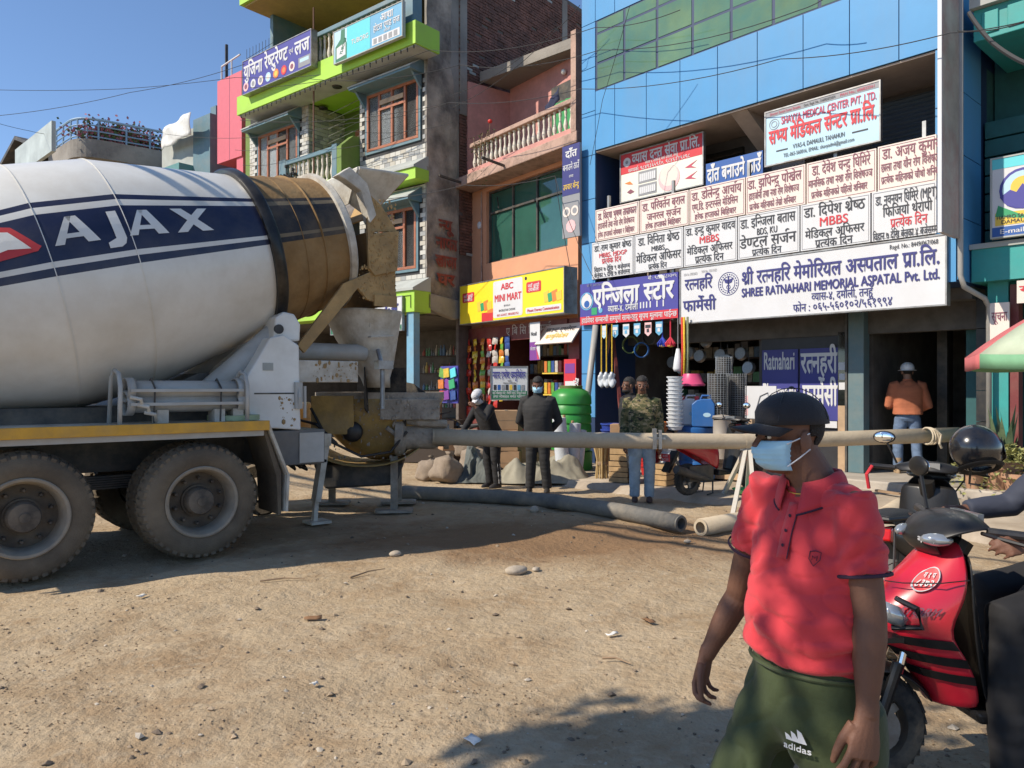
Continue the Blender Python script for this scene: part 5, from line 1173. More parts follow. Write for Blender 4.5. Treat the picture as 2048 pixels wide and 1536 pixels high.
# ------------------------------------------------------------ delivery pipes
M['pipe'] = mat('dusty_pipe', (.50, .41, .29), .75, var=.15, vscale=5, bump=.2, bscale=30, dirt=(.22, .16, .1), damt=.5, dscale=5)
M['pipe_grey'] = mat('grey_mud_pipe', (.13, .125, .115), .8, var=.3, vscale=3, bump=.3, bscale=20, dirt=(.36, .30, .22), damt=.55, dscale=2.2)
def pipe_line(name, label, pts, r_, m, clamps=(), inner=.75):
    P = [Vector(p) for p in pts]; o = P[0].copy(); o.z = 0
    t = thing(name, label, 'pipe', o)
    L_ = [p - o for p in P]
    MB().tube(L_, r_, 20, cap=False).obj('barrel', m, t, smooth=40, solid=-.016)
    for a, c in ((L_[0], L_[1]), (L_[-1], L_[-2])):
        d = (a - c).normalized(); MB().lathe([(r_ * inner, -.02), (r_ * 1.1, -.02), (r_ * 1.12, .0), (r_ * 1.12, .04), (r_ * 1.0, .05)], 24, axis_mtx(a, -d)).obj('end_collar', m, t, smooth=40)
    for k in clamps:
        i = int(k); p = L_[i].lerp(L_[min(i + 1, len(L_) - 1)], k - i); d = (L_[min(i + 1, len(L_) - 1)] - L_[i]).normalized()
        c = MB().lathe([(r_, -.07), (r_ * 1.22, -.06), (r_ * 1.22, .06), (r_, .07)], 24, axis_mtx(p, d)).obj('coupling', m, t, smooth=40)
        if k != int(k): MB().box(-.03, .03, -.02, .02, -.01, .12).obj('bolt_lug', m, c).location = p + Vector((0, -.02, r_))
    return t
E = []
for px, py, Y in ((868, 873, 9.75), (1007, 878, 9.9), (1310, 882, 10.2), (1495, 883, 10.42), (1690, 877, 10.65), (1915, 869, 10.95)): E.append(at(px, py, Y))
dl = pipe_line('delivery_pipe', 'long pale concrete delivery pipe running level from the pump to the right', E, .088, 'pipe', (1, 2, 3))
p = E[2] - Vector((E[0].x, E[0].y, 0)); b = MB(); b.bar(p + Vector((-.35, -.08, .06)), p + Vector((.12, -.1, .04)), .03, .03); b.box(p.x - .05, p.x + .0, p.y - .12, p.y - .06, p.z - .1, p.z + .17); b.box(p.x + .03, p.x + .07, p.y - .12, p.y - .06, p.z - .1, p.z + .15); b.obj('clamp_lever', 'steel', dl)
rp = thing('rope_loop', 'pale rope knotted around the delivery pipe beside the black helmet', 'rope', at(1858, 872, 10.75)); b = MB()
for k in range(3): b.lathe([(.115 + .012 * math.cos(t), .012 * math.sin(t)) for t in [math.pi * q / 3 for q in range(7)]], 22, axis_mtx((.03 * k - .03, 0, 0), (1, .25 + .05 * k, .1 * k)))
b.obj('coil', mat('rope_fibre', (.5, .42, .3), .9, bump=.5, bscale=80), rp, smooth=True); MB().tube([(.02, -.1, .1), (.1, -.12, .02), (.08, -.12, -.1), (.12, -.1, -.16)], .018, 6).obj('knot', MATS['rope_fibre'], rp)
gl = [gnd(806, 984, .1), gnd(900, 988, .1), gnd(1010, 993, .1), gnd(1120, 1003, .1), gnd(1240, 1022, .1), gnd(1360, 1046, .1)]
for q in gl: q.z = .095
pipe_line('ground_pipe', 'long muddy grey pipe lying across the road in front of the men', gl, .082, 'pipe_grey', ())
a = gnd(1403, 1052, .1); c = gnd(1500, 1035, .1); e2 = gnd(1560, 1020, .1)
for q in (a, c, e2): q.z = .085
pipe_line('short_pipe', 'short muddy pipe with its open end towards the camera beside the white trestle', [a, c, e2], .082, 'pipe', ())
q = [gnd(1775, 1027, .1), gnd(1800, 1010, .1), gnd(1835, 1000, .1), gnd(1880, 1002, .1)]
for k in q: k.z = .09
pipe_line('bent_pipe', 'pale bent pipe lying on the pavement behind the black scooter', q, .085, 'pipe', ())
# trestle under the pipe
p = E[3]; t = thing('pipe_trestle', 'white angle iron trestle propping up the delivery pipe', 'stand', (p.x, p.y, 0))
f0 = gnd(1462, 1050) - Vector((p.x, p.y, 0)); f1 = gnd(1512, 1050) - Vector((p.x, p.y, 0)); b = MB()
M['trestle'] = mat('chipped_white_steel', (.6, .56, .48), .6, var=.2, dirt=(.3, .2, .12), damt=.4, dscale=6)
for f_, up in ((f0, -.02), (f1, .03), (Vector((-.15, .7, 0)), -.02), (Vector((.2, .7, 0)), .03)): MB().bar(f_ + Vector((0, 0, .02)), (up, 0, p.z - .09), .05, .05).obj('leg', 'trestle', t)
MB().bar(f0 + Vector((-.05, 0, .03)), f1 + Vector((.1, 0, .03)), .09, .02).obj('foot_bar', 'trestle', t); MB().box(-.12, .14, -.06, .06, p.z - .115, p.z - .09).obj('saddle', 'trestle', t)

# concrete splashes caked on the rear end and the pump: too many to count
def caked(parent, spots, seed, m='slurry'):
    r = random.Random(seed); b = MB()
    for (x0, x1, y, z0, z1, n) in spots:
        for _ in range(n):
            s_ = .003 + .013 * r.random() ** 2.2; c = (r.uniform(x0, x1), y + r.uniform(-.004, .004), r.uniform(z0, z1))
            b.ball(c, (s_ * r.uniform(.7, 1.6), s_ * .45, s_ * r.uniform(.7, 2.4)), 6)
    stuff(b.obj('caked_concrete', m, parent, smooth=True))
caked(tk, [(2.02, 2.4, .457, 2.95, 3.42, 160), (1.9, 2.4, .498, 2.6, 3.0, 160), (1.3, 1.85, .417, 1.68, 1.88, 60), (2.0, 2.4, .498, 3.45, 3.8, 90), (.9, 1.1, .348, 1.2, 1.5, 30)], 3, 'mudtan')
caked(pu, [(-.7, .9, -.58, 1.28, 1.5, 160), (-.6, .7, -.53, 1.0, 1.3, 90), (.1, .85, -.61, 1.2, 1.45, 60), (-.5, .5, -.5, .7, 1.0, 60)], 4)
# ------------------------------------------------------------ people
M['skin'] = mat('brown_skin', (.165, .078, .048), .62, var=.22, vscale=14, spec=.35, bump=.12, bscale=160, dirt=(.11, .045, .028), damt=.4, dscale=7)
M['skin_light'] = mat('tan_skin', (.30, .16, .10), .5, var=.1, vscale=10, spec=.4)
M['hair'] = mat('black_hair', (.012, .010, .009), .6, bump=.6, bscale=120)
M['mask_blue'] = mat('blue_mask', (.36, .60, .74), .8, var=.05, bump=.1, bscale=90)
M['eye_white'] = mat('eye_white', (.6, .57, .53), .3); M['eye_dark'] = mat('eye_dark', (.01, .007, .005), .2)
M['lip'] = mat('lip', (.20, .07, .055), .5)
def hand(mb, W, d, n, th, s=1.0, curl=(22, 30, 22), spread=.0):
    """palm, four unequal bent fingers and a thumb leaving the side of the palm"""
    W = Vector(W); d = Vector(d).normalized(); th = Vector(th); th = (th - d * d.dot(th)).normalized(); n = Vector(n); n = (n - d * d.dot(n) - th * th.dot(n)).normalized()
    mb.tube([W - d * .03 * s, W + d * .02 * s, W + d * .055 * s, W + d * .092 * s], [(.026 * s, .021 * s), (.031 * s, .019 * s), (.040 * s, .016 * s), (.041 * s, .0125 * s)], 14, up=n)
    for k, (o, ln, r_) in enumerate(((.033, .066, .0088), (.0112, .076, .0092), (-.0112, .07, .0088), (-.033, .055, .0078))):
        p = W + d * (.088 - .006 * abs(k - 1)) * s + th * o * s; dd = (d + th * (spread * (1.5 - k) * .12)).normalized(); pts = [p - dd * .015 * s, p]; a = 0
        for q, fr in enumerate((.45, .3, .25)):
            a += R(curl[q] + 3 * k); p = p + (dd * math.cos(a) + n * math.sin(a)) * (ln * fr * s); pts.append(p)
        mb.tube(pts, [r_ * s, r_ * s, r_ * .97 * s, r_ * .9 * s, r_ * .72 * s], 10)
        mb.ball(pts[-1], r_ * .72 * s, 8)
    b0 = W + d * .022 * s + th * .026 * s + n * .006 * s; b1 = b0 + (d * .92 + th * .36 + n * .35).normalized() * .042 * s; b2 = b1 + (d * .95 + th * .1 + n * .35).normalized() * .032 * s; b3 = b2 + (d * .95 - th * .05 + n * .4).normalized() * .024 * s
    mb.tube([b0, b1, b2, b3], [.015 * s, .0115 * s, .0102 * s, .0078 * s], 10); mb.ball(b3, .0085 * s, 8)
def head_shapes(mb, X, s=1.0):
    g = MB()
    g.ball((0, .012, .035), (.076, .096, .092), 24); g.ball((0, -.022, -.045), (.058, .068, .072), 20); g.ball((0, -.052, -.082), (.034, .034, .030), 14)
    g.ball((0, -.06, .012), (.062, .034, .028), 14)                      # brow
    g.tube([(0, -.086, .012), (0, -.101, -.012), (0, -.110, -.03)], [.010, .012, .0155], 10); g.ball((.012, -.094, -.034), .010, 8); g.ball((-.012, -.094, -.034), .010, 8)
    g.ball((.036, -.066, -.028), (.022, .02, .022), 10); g.ball((-.036, -.066, -.028), (.022, .02, .022), 10)   # cheeks
    g.ball((0, -.083, -.058), (.024, .014, .008), 10); g.ball((0, -.081, -.07), (.022, .014, .009), 10)
    for e in (-1, 1):
        g.ball((e * .079, .012, -.012), (.010, .024, .034), 12, X=Matrix.Rotation(e * .35, 3, 'Z')); g.ball((e * .078, .006, -.04), (.008, .012, .014), 8)
    g.v = [tuple(X @ (Vector(q) * s)) for q in g.v]
    mb.add(g.v, g.f)
MASKP = [(0, .094), (.3, .118), (.55, .112), (.8, .1), (1.001, .074)]
def head_bits(t, X, s, skin, mask=None, moustache=False, beard=False, hair=True):
    for e in (-1, 1):
        b = MB(); b.ball((0, 0, 0), (.013, .009, .0075), 12); b.v = [tuple(X @ ((Vector(q) + Vector((e * .031, -.081, .004))) * s)) for q in b.v]; o = b.obj('eye', 'eye_white', t, smooth=True)
        b = MB(); b.ball((e * .031, -.0885, .004), .006, 8); b.v = [tuple(X @ (Vector(q) * s)) for q in b.v]; b.obj('iris', 'eye_dark', o)
        b = MB(); b.tube([(e * .015, -.093, .022), (e * .033, -.091, .028), (e * .052, -.078, .022)], [.004, .005, .003], 6); b.v = [tuple(X @ (Vector(q) * s)) for q in b.v]; b.obj('eyebrow', 'hair', t)
    def put(b, name, m, **k): b.v = [tuple(X @ (Vector(q) * s)) for q in b.v]; return b.obj(name, m, t, **k)
    if not mask: b = MB(); b.tube([(-.024, -.088, -.062), (0, -.1, -.061), (.024, -.088, -.062)], [.003, .005, .003], 6); put(b, 'mouth', 'lip')
    if moustache: b = MB(); b.tube([(-.03, -.086, -.056), (-.012, -.104, -.049), (.012, -.104, -.049), (.03, -.086, -.056)], [.004, .007, .007, .004], 8); put(b, 'moustache', 'hair')
    if beard: b = MB(); b.ball((0, -.028, -.072), (.064, .074, .052), 16); b.f = [f for f in b.f if all(b.v[i][2] < -.062 for i in f)]; b.m = b.m[:len(b.f)]; put(b, 'beard', 'hair', smooth=True, solid=.006)
    if mask:
        rows = []
        for i in range(19):
            v = i / 18; z = -.008 - .092 * v; w = 1.06 - .22 * v; dep = next(a[1] + (c_[1] - a[1]) * (v - a[0]) / (c_[0] - a[0]) for a, c_ in zip(MASKP, MASKP[1:]) if v <= c_[0])
            rows.append([(w * .072 * math.sin(a), -.004 - dep * max(0, math.cos(a)) ** .85 + (.0035 if 5 <= i <= 14 and i % 3 == 0 else 0), z) for a in [R(-78 + 156 * k / 14) for k in range(15)]])
        b = MB(); b.grid(rows); put(b, 'face_mask', mask, smooth=True, solid=.003)
        for e in (-1, 1):
            for z0, z1 in ((-.018, .012), (-.085, -.035)):
                b = MB(); b.tube([(e * .07, -.045, z0), (e * .08, -.01, (z0 + z1) / 2), (e * .086, .022, z1)], .0022, 6); put(b, 'mask_strap', 'white')
    if hair:
        b = MB(); b.ball((0, .016, .042), (.083, .101, .096), 28)
        keep = [f for f in b.f if all(b.v[i][2] > (.062 if b.v[i][1] < -.045 else (.0 if b.v[i][1] < .0 else -.055)) for i in f)]; b.f = keep; b.m = [0] * len(keep)
        b.v = [tuple(Vector(q) * (1 + .035 * mnoise.noise(Vector(q) * 45))) for q in b.v]
        put(b, 'hair', 'hair', smooth=True, solid=.012)
def ring_pts(c, rx, ry, X, p=.85, n=28):
    c = Vector(c); return [X @ (c + Vector((rx * math.copysign(abs(math.cos(t)) ** p, math.cos(t)), ry * math.copysign(abs(math.sin(t)) ** p, math.sin(t)), 0))) for t in [2 * math.pi * k / n for k in range(n)]]
def yaw_of(f): return math.atan2(f[0], -f[1])
TORSO = [(.50, 0, .098, .072), (.54, .004, .1, .074), (.6, -.006, .098, .07), (.66, -.008, .1, .07), (.72, -.006, .106, .07), (.77, 0, .108, .064), (.805, .004, .098, .053), (.83, .006, .06, .04), (.85, .004, .038, .036)]
def human(name, label, base, f, H, top, legs, shoe='black', skin='skin', j=None, lean=0.0, head_yaw=0.0, head_pitch=0.0, mask=None, moustache=False, beard=False, hair=True, voxel=.008, bulk=1.0, hem=.5, hands=((-1, 0), (1, 0)), sit=False, wrinkle=.004, loc_z=None):
    t = thing(name, label, 'person', base, yaw_of(f))
    J = {'sh': (.112, .004, .808), 'el': (.145, .02, .635), 'wr': (.15, -.025, .485), 'hip': (.052, .0, .51), 'kn': (.058, -.012, .285), 'an': (.058, .018, .05)}
    def jt(k, e):
        q = (j or {}).get(k + ('L' if e > 0 else 'R'))
        q = Vector(q) if q is not None else Vector((J[k][0] * e, J[k][1], J[k][2]))
        return q
    UP = Matrix.Translation((0, 0, .52 * H)) @ Matrix.Rotation(lean, 4, 'X') @ Matrix.Translation((0, 0, -.52 * H))
    up = lambda q: UP @ (Vector(q) * H)
    # skin body: torso core, neck, head, arms, hands, legs
    b = MB()
    b.loft([ring_pts((0, o * H, z * H), rx * .8 * H, ry * .8 * H, UP) for z, o, rx, ry in TORSO])
    neck0, neck1 = up((0, .006, .83)), up((0, -.008, .90)); b.tube([neck0, neck1], [.036 * H, .034 * H], 14)
    HX = UP @ Matrix.Translation((0, -.012 * H, .936 * H)) @ Matrix.Rotation(head_yaw, 4, 'Z') @ Matrix.Rotation(head_pitch, 4, 'X'); hs = H / 1.7
    head_shapes(b, HX, hs)
    A = {}
    for e in (-1, 1):
        s_ = up(jt('sh', e)) if ('sh' + ('L' if e > 0 else 'R')) not in (j or {}) else jt('sh', e) * H
        el, wr = jt('el', e) * H, jt('wr', e) * H
        if lean and ('el' + ('L' if e > 0 else 'R')) not in (j or {}): el, wr = UP @ el, UP @ wr
        A[e] = (s_, el, wr)
        b.tube([s_, s_.lerp(el, .5), el, el.lerp(wr, .35), wr], [.027 * H, .026 * H, .021 * H, .0225 * H, .0145 * H], 12)
        d = (wr - el).normalized(); inw = Vector((-e, 0, 0)); fwd = Vector((0, -1, 0))
        if abs(d.dot(inw)) > .7: inw = Vector((0, 0, -1))
        hand(b, wr, d, inw, fwd, hs * .98)
        hp, kn, an = jt('hip', e) * H, jt('kn', e) * H, jt('an', e) * H
        b.tube([hp, kn, kn.lerp(an, .35), an], [.042 * H, .03 * H, .032 * H, .022 * H], 12); A[e] += (hp, kn, an)
    me = remesh(b, voxel, 3, .5); me.materials.append(M[skin]); link('body', me, t)
    head_bits(t, HX, hs, skin, mask, moustache, beard, hair)
    # upper garment
    b = MB(); k = bulk
    b.loft([ring_pts((0, o * H, z * H), rx * 1.1 * k * H, ry * 1.16 * k * H, UP) for z, o, rx, ry in TORSO if z >= hem - .001] if not sit else [ring_pts((0, o * H, z * H), rx * 1.1 * k * H, ry * 1.16 * k * H, UP) for z, o, rx, ry in TORSO])
    for e in (-1, 1):
        s_, el, wr = A[e][:3]; b.tube([s_ + Vector((-e * .05, 0, 0)) , s_, s_.lerp(el, .5), el, el.lerp(wr, .5), wr.lerp(el, .1)], [.042 * H * k, .044 * H * k, .039 * H * k, .034 * H * k, .031 * H * k, .026 * H * k], 14)
    me = remesh(b, voxel * 1.25, 5, .6)
    displace(me, lambda c: wrinkle * (mnoise.noise(c * 11) + .7 * mnoise.noise(Vector((c.x * 9, c.y * 9, c.z * 30)))))
    me.materials.append(M[top] if isinstance(top, str) else top); link('jacket', me, t)
    b = MB(); b.lathe([(.04 * H, .0), (.045 * H, .012 * H), (.043 * H, .03 * H), (.037 * H, .03 * H)], 20, UP @ Matrix.Translation((0, .004 * H, .838 * H))); b.obj('collar', top, t, smooth=40)
    # trousers
    b = MB()
    PX = Matrix.Identity(4)
    b.loft([ring_pts((0, o * H, z * H), rx * 1.0 * H, ry * 1.05 * H, PX) for z, o, rx, ry in ((.475, 0, .085, .062), (.5, 0, .1, .072), (.54, .002, .1, .072), (.58, 0, .095, .066))])
    for e in (-1, 1):
        hp, kn, an = A[e][3:]; b.tube([hp, hp.lerp(kn, .5), kn, kn.lerp(an, .5), an + Vector((0, 0, -.012 * H))], [.06 * H, .056 * H, .048 * H, .044 * H, .041 * H], 16)
    me = remesh(b, voxel * 1.25, 4, .6)
    displace(me, lambda c: .005 * (mnoise.noise(c * 9) + mnoise.noise(Vector((c.x * 7, c.y * 7, c.z * 26)))))
    me.materials.append(M[legs]); link('trousers', me, t)
    for e in (-1, 1):
        an = A[e][5]; b = MB(); fz = an.z - .05 * H + .001
        b.loft([[(an.x + rx * math.cos(q), an.y - .005 + cy + ry * math.sin(q), fz + z) for q in [2 * math.pi * n / 18 for n in range(18)]] for z, rx, ry, cy in ((0, .042, .125, -.045), (.025, .046, .13, -.045), (.05, .04, .11, -.035), (.075, .034, .07, -.0), (.10, .034, .05, .01))]); b.obj('shoe', shoe, t, smooth=40)
    return t, A, HX, hs
def camo_material():
    m = mat('camouflage_cloth', (.08, .075, .03), .9, var=.1, bump=.2); nt = m.node_tree; N = nt.nodes; L = nt.links; b = N['Principled BSDF']
    tc = N.new('ShaderNodeTexCoord'); out = None
    for sc, off, th, col in ((13, 0, .52, (.16, .13, .06)), (11, 5, .56, (.035, .045, .015)), (17, 9, .6, (.24, .19, .11)), (15, 13, .61, (.012, .012, .01))):
        mp = N.new('ShaderNodeMapping'); mp.inputs['Location'].default_value = (off, off, off); mp.inputs['Scale'].default_value = (1, 1, 1.5); L.new(tc.outputs['Object'], mp.inputs[0])
        n = N.new('ShaderNodeTexNoise'); n.inputs['Scale'].default_value = sc; n.inputs['Detail'].default_value = 2; L.new(mp.outputs[0], n.inputs[0])
        g = N.new('ShaderNodeMath'); g.operation = 'GREATER_THAN'; g.inputs[1].default_value = th; L.new(n.outputs['Fac'], g.inputs[0])
        x = N.new('ShaderNodeMix'); x.data_type = 'RGBA'; L.new(g.outputs[0], x.inputs[0]); x.inputs[7].default_value = (*col, 1)
        if out: L.new(out, x.inputs[6])
        else: x.inputs[6].default_value = (.075, .075, .03, 1)
        out = x.outputs[2]
    L.new(out, b.inputs['Base Color']); return m
M['camo'] = camo_material()
M['jeans'] = mat('pale_jeans', (.30, .37, .43), .85, var=.35, vscale=5, bump=.2); M['bluejeans'] = mat('blue_jeans', (.13, .19, .30), .85, var=.4, vscale=5, bump=.2)
M['blackcloth'] = mat('black_cloth', (.014, .013, .014), .85, var=.2); M['charcoal'] = mat('charcoal_cloth', (.022, .021, .021), .8, var=.2)
M['hoodie'] = mat('orange_hoodie', (.42, .135, .065), .9, var=.15, vscale=6, bump=.15); M['boot'] = mat('tan_boot', (.36, .25, .15), .8, var=.2); M['slate'] = mat('slate_jacket', (.035, .04, .06), .8, var=.15)
M['sandal'] = mat('brown_sandal', (.07, .035, .025), .7)
# man in camouflage shirt
human('person', 'man in camouflage shirt and pale jeans standing behind the pipe', gnd(1284, 1003), (-.12, -1), 1.74, 'camo', 'jeans', 'sandal', moustache=True, head_pitch=.12, head_yaw=-.05, j={'wrL': (.148, -.045, .46), 'wrR': (-.145, -.04, .46)})
human('person', 'man in black jacket looking left just behind the camouflage shirt', gnd(1259, 976), (-1, -.35), 1.74, 'blackcloth', 'blackcloth', 'charcoal', beard=True)
t, A, HX, hs = human('person', 'man in black jacket with blue face mask and hands behind his back', gnd(1076, 985), (-.2, -1), 1.74, 'charcoal', 'charcoal', 'black', mask='mask_blue', bulk=1.14, head_pitch=.25,
      j={'elL': (.175, .05, .62), 'wrL': (.07, .1, .52), 'elR': (-.175, .05, .62), 'wrR': (-.06, .11, .53), 'anL': (.08, .018, .05), 'anR': (-.075, .018, .05)} )
# man bending in white cap
cp = gnd(985, 975)
t, A, HX, hs = human('person', 'man in white cap and striped track trousers bending forward beside the pump', cp, (-.75, -.66), 1.62, 'blackcloth', 'blackcloth', 'black', lean=.42, head_pitch=.45, mask='white', hair=False,
      j={'elL': (.16, -.22, .68), 'wrL': (.08, -.28, .80), 'elR': (-.15, -.2, .62), 'wrR': (-.1, -.3, .55)})
def cap_on(t, HX, hs, m, brim=.085, tilt=.0, brim_m=None, name='cap'):
    b = MB(); b.ball((0, .012, .036), (.088, .108, .094), 32); b.v = [(q[0], q[1] - (.012 if q[1] < 0 and q[2] > .05 else 0) * min(1, (q[2] - .05) / .03), q[2]) for q in b.v]; b.f = [f for f in b.f if all(b.v[i][2] > .03 - .25 * b.v[i][1] * .2 for i in f)]; b.m = [0] * len(b.f)
    b.v = [tuple(HX @ (Vector(q) * hs)) for q in b.v]; o = b.obj(name, m, t, smooth=True, solid=.004)
    rows = []
    for i in range(7):
        v = i / 6; rows.append([((.082 * (1 - .10 * v)) * math.sin(a), .005 - .10 * math.cos(a) * (1 + 0 * v) - brim * v * math.cos(a) ** .6, .04 - .012 * v + tilt * v - .016 * (math.sin(a) ** 2) * (1 + v)) for a in [R(-72 + 144 * k / 16) for k in range(17)]])
    b = MB(); b.grid(rows); b.v = [tuple(HX @ (Vector(q) * hs)) for q in b.v]; b.obj('brim', brim_m or m, o, smooth=True, solid=.004)
    b = MB(); b.ball((0, .012, .141), (.008, .008, .005), 8); b.v = [tuple(HX @ (Vector(q) * hs)) for q in b.v]; b.obj('cap_button', m, o)
    return o
cap_on(t, HX, hs, mat('white_printed_cap', (.62, .62, .64), .8, var=.35, vscale=60, dirt=(.3, .3, .33), damt=.4, dscale=40))
for e in (-1, 1):
    hp, kn, an = A[e][3:]
    for k in range(3): MB().tube([q + Vector((e * (.05 - .004 * i) * 1.62 * .66 + e * .018, (k - 1) * .022, 0)) for i, q in enumerate((hp.lerp(kn, .25), kn, kn.lerp(an, .5), an))], .006, 5).obj('trouser_stripe', 'white', t)
# worker in orange hoodie, seen from behind
w0 = gnd(1815, 946, .24)
t, A, HX, hs = human('person', 'worker in orange hoodie and white hard hat standing at the dark doorway', w0, (.25, 1), 1.72, 'hoodie', 'bluejeans', 'boot', bulk=1.16, hair=True, skin='skin_light',
      j={'elL': (.165, .0, .625), 'wrL': (.12, -.14, .61), 'elR': (-.175, .01, .62), 'wrR': (-.1, -.13, .58), 'anL': (.085, .018, .05), 'anR': (-.085, .018, .05), 'knL': (.078, -.012, .285), 'knR': (-.078, -.012, .285)}, hem=.54)
b = MB(); b.ball((0, .01, .05), (.1, .122, .1), 28); b.f = [f for f in b.f if all(b.v[i][2] > .02 for i in f)]; b.m = [0] * len(b.f); b.v = [tuple(HX @ (Vector(q) * hs)) for q in b.v]; hh = b.obj('hard_hat', mat('hard_hat_white', (.72, .72, .72), .35), t, smooth=True, solid=.006)
b = MB(); b.lathe([(.095, .022), (.132, .016), (.132, .022), (.097, .03)], 30, Matrix.Diagonal((1, 1.15, 1, 1))); b.v = [tuple(HX @ (Vector(q) * hs)) for q in b.v]; b.obj('hat_brim', MATS['hard_hat_white'], hh, smooth=40)
b = MB(); b.ball((0, .075, 1.40), (.085, .055, .075), 16); b.tube([(-.1, .05, 1.42), (-.05, .11, 1.35), (.05, .11, 1.35), (.1, .05, 1.42)], .028, 10); me = remesh(b, .012, 4); me.materials.append(M['hoodie']); link('hood', me, t)
b = MB(); b.loft([ring_pts((0, 0, z), rx, ry, Matrix.Identity(4)) for z, rx, ry in ((.93, .168, .125), (.9, .172, .128), (.87, .166, .124))]); b.obj('hem', 'hoodie', t, smooth=True)
for e in (-1, 1):
    an = A[e][5]; MB().tube([an + Vector((0, 0, .16)), an + Vector((0, 0, -.03))], [.062, .058], 14).obj('boot_shaft', 'boot', t, smooth=40)
# ------------------------------------------------------------ man in the red polo shirt, nearest the camera
mf = Vector((-.86, -.51, 0)).normalized(); mb0 = Vector((.868, 2.22, 0))
man = thing('person', 'man in red polo shirt, black cap and blue face mask walking past in the foreground', 'person', mb0, yaw_of(mf))
MI = (Matrix.Translation(mb0) @ Matrix.Rotation(yaw_of(mf), 4, 'Z')).inverted()
W_ = lambda px, py, Y: MI @ at(px, py, Y)
M['polo'] = mat('coral_red_polo', (.56, .035, .045), .85, var=.06, vscale=5, bump=.25, bscale=420, sheen=.15)
M['polo_trim'] = mat('navy_trim', (.03, .012, .03), .8)
M['track'] = mat('olive_track_cloth', (.035, .05, .014), .8, var=.12, vscale=4, bump=.2, bscale=30, sheen=.1)
T = lambda z, y, rx, ry: (z, y, rx, ry)
shl = W_(1708, 1014, 2.08); ell = W_(1740, 1235, 2.03); wrl = W_(1734, 1432, 2.0)
shr = W_(1528, 990, 2.36); elr = W_(1478, 1190, 2.50); wrr = W_(1412, 1312, 2.52)
neck = Vector((0, .0, 1.32))
# --- skin: torso core, neck, head, arms, hands in one surface
b = MB()
b.loft([ring_pts((0, y, z), rx, ry, Matrix.Identity(4)) for z, y, rx, ry in ((.62, 0, .12, .09), (.8, -.01, .14, .1), (1.0, -.015, .145, .1), (1.15, 0, .15, .085), (1.25, .005, .12, .06), (1.31, .0, .06, .05))])
hy = yaw_of(Vector((-1, -.16, 0)).normalized()) - yaw_of(mf)
HM = Matrix.Translation(W_(1577, 872, 2.22)) @ Matrix.Rotation(hy, 4, 'Z') @ Matrix.Rotation(.04, 4, 'X'); HS = .93
b.tube([neck + Vector((0, .01, -.04)), neck + Vector((0, 0, .03)), HM @ Vector((0, .025, -.05)), HM @ Vector((0, .02, .0))], [.078, .064, .060, .058], 20)
head_shapes(b, HM, HS)
for s_, e, w in ((shl, ell, wrl), (shr, elr, wrr)):
    d1 = (e - s_); d2 = (w - e)
    b.tube([s_, s_ + d1 * .3, s_ + d1 * .7, e, e + d2 * .22, e + d2 * .5, e + d2 * .8, w], [.046, .048, .046, .042, .044, .039, .029, .0265], 18)
    b.ball(s_, .045, 14)
dl_ = Vector((0, -.05, -1)); hand(b, wrl, (wrl - ell).normalized() + Vector((0.0, -.12, 0)), (-1, .35, 0), (-.3, -1, 0), 1.16, (14, 20, 16), 1.3)
hand(b, wrr, (W_(1398, 1375, 2.52) - wrr).normalized(), (.75, -.2, 0), (.2, -1, 0.1), 1.04, (26, 34, 24), 1.3)
me = remesh(b, .0036, 2, .5); me.materials.append(M['skin']); link('body', me, man)
head_bits(man, HM, HS, 'skin', mask='mask_blue', hair=False)
# short cropped hair below the cap
b = MB(); b.ball((0, .014, .03), (.0795, .1, .094), 40)
b.f = [f for f in b.f if all(b.v[i][2] < .05 and b.v[i][2] > (-.062 if b.v[i][1] > .045 else (-.01 if b.v[i][1] > .028 else 9)) for i in f)]; b.m = [0] * len(b.f)
b.v = [tuple(HM @ (Vector(q) * HS)) for q in b.v]; b.obj('hair', mat('cropped_hair', (.016, .011, .009), .8, bump=.8, bscale=200), man, smooth=True, solid=.003)
M['capblack'] = mat('black_cap', (.012, .011, .014), .85, var=.1, bump=.2, bscale=200, sheen=.1); M['cap_maroon'] = mat('maroon_cap_front', (.10, .012, .02), .85)
cp = cap_on(man, HM @ Matrix.Rotation(-.02, 4, 'X'), HS * 1.06, 'capblack',   .082, .004)
b = MB(); text_into(b, 'ABC', -.03, .03, .085, .022, 0, .08)
b.v = [tuple(HM @ Matrix.Rotation(-.02, 4, 'X') @ (Vector((q[0], -.002 + .012 - .1085 * math.sqrt(max(0, 1 - (q[0] / .088) ** 2 - ((q[2] - .04) / .1) ** 2)), q[2])) * HS * 1.065)) for q in b.v]; b.obj('cap_embroidery', 'cap_maroon', cp)
for k in range(4):
    a0 = R(45 + 90 * k); b = MB(); b.tube([HM @ Matrix.Rotation(-.02, 4, 'X') @ (Vector((.089 * math.cos(a0) * math.cos(p), .012 + .109 * math.sin(a0) * math.cos(p), .04 + .101 * math.sin(p))) * HS * 1.06) for p in [R(5 + 17 * i) for i in range(6)]], .0014, 4); b.obj('cap_seam', 'black', cp)
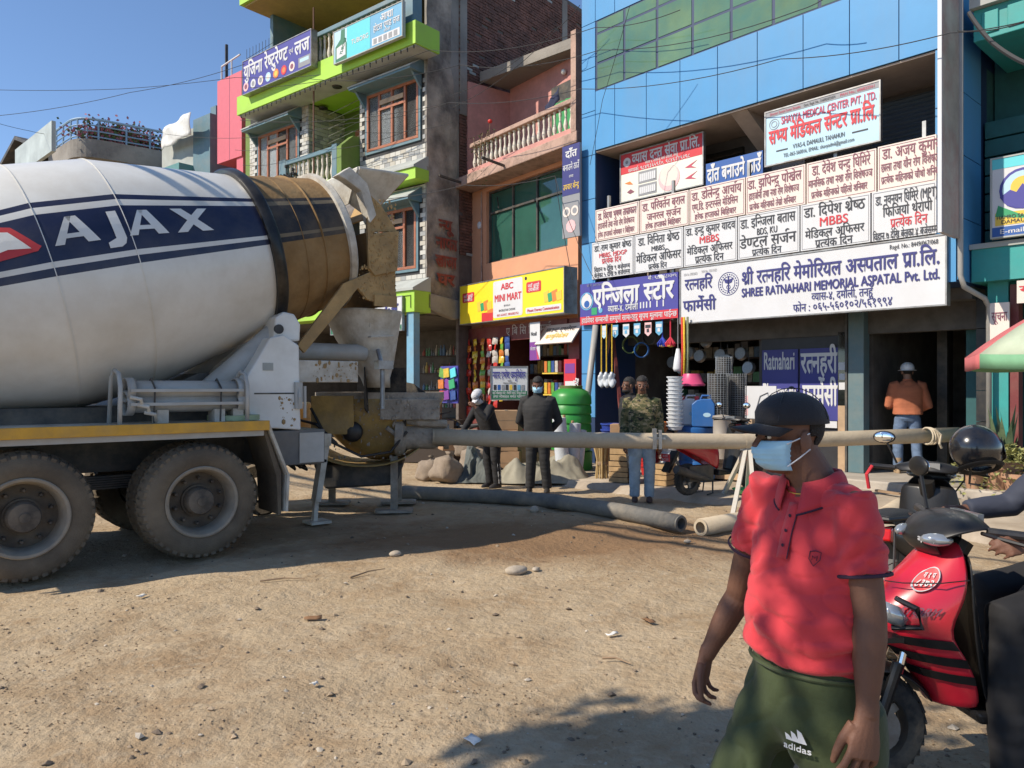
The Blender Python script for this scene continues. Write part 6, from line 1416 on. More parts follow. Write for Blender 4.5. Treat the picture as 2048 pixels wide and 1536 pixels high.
# --- polo shirt
b = MB()
RG = [(.835, .0, .182, .144), (.85, -.008, .186, .151), (.88, -.014, .190, .156), (.93, -.02, .188, .155), (1.0, -.018, .186, .148), (1.07, -.010, .185, .138), (1.14, -.004, .188, .128), (1.21, .004, .186, .115), (1.265, .01, .168, .097), (1.305, .012, .128, .08), (1.335, .01, .088, .068)]
b.loft([ring_pts((0, y, z), rx, ry, Matrix.Identity(4), .9, 40) for z, y, rx, ry in RG])
def sleeve(s_, e, k): d = e - s_; b.tube([s_ - d * .14, s_, s_ + d * .3, s_ + d * k], [.056, .062, .066, .070], 24)
sleeve(shl, ell, .62); sleeve(shr, elr, .5)
for s_ in (shl, shr): b.tube([s_, s_ * .45 + Vector((0, .01, 1.29)) * .55], [.058, .068], 16)
me = remesh(b, .0055, 9, .6)
def polo_fold(c):
    a = math.atan2(c.x, -c.y)
    w = .0035 * mnoise.noise(Vector((c.x * 7, c.y * 7, c.z * 9)))
    low = max(0, min(1, (1.04 - c.z) / .15)) * (1 if abs(c.x) < .21 else 0)
    fold = math.sin(c.z * 95 + 2.2 * math.sin(a * 2.2 + 1) + 5 * mnoise.noise(Vector((c.x * 4, c.y * 4, c.z * 3))))
    w += low * .014 * fold * (.5 + .5 * mnoise.noise(Vector((a * 1.7, c.z * 4, 2))))
    up_ = max(0, min(1, (c.z - 1.02) / .1)) * max(0, min(1, (abs(c.x) - .07) / .1))
    w += up_ * .0055 * math.sin((c.z * 1.1 - abs(c.x) * 1.4) * 60 + 4 * mnoise.noise(c * 5)) * max(0, .4 + mnoise.noise(c * 4))
    w -= .0075 * (1 - abs(mnoise.noise(Vector((c.x * 5 + c.z * 3, c.y * 5, c.z * 10))))) ** 9 * (1 if c.z < 1.25 else .3)
    w -= .005 * (1 - abs(mnoise.noise(Vector((c.x * 9, c.y * 9 + c.z * 6, c.z * 17 + 4))))) ** 10
    return w
displace(me, polo_fold)
me.materials.append(M['polo']); link('polo_shirt', me, man)
for s_, e, k in ((shl, ell, .62), (shr, elr, .5)):
    d = e - s_; MB().lathe([(.069, -.004), (.0725, -.002), (.0725, .004), (.069, .006)], 28, axis_mtx(s_ + d * (k - .005), d)).obj('sleeve_trim', 'polo_trim', man, smooth=40)
# collar: folded band, open at the front
rows = []
for i, (rr, dz) in enumerate(((.066, .028), (.069, .045), (.076, .047), (.086, .03), (.096, -.005), (.099, -.022))):
    rows.append([(rr * 1.08 * math.sin(a), -.004 - rr * .98 * math.cos(a) - (.012 * i * (abs(a) < 1) * (1 - abs(a))), 1.335 + dz - .034 * max(0, math.cos(a)) - (.022 * (i > 2) * max(0, math.cos(a)) ** 3)) for a in [R(24 + 312 * k / 40) for k in range(41)]])
b = MB(); b.grid(rows); co = b.obj('collar', 'polo', man, smooth=True, solid=.004)
b = MB(); b.tube([Vector(q) + Vector((0, 0, -.001)) for q in rows[-1]], .003, 5); b.obj('collar_trim', 'polo_trim', co)
def front(z):
    for (z0, y0, rx0, ry0), (z1, y1, rx1, ry1) in zip(RG, RG[1:]):
        if z <= z1: f_ = (z - z0) / (z1 - z0); return y0 + (y1 - y0) * f_, rx0 + (rx1 - rx0) * f_, ry0 + (ry1 - ry0) * f_
    return RG[-1][1:]
def surf(x, z, lift):
    y, rx, ry = front(z); return Vector((x, y - ry * max(0, 1 - abs(x / rx) ** 2.1) ** .45 - lift, z))
b = MB(); b.grid([[surf(x, z, .004) for x in (-.017, 0, .017)] for z in [1.14 + .15 * k / 12 for k in range(13)]]); pk_ = b.obj('placket', 'polo', man, smooth=True, solid=.003)
b = MB(); b.tube([surf(.018, z, .003) for z in [1.14 + .15 * k / 12 for k in range(13)]], .0016, 5); b.obj('placket_edge', 'polo_trim', pk_)
for z in (1.175, 1.215, 1.255): MB().ball(surf(0, z, .008), (.005, .002, .005), 8).obj('button', 'polo_trim', pk_)
b = MB(); b.tube([surf(.095 + .014 * dx, 1.155 + .016 * dz, .003) for dx, dz in ((-1, 1), (0, 1.2), (1, 1), (1, -.2), (0, -1.3), (-1, -.2), (-1, 1))], .0013, 4); b.tube([surf(.095 + .006 * dx, 1.155 + .006 * dz, .003) for dx, dz in ((-1, -1), (-1, 1), (0, 0), (1, 1), (1, -1))], .0012, 4); b.obj('chest_emblem', 'polo_trim', man)
b = MB(); b.tube([Vector((.066 * math.sin(a), -.012 - .062 * math.cos(a), 1.345 - .03 * math.cos(a))) for a in [R(-120 + 240 * k / 24) for k in range(25)]], .0017, 5); b.obj('necklace', mat('gold_chain', (.6, .4, .1), .35, .9), man)
# --- track trousers
b = MB()
b.loft([ring_pts((0, y, z), rx, ry, Matrix.Identity(4), .9, 36) for z, y, rx, ry in ((.55, .0, .15, .115), (.60, .0, .182, .14), (.68, 0, .186, .148), (.75, .0, .186, .146), (.82, -.004, .18, .142), (.88, -.008, .172, .136))])
hl, hr = Vector((.088, 0, .70)), Vector((-.088, 0, .70)); kl, kr = Vector((.10, .02, .42)), Vector((-.15, -.13, .44)); al_, ar = Vector((.10, .12, .08)), Vector((-.125, -.09, .07))
for hp, kn, an in ((hl, kl, al_), (hr, kr, ar)): b.tube([hp + Vector((0, 0, .04)), hp.lerp(kn, .35), kn, kn.lerp(an, .5), an], [.118, .12, .1, .082, .066], 26)
me = remesh(b, .0075, 8, .6)
displace(me, lambda c: -.009 * (1 - abs(mnoise.noise(Vector((c.x * 6 - c.z * 4, c.y * 6, c.z * 7))))) ** 8 - .045 * math.exp(-((c.x + .01) / .028) ** 2) * max(0, min(1, (.67 - c.z) / .1)) * (c.y < 0) + .005 * mnoise.noise(c * 6) + .0055 * math.sin(c.z * 40 + c.x * 30 + 5 * mnoise.noise(c * 4)) * max(0, mnoise.noise(c * 3 + Vector((2, 0, 0))) + .3))
me.materials.append(M['track']); tro = link('trousers', me, man)
b = MB(); b.tube([Vector((.188 * math.cos(a), -.002 + .15 * math.sin(a), .83)) for a in [2 * math.pi * k / 30 for k in range(31)]], .006, 6, False); b.obj('waistband', 'track', man)
def leg_point(x, z): return Vector((x, -.149 * max(.01, 1 - abs(x / .186) ** 2.1) ** .46 - .012, z))   # front of the trousers below the hem
b = MB(); t_ = MB(); text_into(t_, 'adidas', .03, .105, .640, .017, 0, .06)
b.add([leg_point(q[0], q[2]) + Vector((0, q[1] * 2, 0)) for q in t_.v], t_.f)
for k in range(3): x = .045 + .017 * k; b.add([leg_point(x - .008, .655), leg_point(x + .014, .655), leg_point(x + .0 , .668 + .008 * k), leg_point(x - .012, .672 + .009 * k)], [(0, 1, 2, 3)])
b.obj('trouser_print', 'white', man)
for an in (al_, ar):
    b = MB(); b.loft([[(an.x + rx * math.cos(q), an.y + cy + ry * math.sin(q), z) for q in [2 * math.pi * n / 18 for n in range(18)]] for z, rx, ry, cy in ((.0, .046, .13, -.05), (.03, .05, .135, -.05), (.06, .043, .11, -.035), (.1, .038, .055, .01))]); b.obj('shoe', 'black', man, smooth=40)
# ------------------------------------------------------------ scooters
M['redbody'] = mat('scooter_red', (.50, .012, .03), .3, var=.05, coat=.6, dirt=(.3, .15, .12), damt=.15, dscale=2)
M['scooterblack'] = mat('scooter_black', (.009, .009, .010), .42, coat=.1, spec=.35, dirt=(.25, .21, .16), damt=.05, dscale=2.5)
M['lamp'] = mat('lamp_lens', (.36, .38, .40), .06, .55, spec=.9); M['mirror'] = mat('mirror_glass', (.9, .9, .9), .02, 1.0)
M['seat'] = mat('seat_vinyl', (.015, .015, .016), .6, bump=.2, bscale=150)
def panel_loft(rows, m, name, parent, solid=.012, **k):
    b = MB(); b.grid([[Vector(q) for q in r_] for r_ in rows]); return b.obj(name, m, parent, smooth=True, solid=solid, sub=1, **k)
def mir(rows):  # add the other half
    return [r_ + [(q[0], -q[1], q[2]) for q in r_[-2::-1]] if abs(r_[-1][1]) < 1e-6 else r_ + [(q[0], -q[1], q[2]) for q in r_[::-1]] for r_ in rows]
def wheel2(parent, x, r_, w, name='wheel'):
    X = axis_mtx((x, 0, r_), (0, 1, 0))
    o = MB().lathe([(r_ * .62, -w * .42), (r_ * .6, -w * .3), (r_ * .56, 0), (r_ * .6, w * .3), (r_ * .62, w * .42)], 36, X).obj(name, 'dark_steel', parent, smooth=40)
    pf = [(r_ * .6, -w * .42), (r_ * .72, -w * .5), (r_ * .88, -w * .46), (r_ * .97, -w * .25), (r_, 0), (r_ * .97, w * .25), (r_ * .88, w * .46), (r_ * .72, w * .5), (r_ * .6, w * .42)]
    b = MB().lathe(pf, 48, X)
    for k in range(30):
        t = 2 * math.pi * k / 30
        for e in (-1, 1): b.bar((x + r_ * .985 * math.cos(t), e * .008, r_ + r_ * .985 * math.sin(t)), (x + r_ * .93 * math.cos(t + .14), e * w * .4, r_ + r_ * .93 * math.sin(t + .14)), .012, .012)
    b.obj('tyre', 'rubber_dark', o, smooth=40)
    b = MB()
    for k in range(5):
        t = 2 * math.pi * k / 5; b.bar((x, 0, r_), (x + r_ * .58 * math.cos(t), 0, r_ + r_ * .58 * math.sin(t)), .035, .03, up=(0, 1, 0))
    b.lathe([(.05, -.06), (.05, .06)], 16, X, cap=True); b.obj('spokes', 'steel', o)
    b = MB().lathe([(r_ * .42, w * .5), (r_ * .42, w * .54), (r_ * .2, w * .54), (r_ * .2, w * .5)], 26, X); b.obj('brake_disc', 'steel', o)
    return o
def scooter(name, label, loc, f, body, group=None, steer=0.0, emblem=False, plate=False, glass_mirror=True):
    """local x forward"""
    t = thing(name, label, 'scooter', loc, math.atan2(f[1], f[0]), group)
    wheel2(t, .64, .225, .11); wheel2(t, -.60, .225, .12)
    # fork, front fender
    for e in (-1, 1): MB().tube([(.66, e * .075, .22), (.56, e * .068, .5)], [.022, .024], 10).obj('fork', 'scooterblack', t)
    for e in (-1, 1): MB().tube([(.56, e * .07, .46), (.53, e * .065, .56)], .016, 10).obj('fork_tube', 'chrome', t)
    for e in (-1,): MB().tube([(.30, e * .22, 1.04), (.42, e * .2, .98), (.47, e * .12, .86), (.5, e * .09, .62), (.6, e * .09, .36)], .006, 6).obj('brake_cable', 'black', t)
    for e in (-1, 1): MB().tube([(.345, e * .192, .86), (.45, e * .172, .845), (.56, e * .1, .83), (.60, e * .04, .825)], .0025, 5).obj('panel_gap', 'black', t)
    panel_loft(mir([[(.64 + (.25 + 0) * math.cos(a), .078, .225 + .245 * math.sin(a)), (.64 + .265 * math.cos(a), .05, .225 + .265 * math.sin(a)), (.64 + .272 * math.cos(a), 0, .225 + .272 * math.sin(a))] for a in [R(15 + 140 * k / 9) for k in range(10)]]), 'scooterblack', 'front_fender', t)
    # front apron: beak, shield with side wings down to the floor
    S = [  # z, x of nose ridge, half width at edge, x of edge
        (1.00, .36, .10, .33), (.93, .44, .155, .33), (.86, .53, .185, .34), (.78, .62, .20, .36), (.70, .68, .195, .40), (.63, .67, .19, .41), (.56, .58, .20, .36), (.48, .51, .195, .32), (.40, .45, .175, .29), (.33, .42, .15, .27)]
    rows = []
    for z, xr, hw, xe in S: rows.append([(xe, hw, z), (xe + (xr - xe) * .4, hw * .82, z - .005), (xe + (xr - xe) * .78, hw * .5, z - .01), (xr, 0, z - .012)])
    panel_loft(mir(rows), body, 'front_apron', t)
    panel_loft(mir([[(.33, .17, .95), (.31, .12, .95), (.30, 0, .95)], [(.34, .19, .75), (.28, .14, .75), (.26, 0, .75)], [(.32, .19, .5), (.24, .14, .5), (.22, 0, .5)], [(.25, .16, .31), (.18, .12, .31), (.17, 0, .31)]]), 'scooterblack', 'leg_shield', t)
    for e in (-1, 1):   # headlight pair in the nose
        b = MB(); b.ball((0, 0, 0), (.07, .045, .04), 7, X=Matrix.Rotation(-.7, 3, 'Y')); o = b.obj('headlight', 'lamp', t, smooth=True); o.location = (.60, e * .105, .705)
        b = MB(); b.tube([(.57, e * .07, .76), (.54, e * .165, .745), (.52, e * .165, .67), (.60, e * .09, .65)], .012, 8); b.obj('headlight_bezel', 'scooterblack', t)
    b = MB(); b.grid([[(.69 - .05 * i, e * .16 * (1 - .0 * i), .63 - .0 * i) for e in (-1, -.4, .4, 1)] for i in range(3)]); b.obj('air_scoop', 'scooterblack', t, solid=.02)
    # handlebar cover and bars
    rows = [[(.22, .16, 1.03), (.20, .1, 1.035), (.19, 0, 1.04)], [(.27, .23, 1.07), (.24, .12, 1.11), (.23, 0, 1.115)], [(.34, .22, 1.06), (.33, .12, 1.10), (.33, 0, 1.11)], [(.42, .15, 1.02), (.43, .1, 1.04), (.44, 0, 1.05)], [(.45, .12, .97), (.48, .07, .975), (.485, 0, .98)], [(.38, .1, .93), (.40, .06, .92), (.41, 0, .92)]]
    hc = panel_loft(mir(rows), 'scooterblack', 'handlebar_cover', t)
    MB().box(.215, .24, -.09, .09, 1.055, 1.1).obj('dashboard', 'lamp', hc)
    for e in (-1, 1):
        b = MB(); b.ball((0, 0, 0), (.06, .03, .026), 14, X=Matrix.Rotation(e * -.6, 3, 'Z')); o = b.obj('indicator', 'lamp', hc, smooth=True); o.location = (.43, e * .115, 1.005)
        MB().tube([(.27, e * .2, 1.05), (.22, e * .36, 1.06)], .018, 10).obj('grip', 'black', t)
        MB().tube([(.30, e * .2, 1.045), (.29, e * .28, 1.04), (.25, e * .37, 1.03)], .008, 6).obj('brake_lever', 'scooterblack', t)
        if emblem and e > 0: continue
        b = MB(); b.tube([(.28, e * .19, 1.08), (.27, e * .25, 1.22)], .008, 6); m_ = b.obj('mirror', 'scooterblack', t)
        b = MB(); b.ball((.27, e * .27, 1.26), (.016, .075, .045), 16); b.obj('mirror_shell', 'scooterblack', m_, smooth=True); b = MB(); b.ball((.2585, e * .27, 1.26), (.008, .066, .038), 16); b.obj('mirror_glass', 'mirror', m_, smooth=True)
    MB().tube([(.25, 0, .98), (.36, 0, .8)], .05, 10).obj('steering_stem', 'scooterblack', t)
    # floor, seat, tail
    MB().prism([(.28, .28), (.3, .33), (.0, .32), (-.16, .36), (-.18, .27)], -.17, .17).obj('floorboard', 'scooterblack', t, bevel=.015)
    rows = []
    for x, zb, zt, hw in ((-.08, .32, .66, .10), (-.16, .36, .72, .15), (-.35, .46, .745, .17), (-.55, .56, .76, .16), (-.75, .64, .79, .12), (-.92, .74, .82, .06)): rows.append([(x, hw * .7, zb), (x, hw, (zb + zt) / 2), (x, hw * .9, zt), (x, 0, zt + .01)])
    panel_loft(mir(rows), body, 'tail_body', t)
    rows = []
    for x, z, hw, h in ((-.02, .70, .07, .05), (-.12, .74, .13, .075), (-.35, .76, .15, .08), (-.48, .80, .14, .085), (-.75, .83, .12, .07), (-.86, .84, .06, .04)): rows.append([(x, hw, z - .02), (x, hw * .9, z + h * .7), (x, hw * .45, z + h), (x, 0, z + h)])
    panel_loft(mir(rows), 'seat', 'seat', t)
    b = MB(); b.tube([(-.7, .12, .83), (-.85, .12, .88), (-.98, .06, .88), (-.98, -.06, .88), (-.85, -.12, .88), (-.7, -.12, .83)], .014, 8); b.obj('grab_rail', 'scooterblack', t)
    MB().prism([(-.9, .74), (-.97, .76), (-.95, .82), (-.9, .83)], -.07, .07).obj('tail_light', mat('tail_lens', (.5, .01, .01), .15), t, bevel=.01)
    MB().prism([(-.8, .62), (-.84, .64), (-1.02, .36), (-.98, .34)], -.07, .07).obj('rear_fender', 'scooterblack', t)
    pl = MB().box(-1.005, -.995, -.085, .085, .5, .6).obj('number_plate', 'red', t)
    b = MB(); text_into(b, 'ग १ प', -.05, .05, .57, .03, 0, .05); text_into(b, '७८३२', -.07, .07, .525, .035, 0, .05); b.v = [(-1.007, -q[0], q[2]) for q in b.v]; b.obj('plate_lettering', 'white', pl)
    b = MB(); b.box(-.65, -.2, -.1, .02, .2, .42); b.tube([(-.3, -.12, .22), (-.55, -.15, .28), (-.95, -.16, .40)], [.03, .055, .06], 14); b.obj('engine', 'dark_steel', t)
    b = MB(); b.tube([(-.2, .08, .26), (-.22, .1, .02), (-.36, .14, .01)], .012, 6); b.tube([(-.2, -.08, .26), (-.22, -.1, .02), (-.36, -.14, .01)], .012, 6); b.obj('stand', 'dark_steel', t)
    MB().tube([(-.6, .09, .3), (-.78, .12, .6)], .022, 8).obj('shock_absorber', 'steel', t)
    return t
# front red scooter: nose towards the camera's left
rs = scooter('scooter', 'red scooter with black stripes and a round registration sticker, ridden at the right edge', Vector((2.12, 3.22, 0)), (-1, -.06), 'redbody', emblem=True)
# stripes, sticker and script on the wing that faces the camera: laid just proud of the apron
def wing(u, z, lift=.004):
    """u 0 at the rear edge .. 1 at the ridge, on the rider's right side seen by the camera"""
    S = [(1.00, .36, .10, .33), (.93, .44, .155, .33), (.86, .53, .185, .34), (.78, .62, .20, .36), (.70, .68, .195, .40), (.63, .67, .19, .41), (.56, .58, .20, .36), (.48, .51, .195, .32), (.40, .45, .175, .29), (.33, .42, .15, .27)]
    for (z0, a0, h0, e0), (z1, a1, h1, e1) in zip(S, S[1:]):
        if z1 <= z <= z0:
            k = (z - z0) / (z1 - z0); xr, hw, xe = a0 + (a1 - a0) * k, h0 + (h1 - h0) * k, e0 + (e1 - e0) * k; break
    P = [(xe, hw), (xe + (xr - xe) * .4, hw * .82), (xe + (xr - xe) * .78, hw * .5), (xr, 0)]
    q = min(2.999, u * 3); i = int(q); f_ = q - i; x = P[i][0] + (P[i + 1][0] - P[i][0]) * f_; y = P[i][1] + (P[i + 1][1] - P[i][1]) * f_
    n = Vector((P[i][1] - P[i + 1][1], P[i + 1][0] - P[i][0], 0)).normalized(); 
    return Vector((x + n.x * lift, (y + n.y * lift), z - .012 * u))
for z in (.585, .515, .445):
    b = MB(); b.grid([[wing(u, zz + .02 * u, .006) for u in [.02 + .9 * k / 8 for k in range(9)]] for zz in (z, z + .018, z + .036)]); b.obj('stripe', 'scooterblack', rs, solid=.002)
def on_wing(flat, u0, z0, su, lift=.009): return [wing(max(.01, min(.99, u0 - q[0] * su)), z0 + q[2], lift - q[1]) for q in flat]
b = MB(); b.prism([(.045 * math.cos(t), .045 * math.sin(t)) for t in [2 * math.pi * k / 28 for k in range(28)]], -.001, 0); b.v = on_wing(b.v, .55, .855, 3.2, .007); st = b.obj('sticker', 'red', rs)
b = MB(); b.tube([(.045 * math.cos(t), 0, .045 * math.sin(t)) for t in [2 * math.pi * k / 28 for k in range(29)]], .0022, 4, False); text_into(b, 'ग १ प', -.024, .024, .016, .017, -.002, .05); text_into(b, '८३७२', -.034, .034, -.014, .024, -.002, .05); b.v = on_wing(b.v, .55, .855, 3.2, .009); b.obj('sticker_lettering', 'white', st)
b = MB(); text_into(b, 'STORM', -.09, .09, 0, .03, 0, .04, slant=.2); b.v = on_wing(b.v, .42, .735, 2.2, .008); b.obj('script_lettering', 'maroon', rs)
b = MB(); text_into(b, 'aprilia', -.055, .055, 0, .024, 0, .06); b.v = [(.452 - .35 * (q[0] + .055) + q[1], .118 + .42 * (q[0] + .055) , 1.012 + q[2]) for q in b.v]; b.v = [(.475 - .5 * (q[1] - .118), .06 + (q[1] - .118) * 1.6, q[2] - .005) for q in b.v]; b.obj('name_lettering', 'white', rs)
MB().lathe([(.05, -.007), (.05, .007), (.032, .007), (.032, -.007), (.05, -.007)], 20, axis_mtx((.2, .16, .66), (0, 1, .2))).obj('bag_hook', 'scooterblack', rs)
# black scooter parked behind, facing away
bs = scooter('scooter', 'black scooter with silver lettering parked behind the red scooter, helmet on its mirror', Vector((2.66, 5.05, 0)), (.64, .77), 'scooterblack')
b = MB(); b.tube([(-.28, .178, .60), (-.55, .172, .66), (-.75, .135, .72), (-.56, .176, .74), (-.30, .182, .70)], .009, 5)
text_into(b, 'WW', -.5, -.34, .655, .035, 0, .1); b.v = [(q[0], (.183 if abs(q[1]) < .01 else q[1]), q[2]) for q in b.v]; b.obj('side_lettering', 'steel', bs)
MB().tube([(.2, .33, 1.06), (.17, .36, 1.0), (.19, .35, .9)], .012, 6).obj('lever_ribbon', mat('red_ribbon', (.5, .02, .03), .7), bs)
# full-face helmet hung on the right mirror
hl = thing('helmet', 'glossy black motorcycle helmet hung on the mirror of the black scooter', 'helmet', at(1952, 897, 4.85), .6)
b = MB(); b.ball((0, 0, 0), (.145, .165, .15), 30); keep = [f for f in b.f if not (sum(b.v[i][1] for i in f) / 4 < -.09 and -.075 < sum(b.v[i][2] for i in f) / 4 < .04) and sum(b.v[i][2] for i in f) / 4 > -.13]
b.f = keep; b.m = [0] * len(keep); b.obj('shell', 'gloss_black', hl, smooth=True, solid=.012)
b = MB(); b.grid([[(.148 * math.sin(a), -.168 * math.cos(a), z) for a in [R(-75 + 150 * k / 16) for k in range(17)]] for z in (-.075, -.03, .045)]); b.obj('visor', mat('smoked_visor', (.01, .01, .012), .05, spec=.9), hl, smooth=True, solid=.003)
b = MB(); b.lathe([(.13, -.12), (.11, -.14), (.09, -.12)], 24); b.obj('neck_roll', 'charcoal', hl, smooth=True); MB().tube([(.05, .03, -.13), (.1, -.02, -.2), (.05, -.05, -.22)], .008, 6).obj('chin_strap', 'black', hl)
hl.rotation_euler = (.25, .35, 2.2)
# red scooter parked at the hardware shop, tail to the left
scooter('scooter', 'red and black scooter parked before the hardware shop, tail towards the road', gnd(1438, 985, .08), (.87, .49), 'redbody')
# motorcycle behind the pump
mc = thing('motorcycle', 'black motorcycle standing among sacks between the pump and the mini mart', 'motorcycle', gnd(905, 925), R(155))
wheel2(mc, .62, .3, .09); wheel2(mc, -.62, .3, .1)
b = MB(); b.tube([(.62, .07, .3), (.36, .06, .95)], .025, 8); b.tube([(.62, -.07, .3), (.36, -.06, .95)], .025, 8); b.obj('fork', 'dark_steel', mc)
b = MB(); b.ball((.05, 0, .78), (.28, .14, .14), 16); b.obj('tank', 'gloss_black', mc, smooth=True); MB().prism([(-.15, .72), (-.2, .8), (-.75, .86), (-.8, .8), (-.3, .7)], -.12, .12).obj('seat', 'seat', mc, bevel=.03)
b = MB(); b.box(-.25, .25, -.12, .12, .3, .62); b.tube([(.25, -.12, .35), (.1, -.16, .2), (-.7, -.17, .32)], .035, 8); b.obj('engine', 'dark_steel', mc)
b = MB(); b.tube([(.25, .36, 1.06), (.36, .15, 1.02), (.36, -.15, 1.02), (.25, -.36, 1.06)], .014, 8); b.obj('handlebar', 'dark_steel', mc); MB().ball((.46, 0, .9), (.09, .09, .09), 14).obj('headlamp', 'chrome', mc, smooth=True)
panel_loft(mir([[(.62 + .34 * math.cos(a), .06, .3 + .34 * math.sin(a)), (.62 + .36 * math.cos(a), 0, .3 + .36 * math.sin(a))] for a in [R(30 + 110 * k / 8) for k in range(9)]]), 'gloss_black', 'front_fender', mc)
panel_loft(mir([[(-.62 + .36 * math.cos(a), .08, .3 + .4 * math.sin(a)), (-.62 + .38 * math.cos(a), 0, .3 + .42 * math.sin(a))] for a in [R(40 + 120 * k / 8) for k in range(9)]]), 'gloss_black', 'rear_fender', mc)
b = MB(); b.tube([(.32, .3, 1.06), (.3, .38, 1.25)], .008, 6); b.ball((.3, .42, 1.28), (.02, .06, .045), 12); b.obj('mirror', 'chrome', mc)
# rider of the red scooter, mostly outside the frame
rp_ = Vector((2.56, 3.30, -.09)); rf = (-1, -.06)
human('person', 'rider in slate jacket and black trousers sitting on the red scooter at the right edge', rp_, rf, 1.70, 'slate', 'blackcloth', 'black', sit=True, lean=.12, voxel=.007,
      j={'hipL': (.06, .05, .53), 'hipR': (-.06, .05, .53), 'knL': (.13, -.37, .47), 'knR': (-.11, -.24, .47), 'anL': (.15, -.37, .115), 'anR': (-.12, -.24, .26), 'elL': (.2, -.2, .67), 'wrL': (.21, -.37, .655), 'elR': (-.18, -.13, .68), 'wrR': (-.19, -.26, .665)})
# ------------------------------------------------------------ goods in front of the shops
def lathe_thing(name, label, cat, loc, prof, m, parts=(), n=28, group=None):
    t = thing(name, label, cat, loc, 0, group); MB().lathe(prof, n).obj('body', m, t, smooth=40)
    for nm, pf, mm in parts: MB().lathe(pf, n).obj(nm, mm, t, smooth=40)
    return t
M['tankgreen'] = mat('green_plastic', (.03, .24, .035), .4, var=.06); M['bluedrum'] = mat('blue_plastic', (.02, .12, .36), .4, var=.08, dirt=DUST, damt=.1); M['whiteplastic'] = mat('white_plastic', (.66, .67, .68), .4, var=.04); M['card'] = mat('cardboard', (.36, .22, .12), .85, var=.15); M['tarp'] = mat('grey_tarpaulin', (.28, .255, .19), .8, var=.2, vscale=3, bump=.3, bscale=12, dirt=(.13, .11, .07), damt=.4)
M['hose'] = mat('green_hose', (.12, .16, .04), .6); M['plasticwrap'] = mat('plastic_wrap', (.58, .60, .62), .25, var=.15, vscale=8); M['sack'] = mat('woven_sack', (.27, .21, .155), .9, var=.25, vscale=6, bump=.4, bscale=60); M['galv'] = mat('galvanised_mesh', (.42, .43, .43), .4, .8, var=.3, vscale=20)
prof = [(.3, 0), (.36, .02), (.37, .1)]
for k in range(5): z = .12 + .17 * k; prof += [(.37, z), (.355, z + .02), (.355, z + .03), (.375, z + .05)]
prof += [(.37, .98), (.33, 1.06), (.2, 1.13), (.19, 1.17), (0, 1.18)]
gt = lathe_thing('water_tank', 'ribbed green plastic water tank between the mini mart and the store', 'tank', at(1142, 772, 14.0) * Vector((1, 1, 0)) if False else Vector((at(1142, 772, 14.0).x, 14.0, .45)), prof, 'tankgreen')
b = MB(); [b.lathe([(.2 + .012 * math.cos(t), .018 * q + .012 * math.sin(t) + 1.13) for t in [2 * math.pi * i / 6 for i in range(7)]], 24) for q in range(3)]
o = b.obj('hose_coil', 'hose', smooth=True); o.location = gt.location; tag(o, 'coil of dull green hose lying on the green tank', 'hose')
lathe_thing('water_tank', 'lower green tank half hidden behind the plastic rolls', 'tank', Vector((at(1150, 772, 14.2).x, 14.2, .0)), [(.3, 0), (.32, .05), (.32, .42), (.28, .44), (0, .44)], 'tankgreen')
for k, (px, h, r_, lab) in enumerate(((1128, 1.02, .12, 'tall roll of clear plastic sheet leaning left of the others'), (1146, .92, .1, 'middle roll of white plastic sheet before the green tank'), (1158, .8, .07, 'slim white plastic roll on the right before the green tank'))):
    p = Vector((at(px, 772, 13.3).x, 13.3 + .1 * k, 0)); t = thing('plastic_roll', lab, 'roll', p, 0, 'plastic rolls before the green tank'); o = MB().lathe([(.03, .04), (r_, .04), (r_ * 1.04, h * .5), (r_, h + .05), (r_ * .4, h + .06), (r_ * .4, h - .1)], 20).obj('sheet_roll', 'plasticwrap', t, smooth=40); o.rotation_euler.y = (-.08, .05, .1)[k]; MB().lathe([(.025, .02), (.025, h + .1)], 10, cap=True).obj('core', 'card', t)
# brooms
bp = Vector((at(1204, 772, 12.9).x, 12.9, .08)); t = thing('broom_bundle', 'bundle of straw brooms standing tied below the pipe', 'brooms', bp); r = random.Random(1)
for k in range(16):
    a = 2.4 * k; q = .012 * math.sqrt(k + 1) * 2.2; MB().tube([(q * 1.3 * math.cos(a), q * 1.3 * math.sin(a), 0), (q * math.cos(a), q * math.sin(a), .3), (q * 1.7 * math.cos(a), q * 1.7 * math.sin(a), .62 + r.uniform(-.05, .05))], [.012, .014, .022], 6).obj('broom', mat('straw', (.42, .29, .13), .9, var=.3, vscale=9), t)
MB().lathe([(.1, .22), (.104, .25), (.1, .28)], 16).obj('tie', 'stick', t)
# crates and boxes
def crate(name, label, loc, w, d, h, m, rz, cat='crate', text=None, group=None, slats=0):
    t = thing(name, label, cat, loc, rz, group)
    if slats:
        for k in range(slats):
            z0 = h * k / slats + .006; MB().box(-w / 2, w / 2, -d / 2, -d / 2 + .02, z0, h * (k + 1) / slats - .006).obj('slat', m, t); MB().box(w / 2 - .02, w / 2, -d / 2 + .021, d / 2, z0, h * (k + 1) / slats - .006).obj('slat', m, t)
        MB().box(-w / 2 + .02, w / 2 - .02, -d / 2 + .02, d / 2, .01, h - .01).obj('core', 'dark_shelf', t)
    else:
        MB().box(-w / 2, w / 2, -d / 2, d / 2, 0, h).obj('carton', m, t, bevel=.008)
        MB().box(-w / 2 - .001, w / 2 + .001, -d / 2 - .002, -d / 2 + .001, h * .48, h * .52).obj('seam', 'stick', t); MB().box(-.03, .03, -d / 2 - .003, d / 2, h, h + .003).obj('tape', 'sack', t)
        if text: b = MB(); text_into(b, text, -w * .35, w * .35, h * .62, h * .2, -d / 2 - .006, .05); b.obj('lettering', 'red', t)
    return t
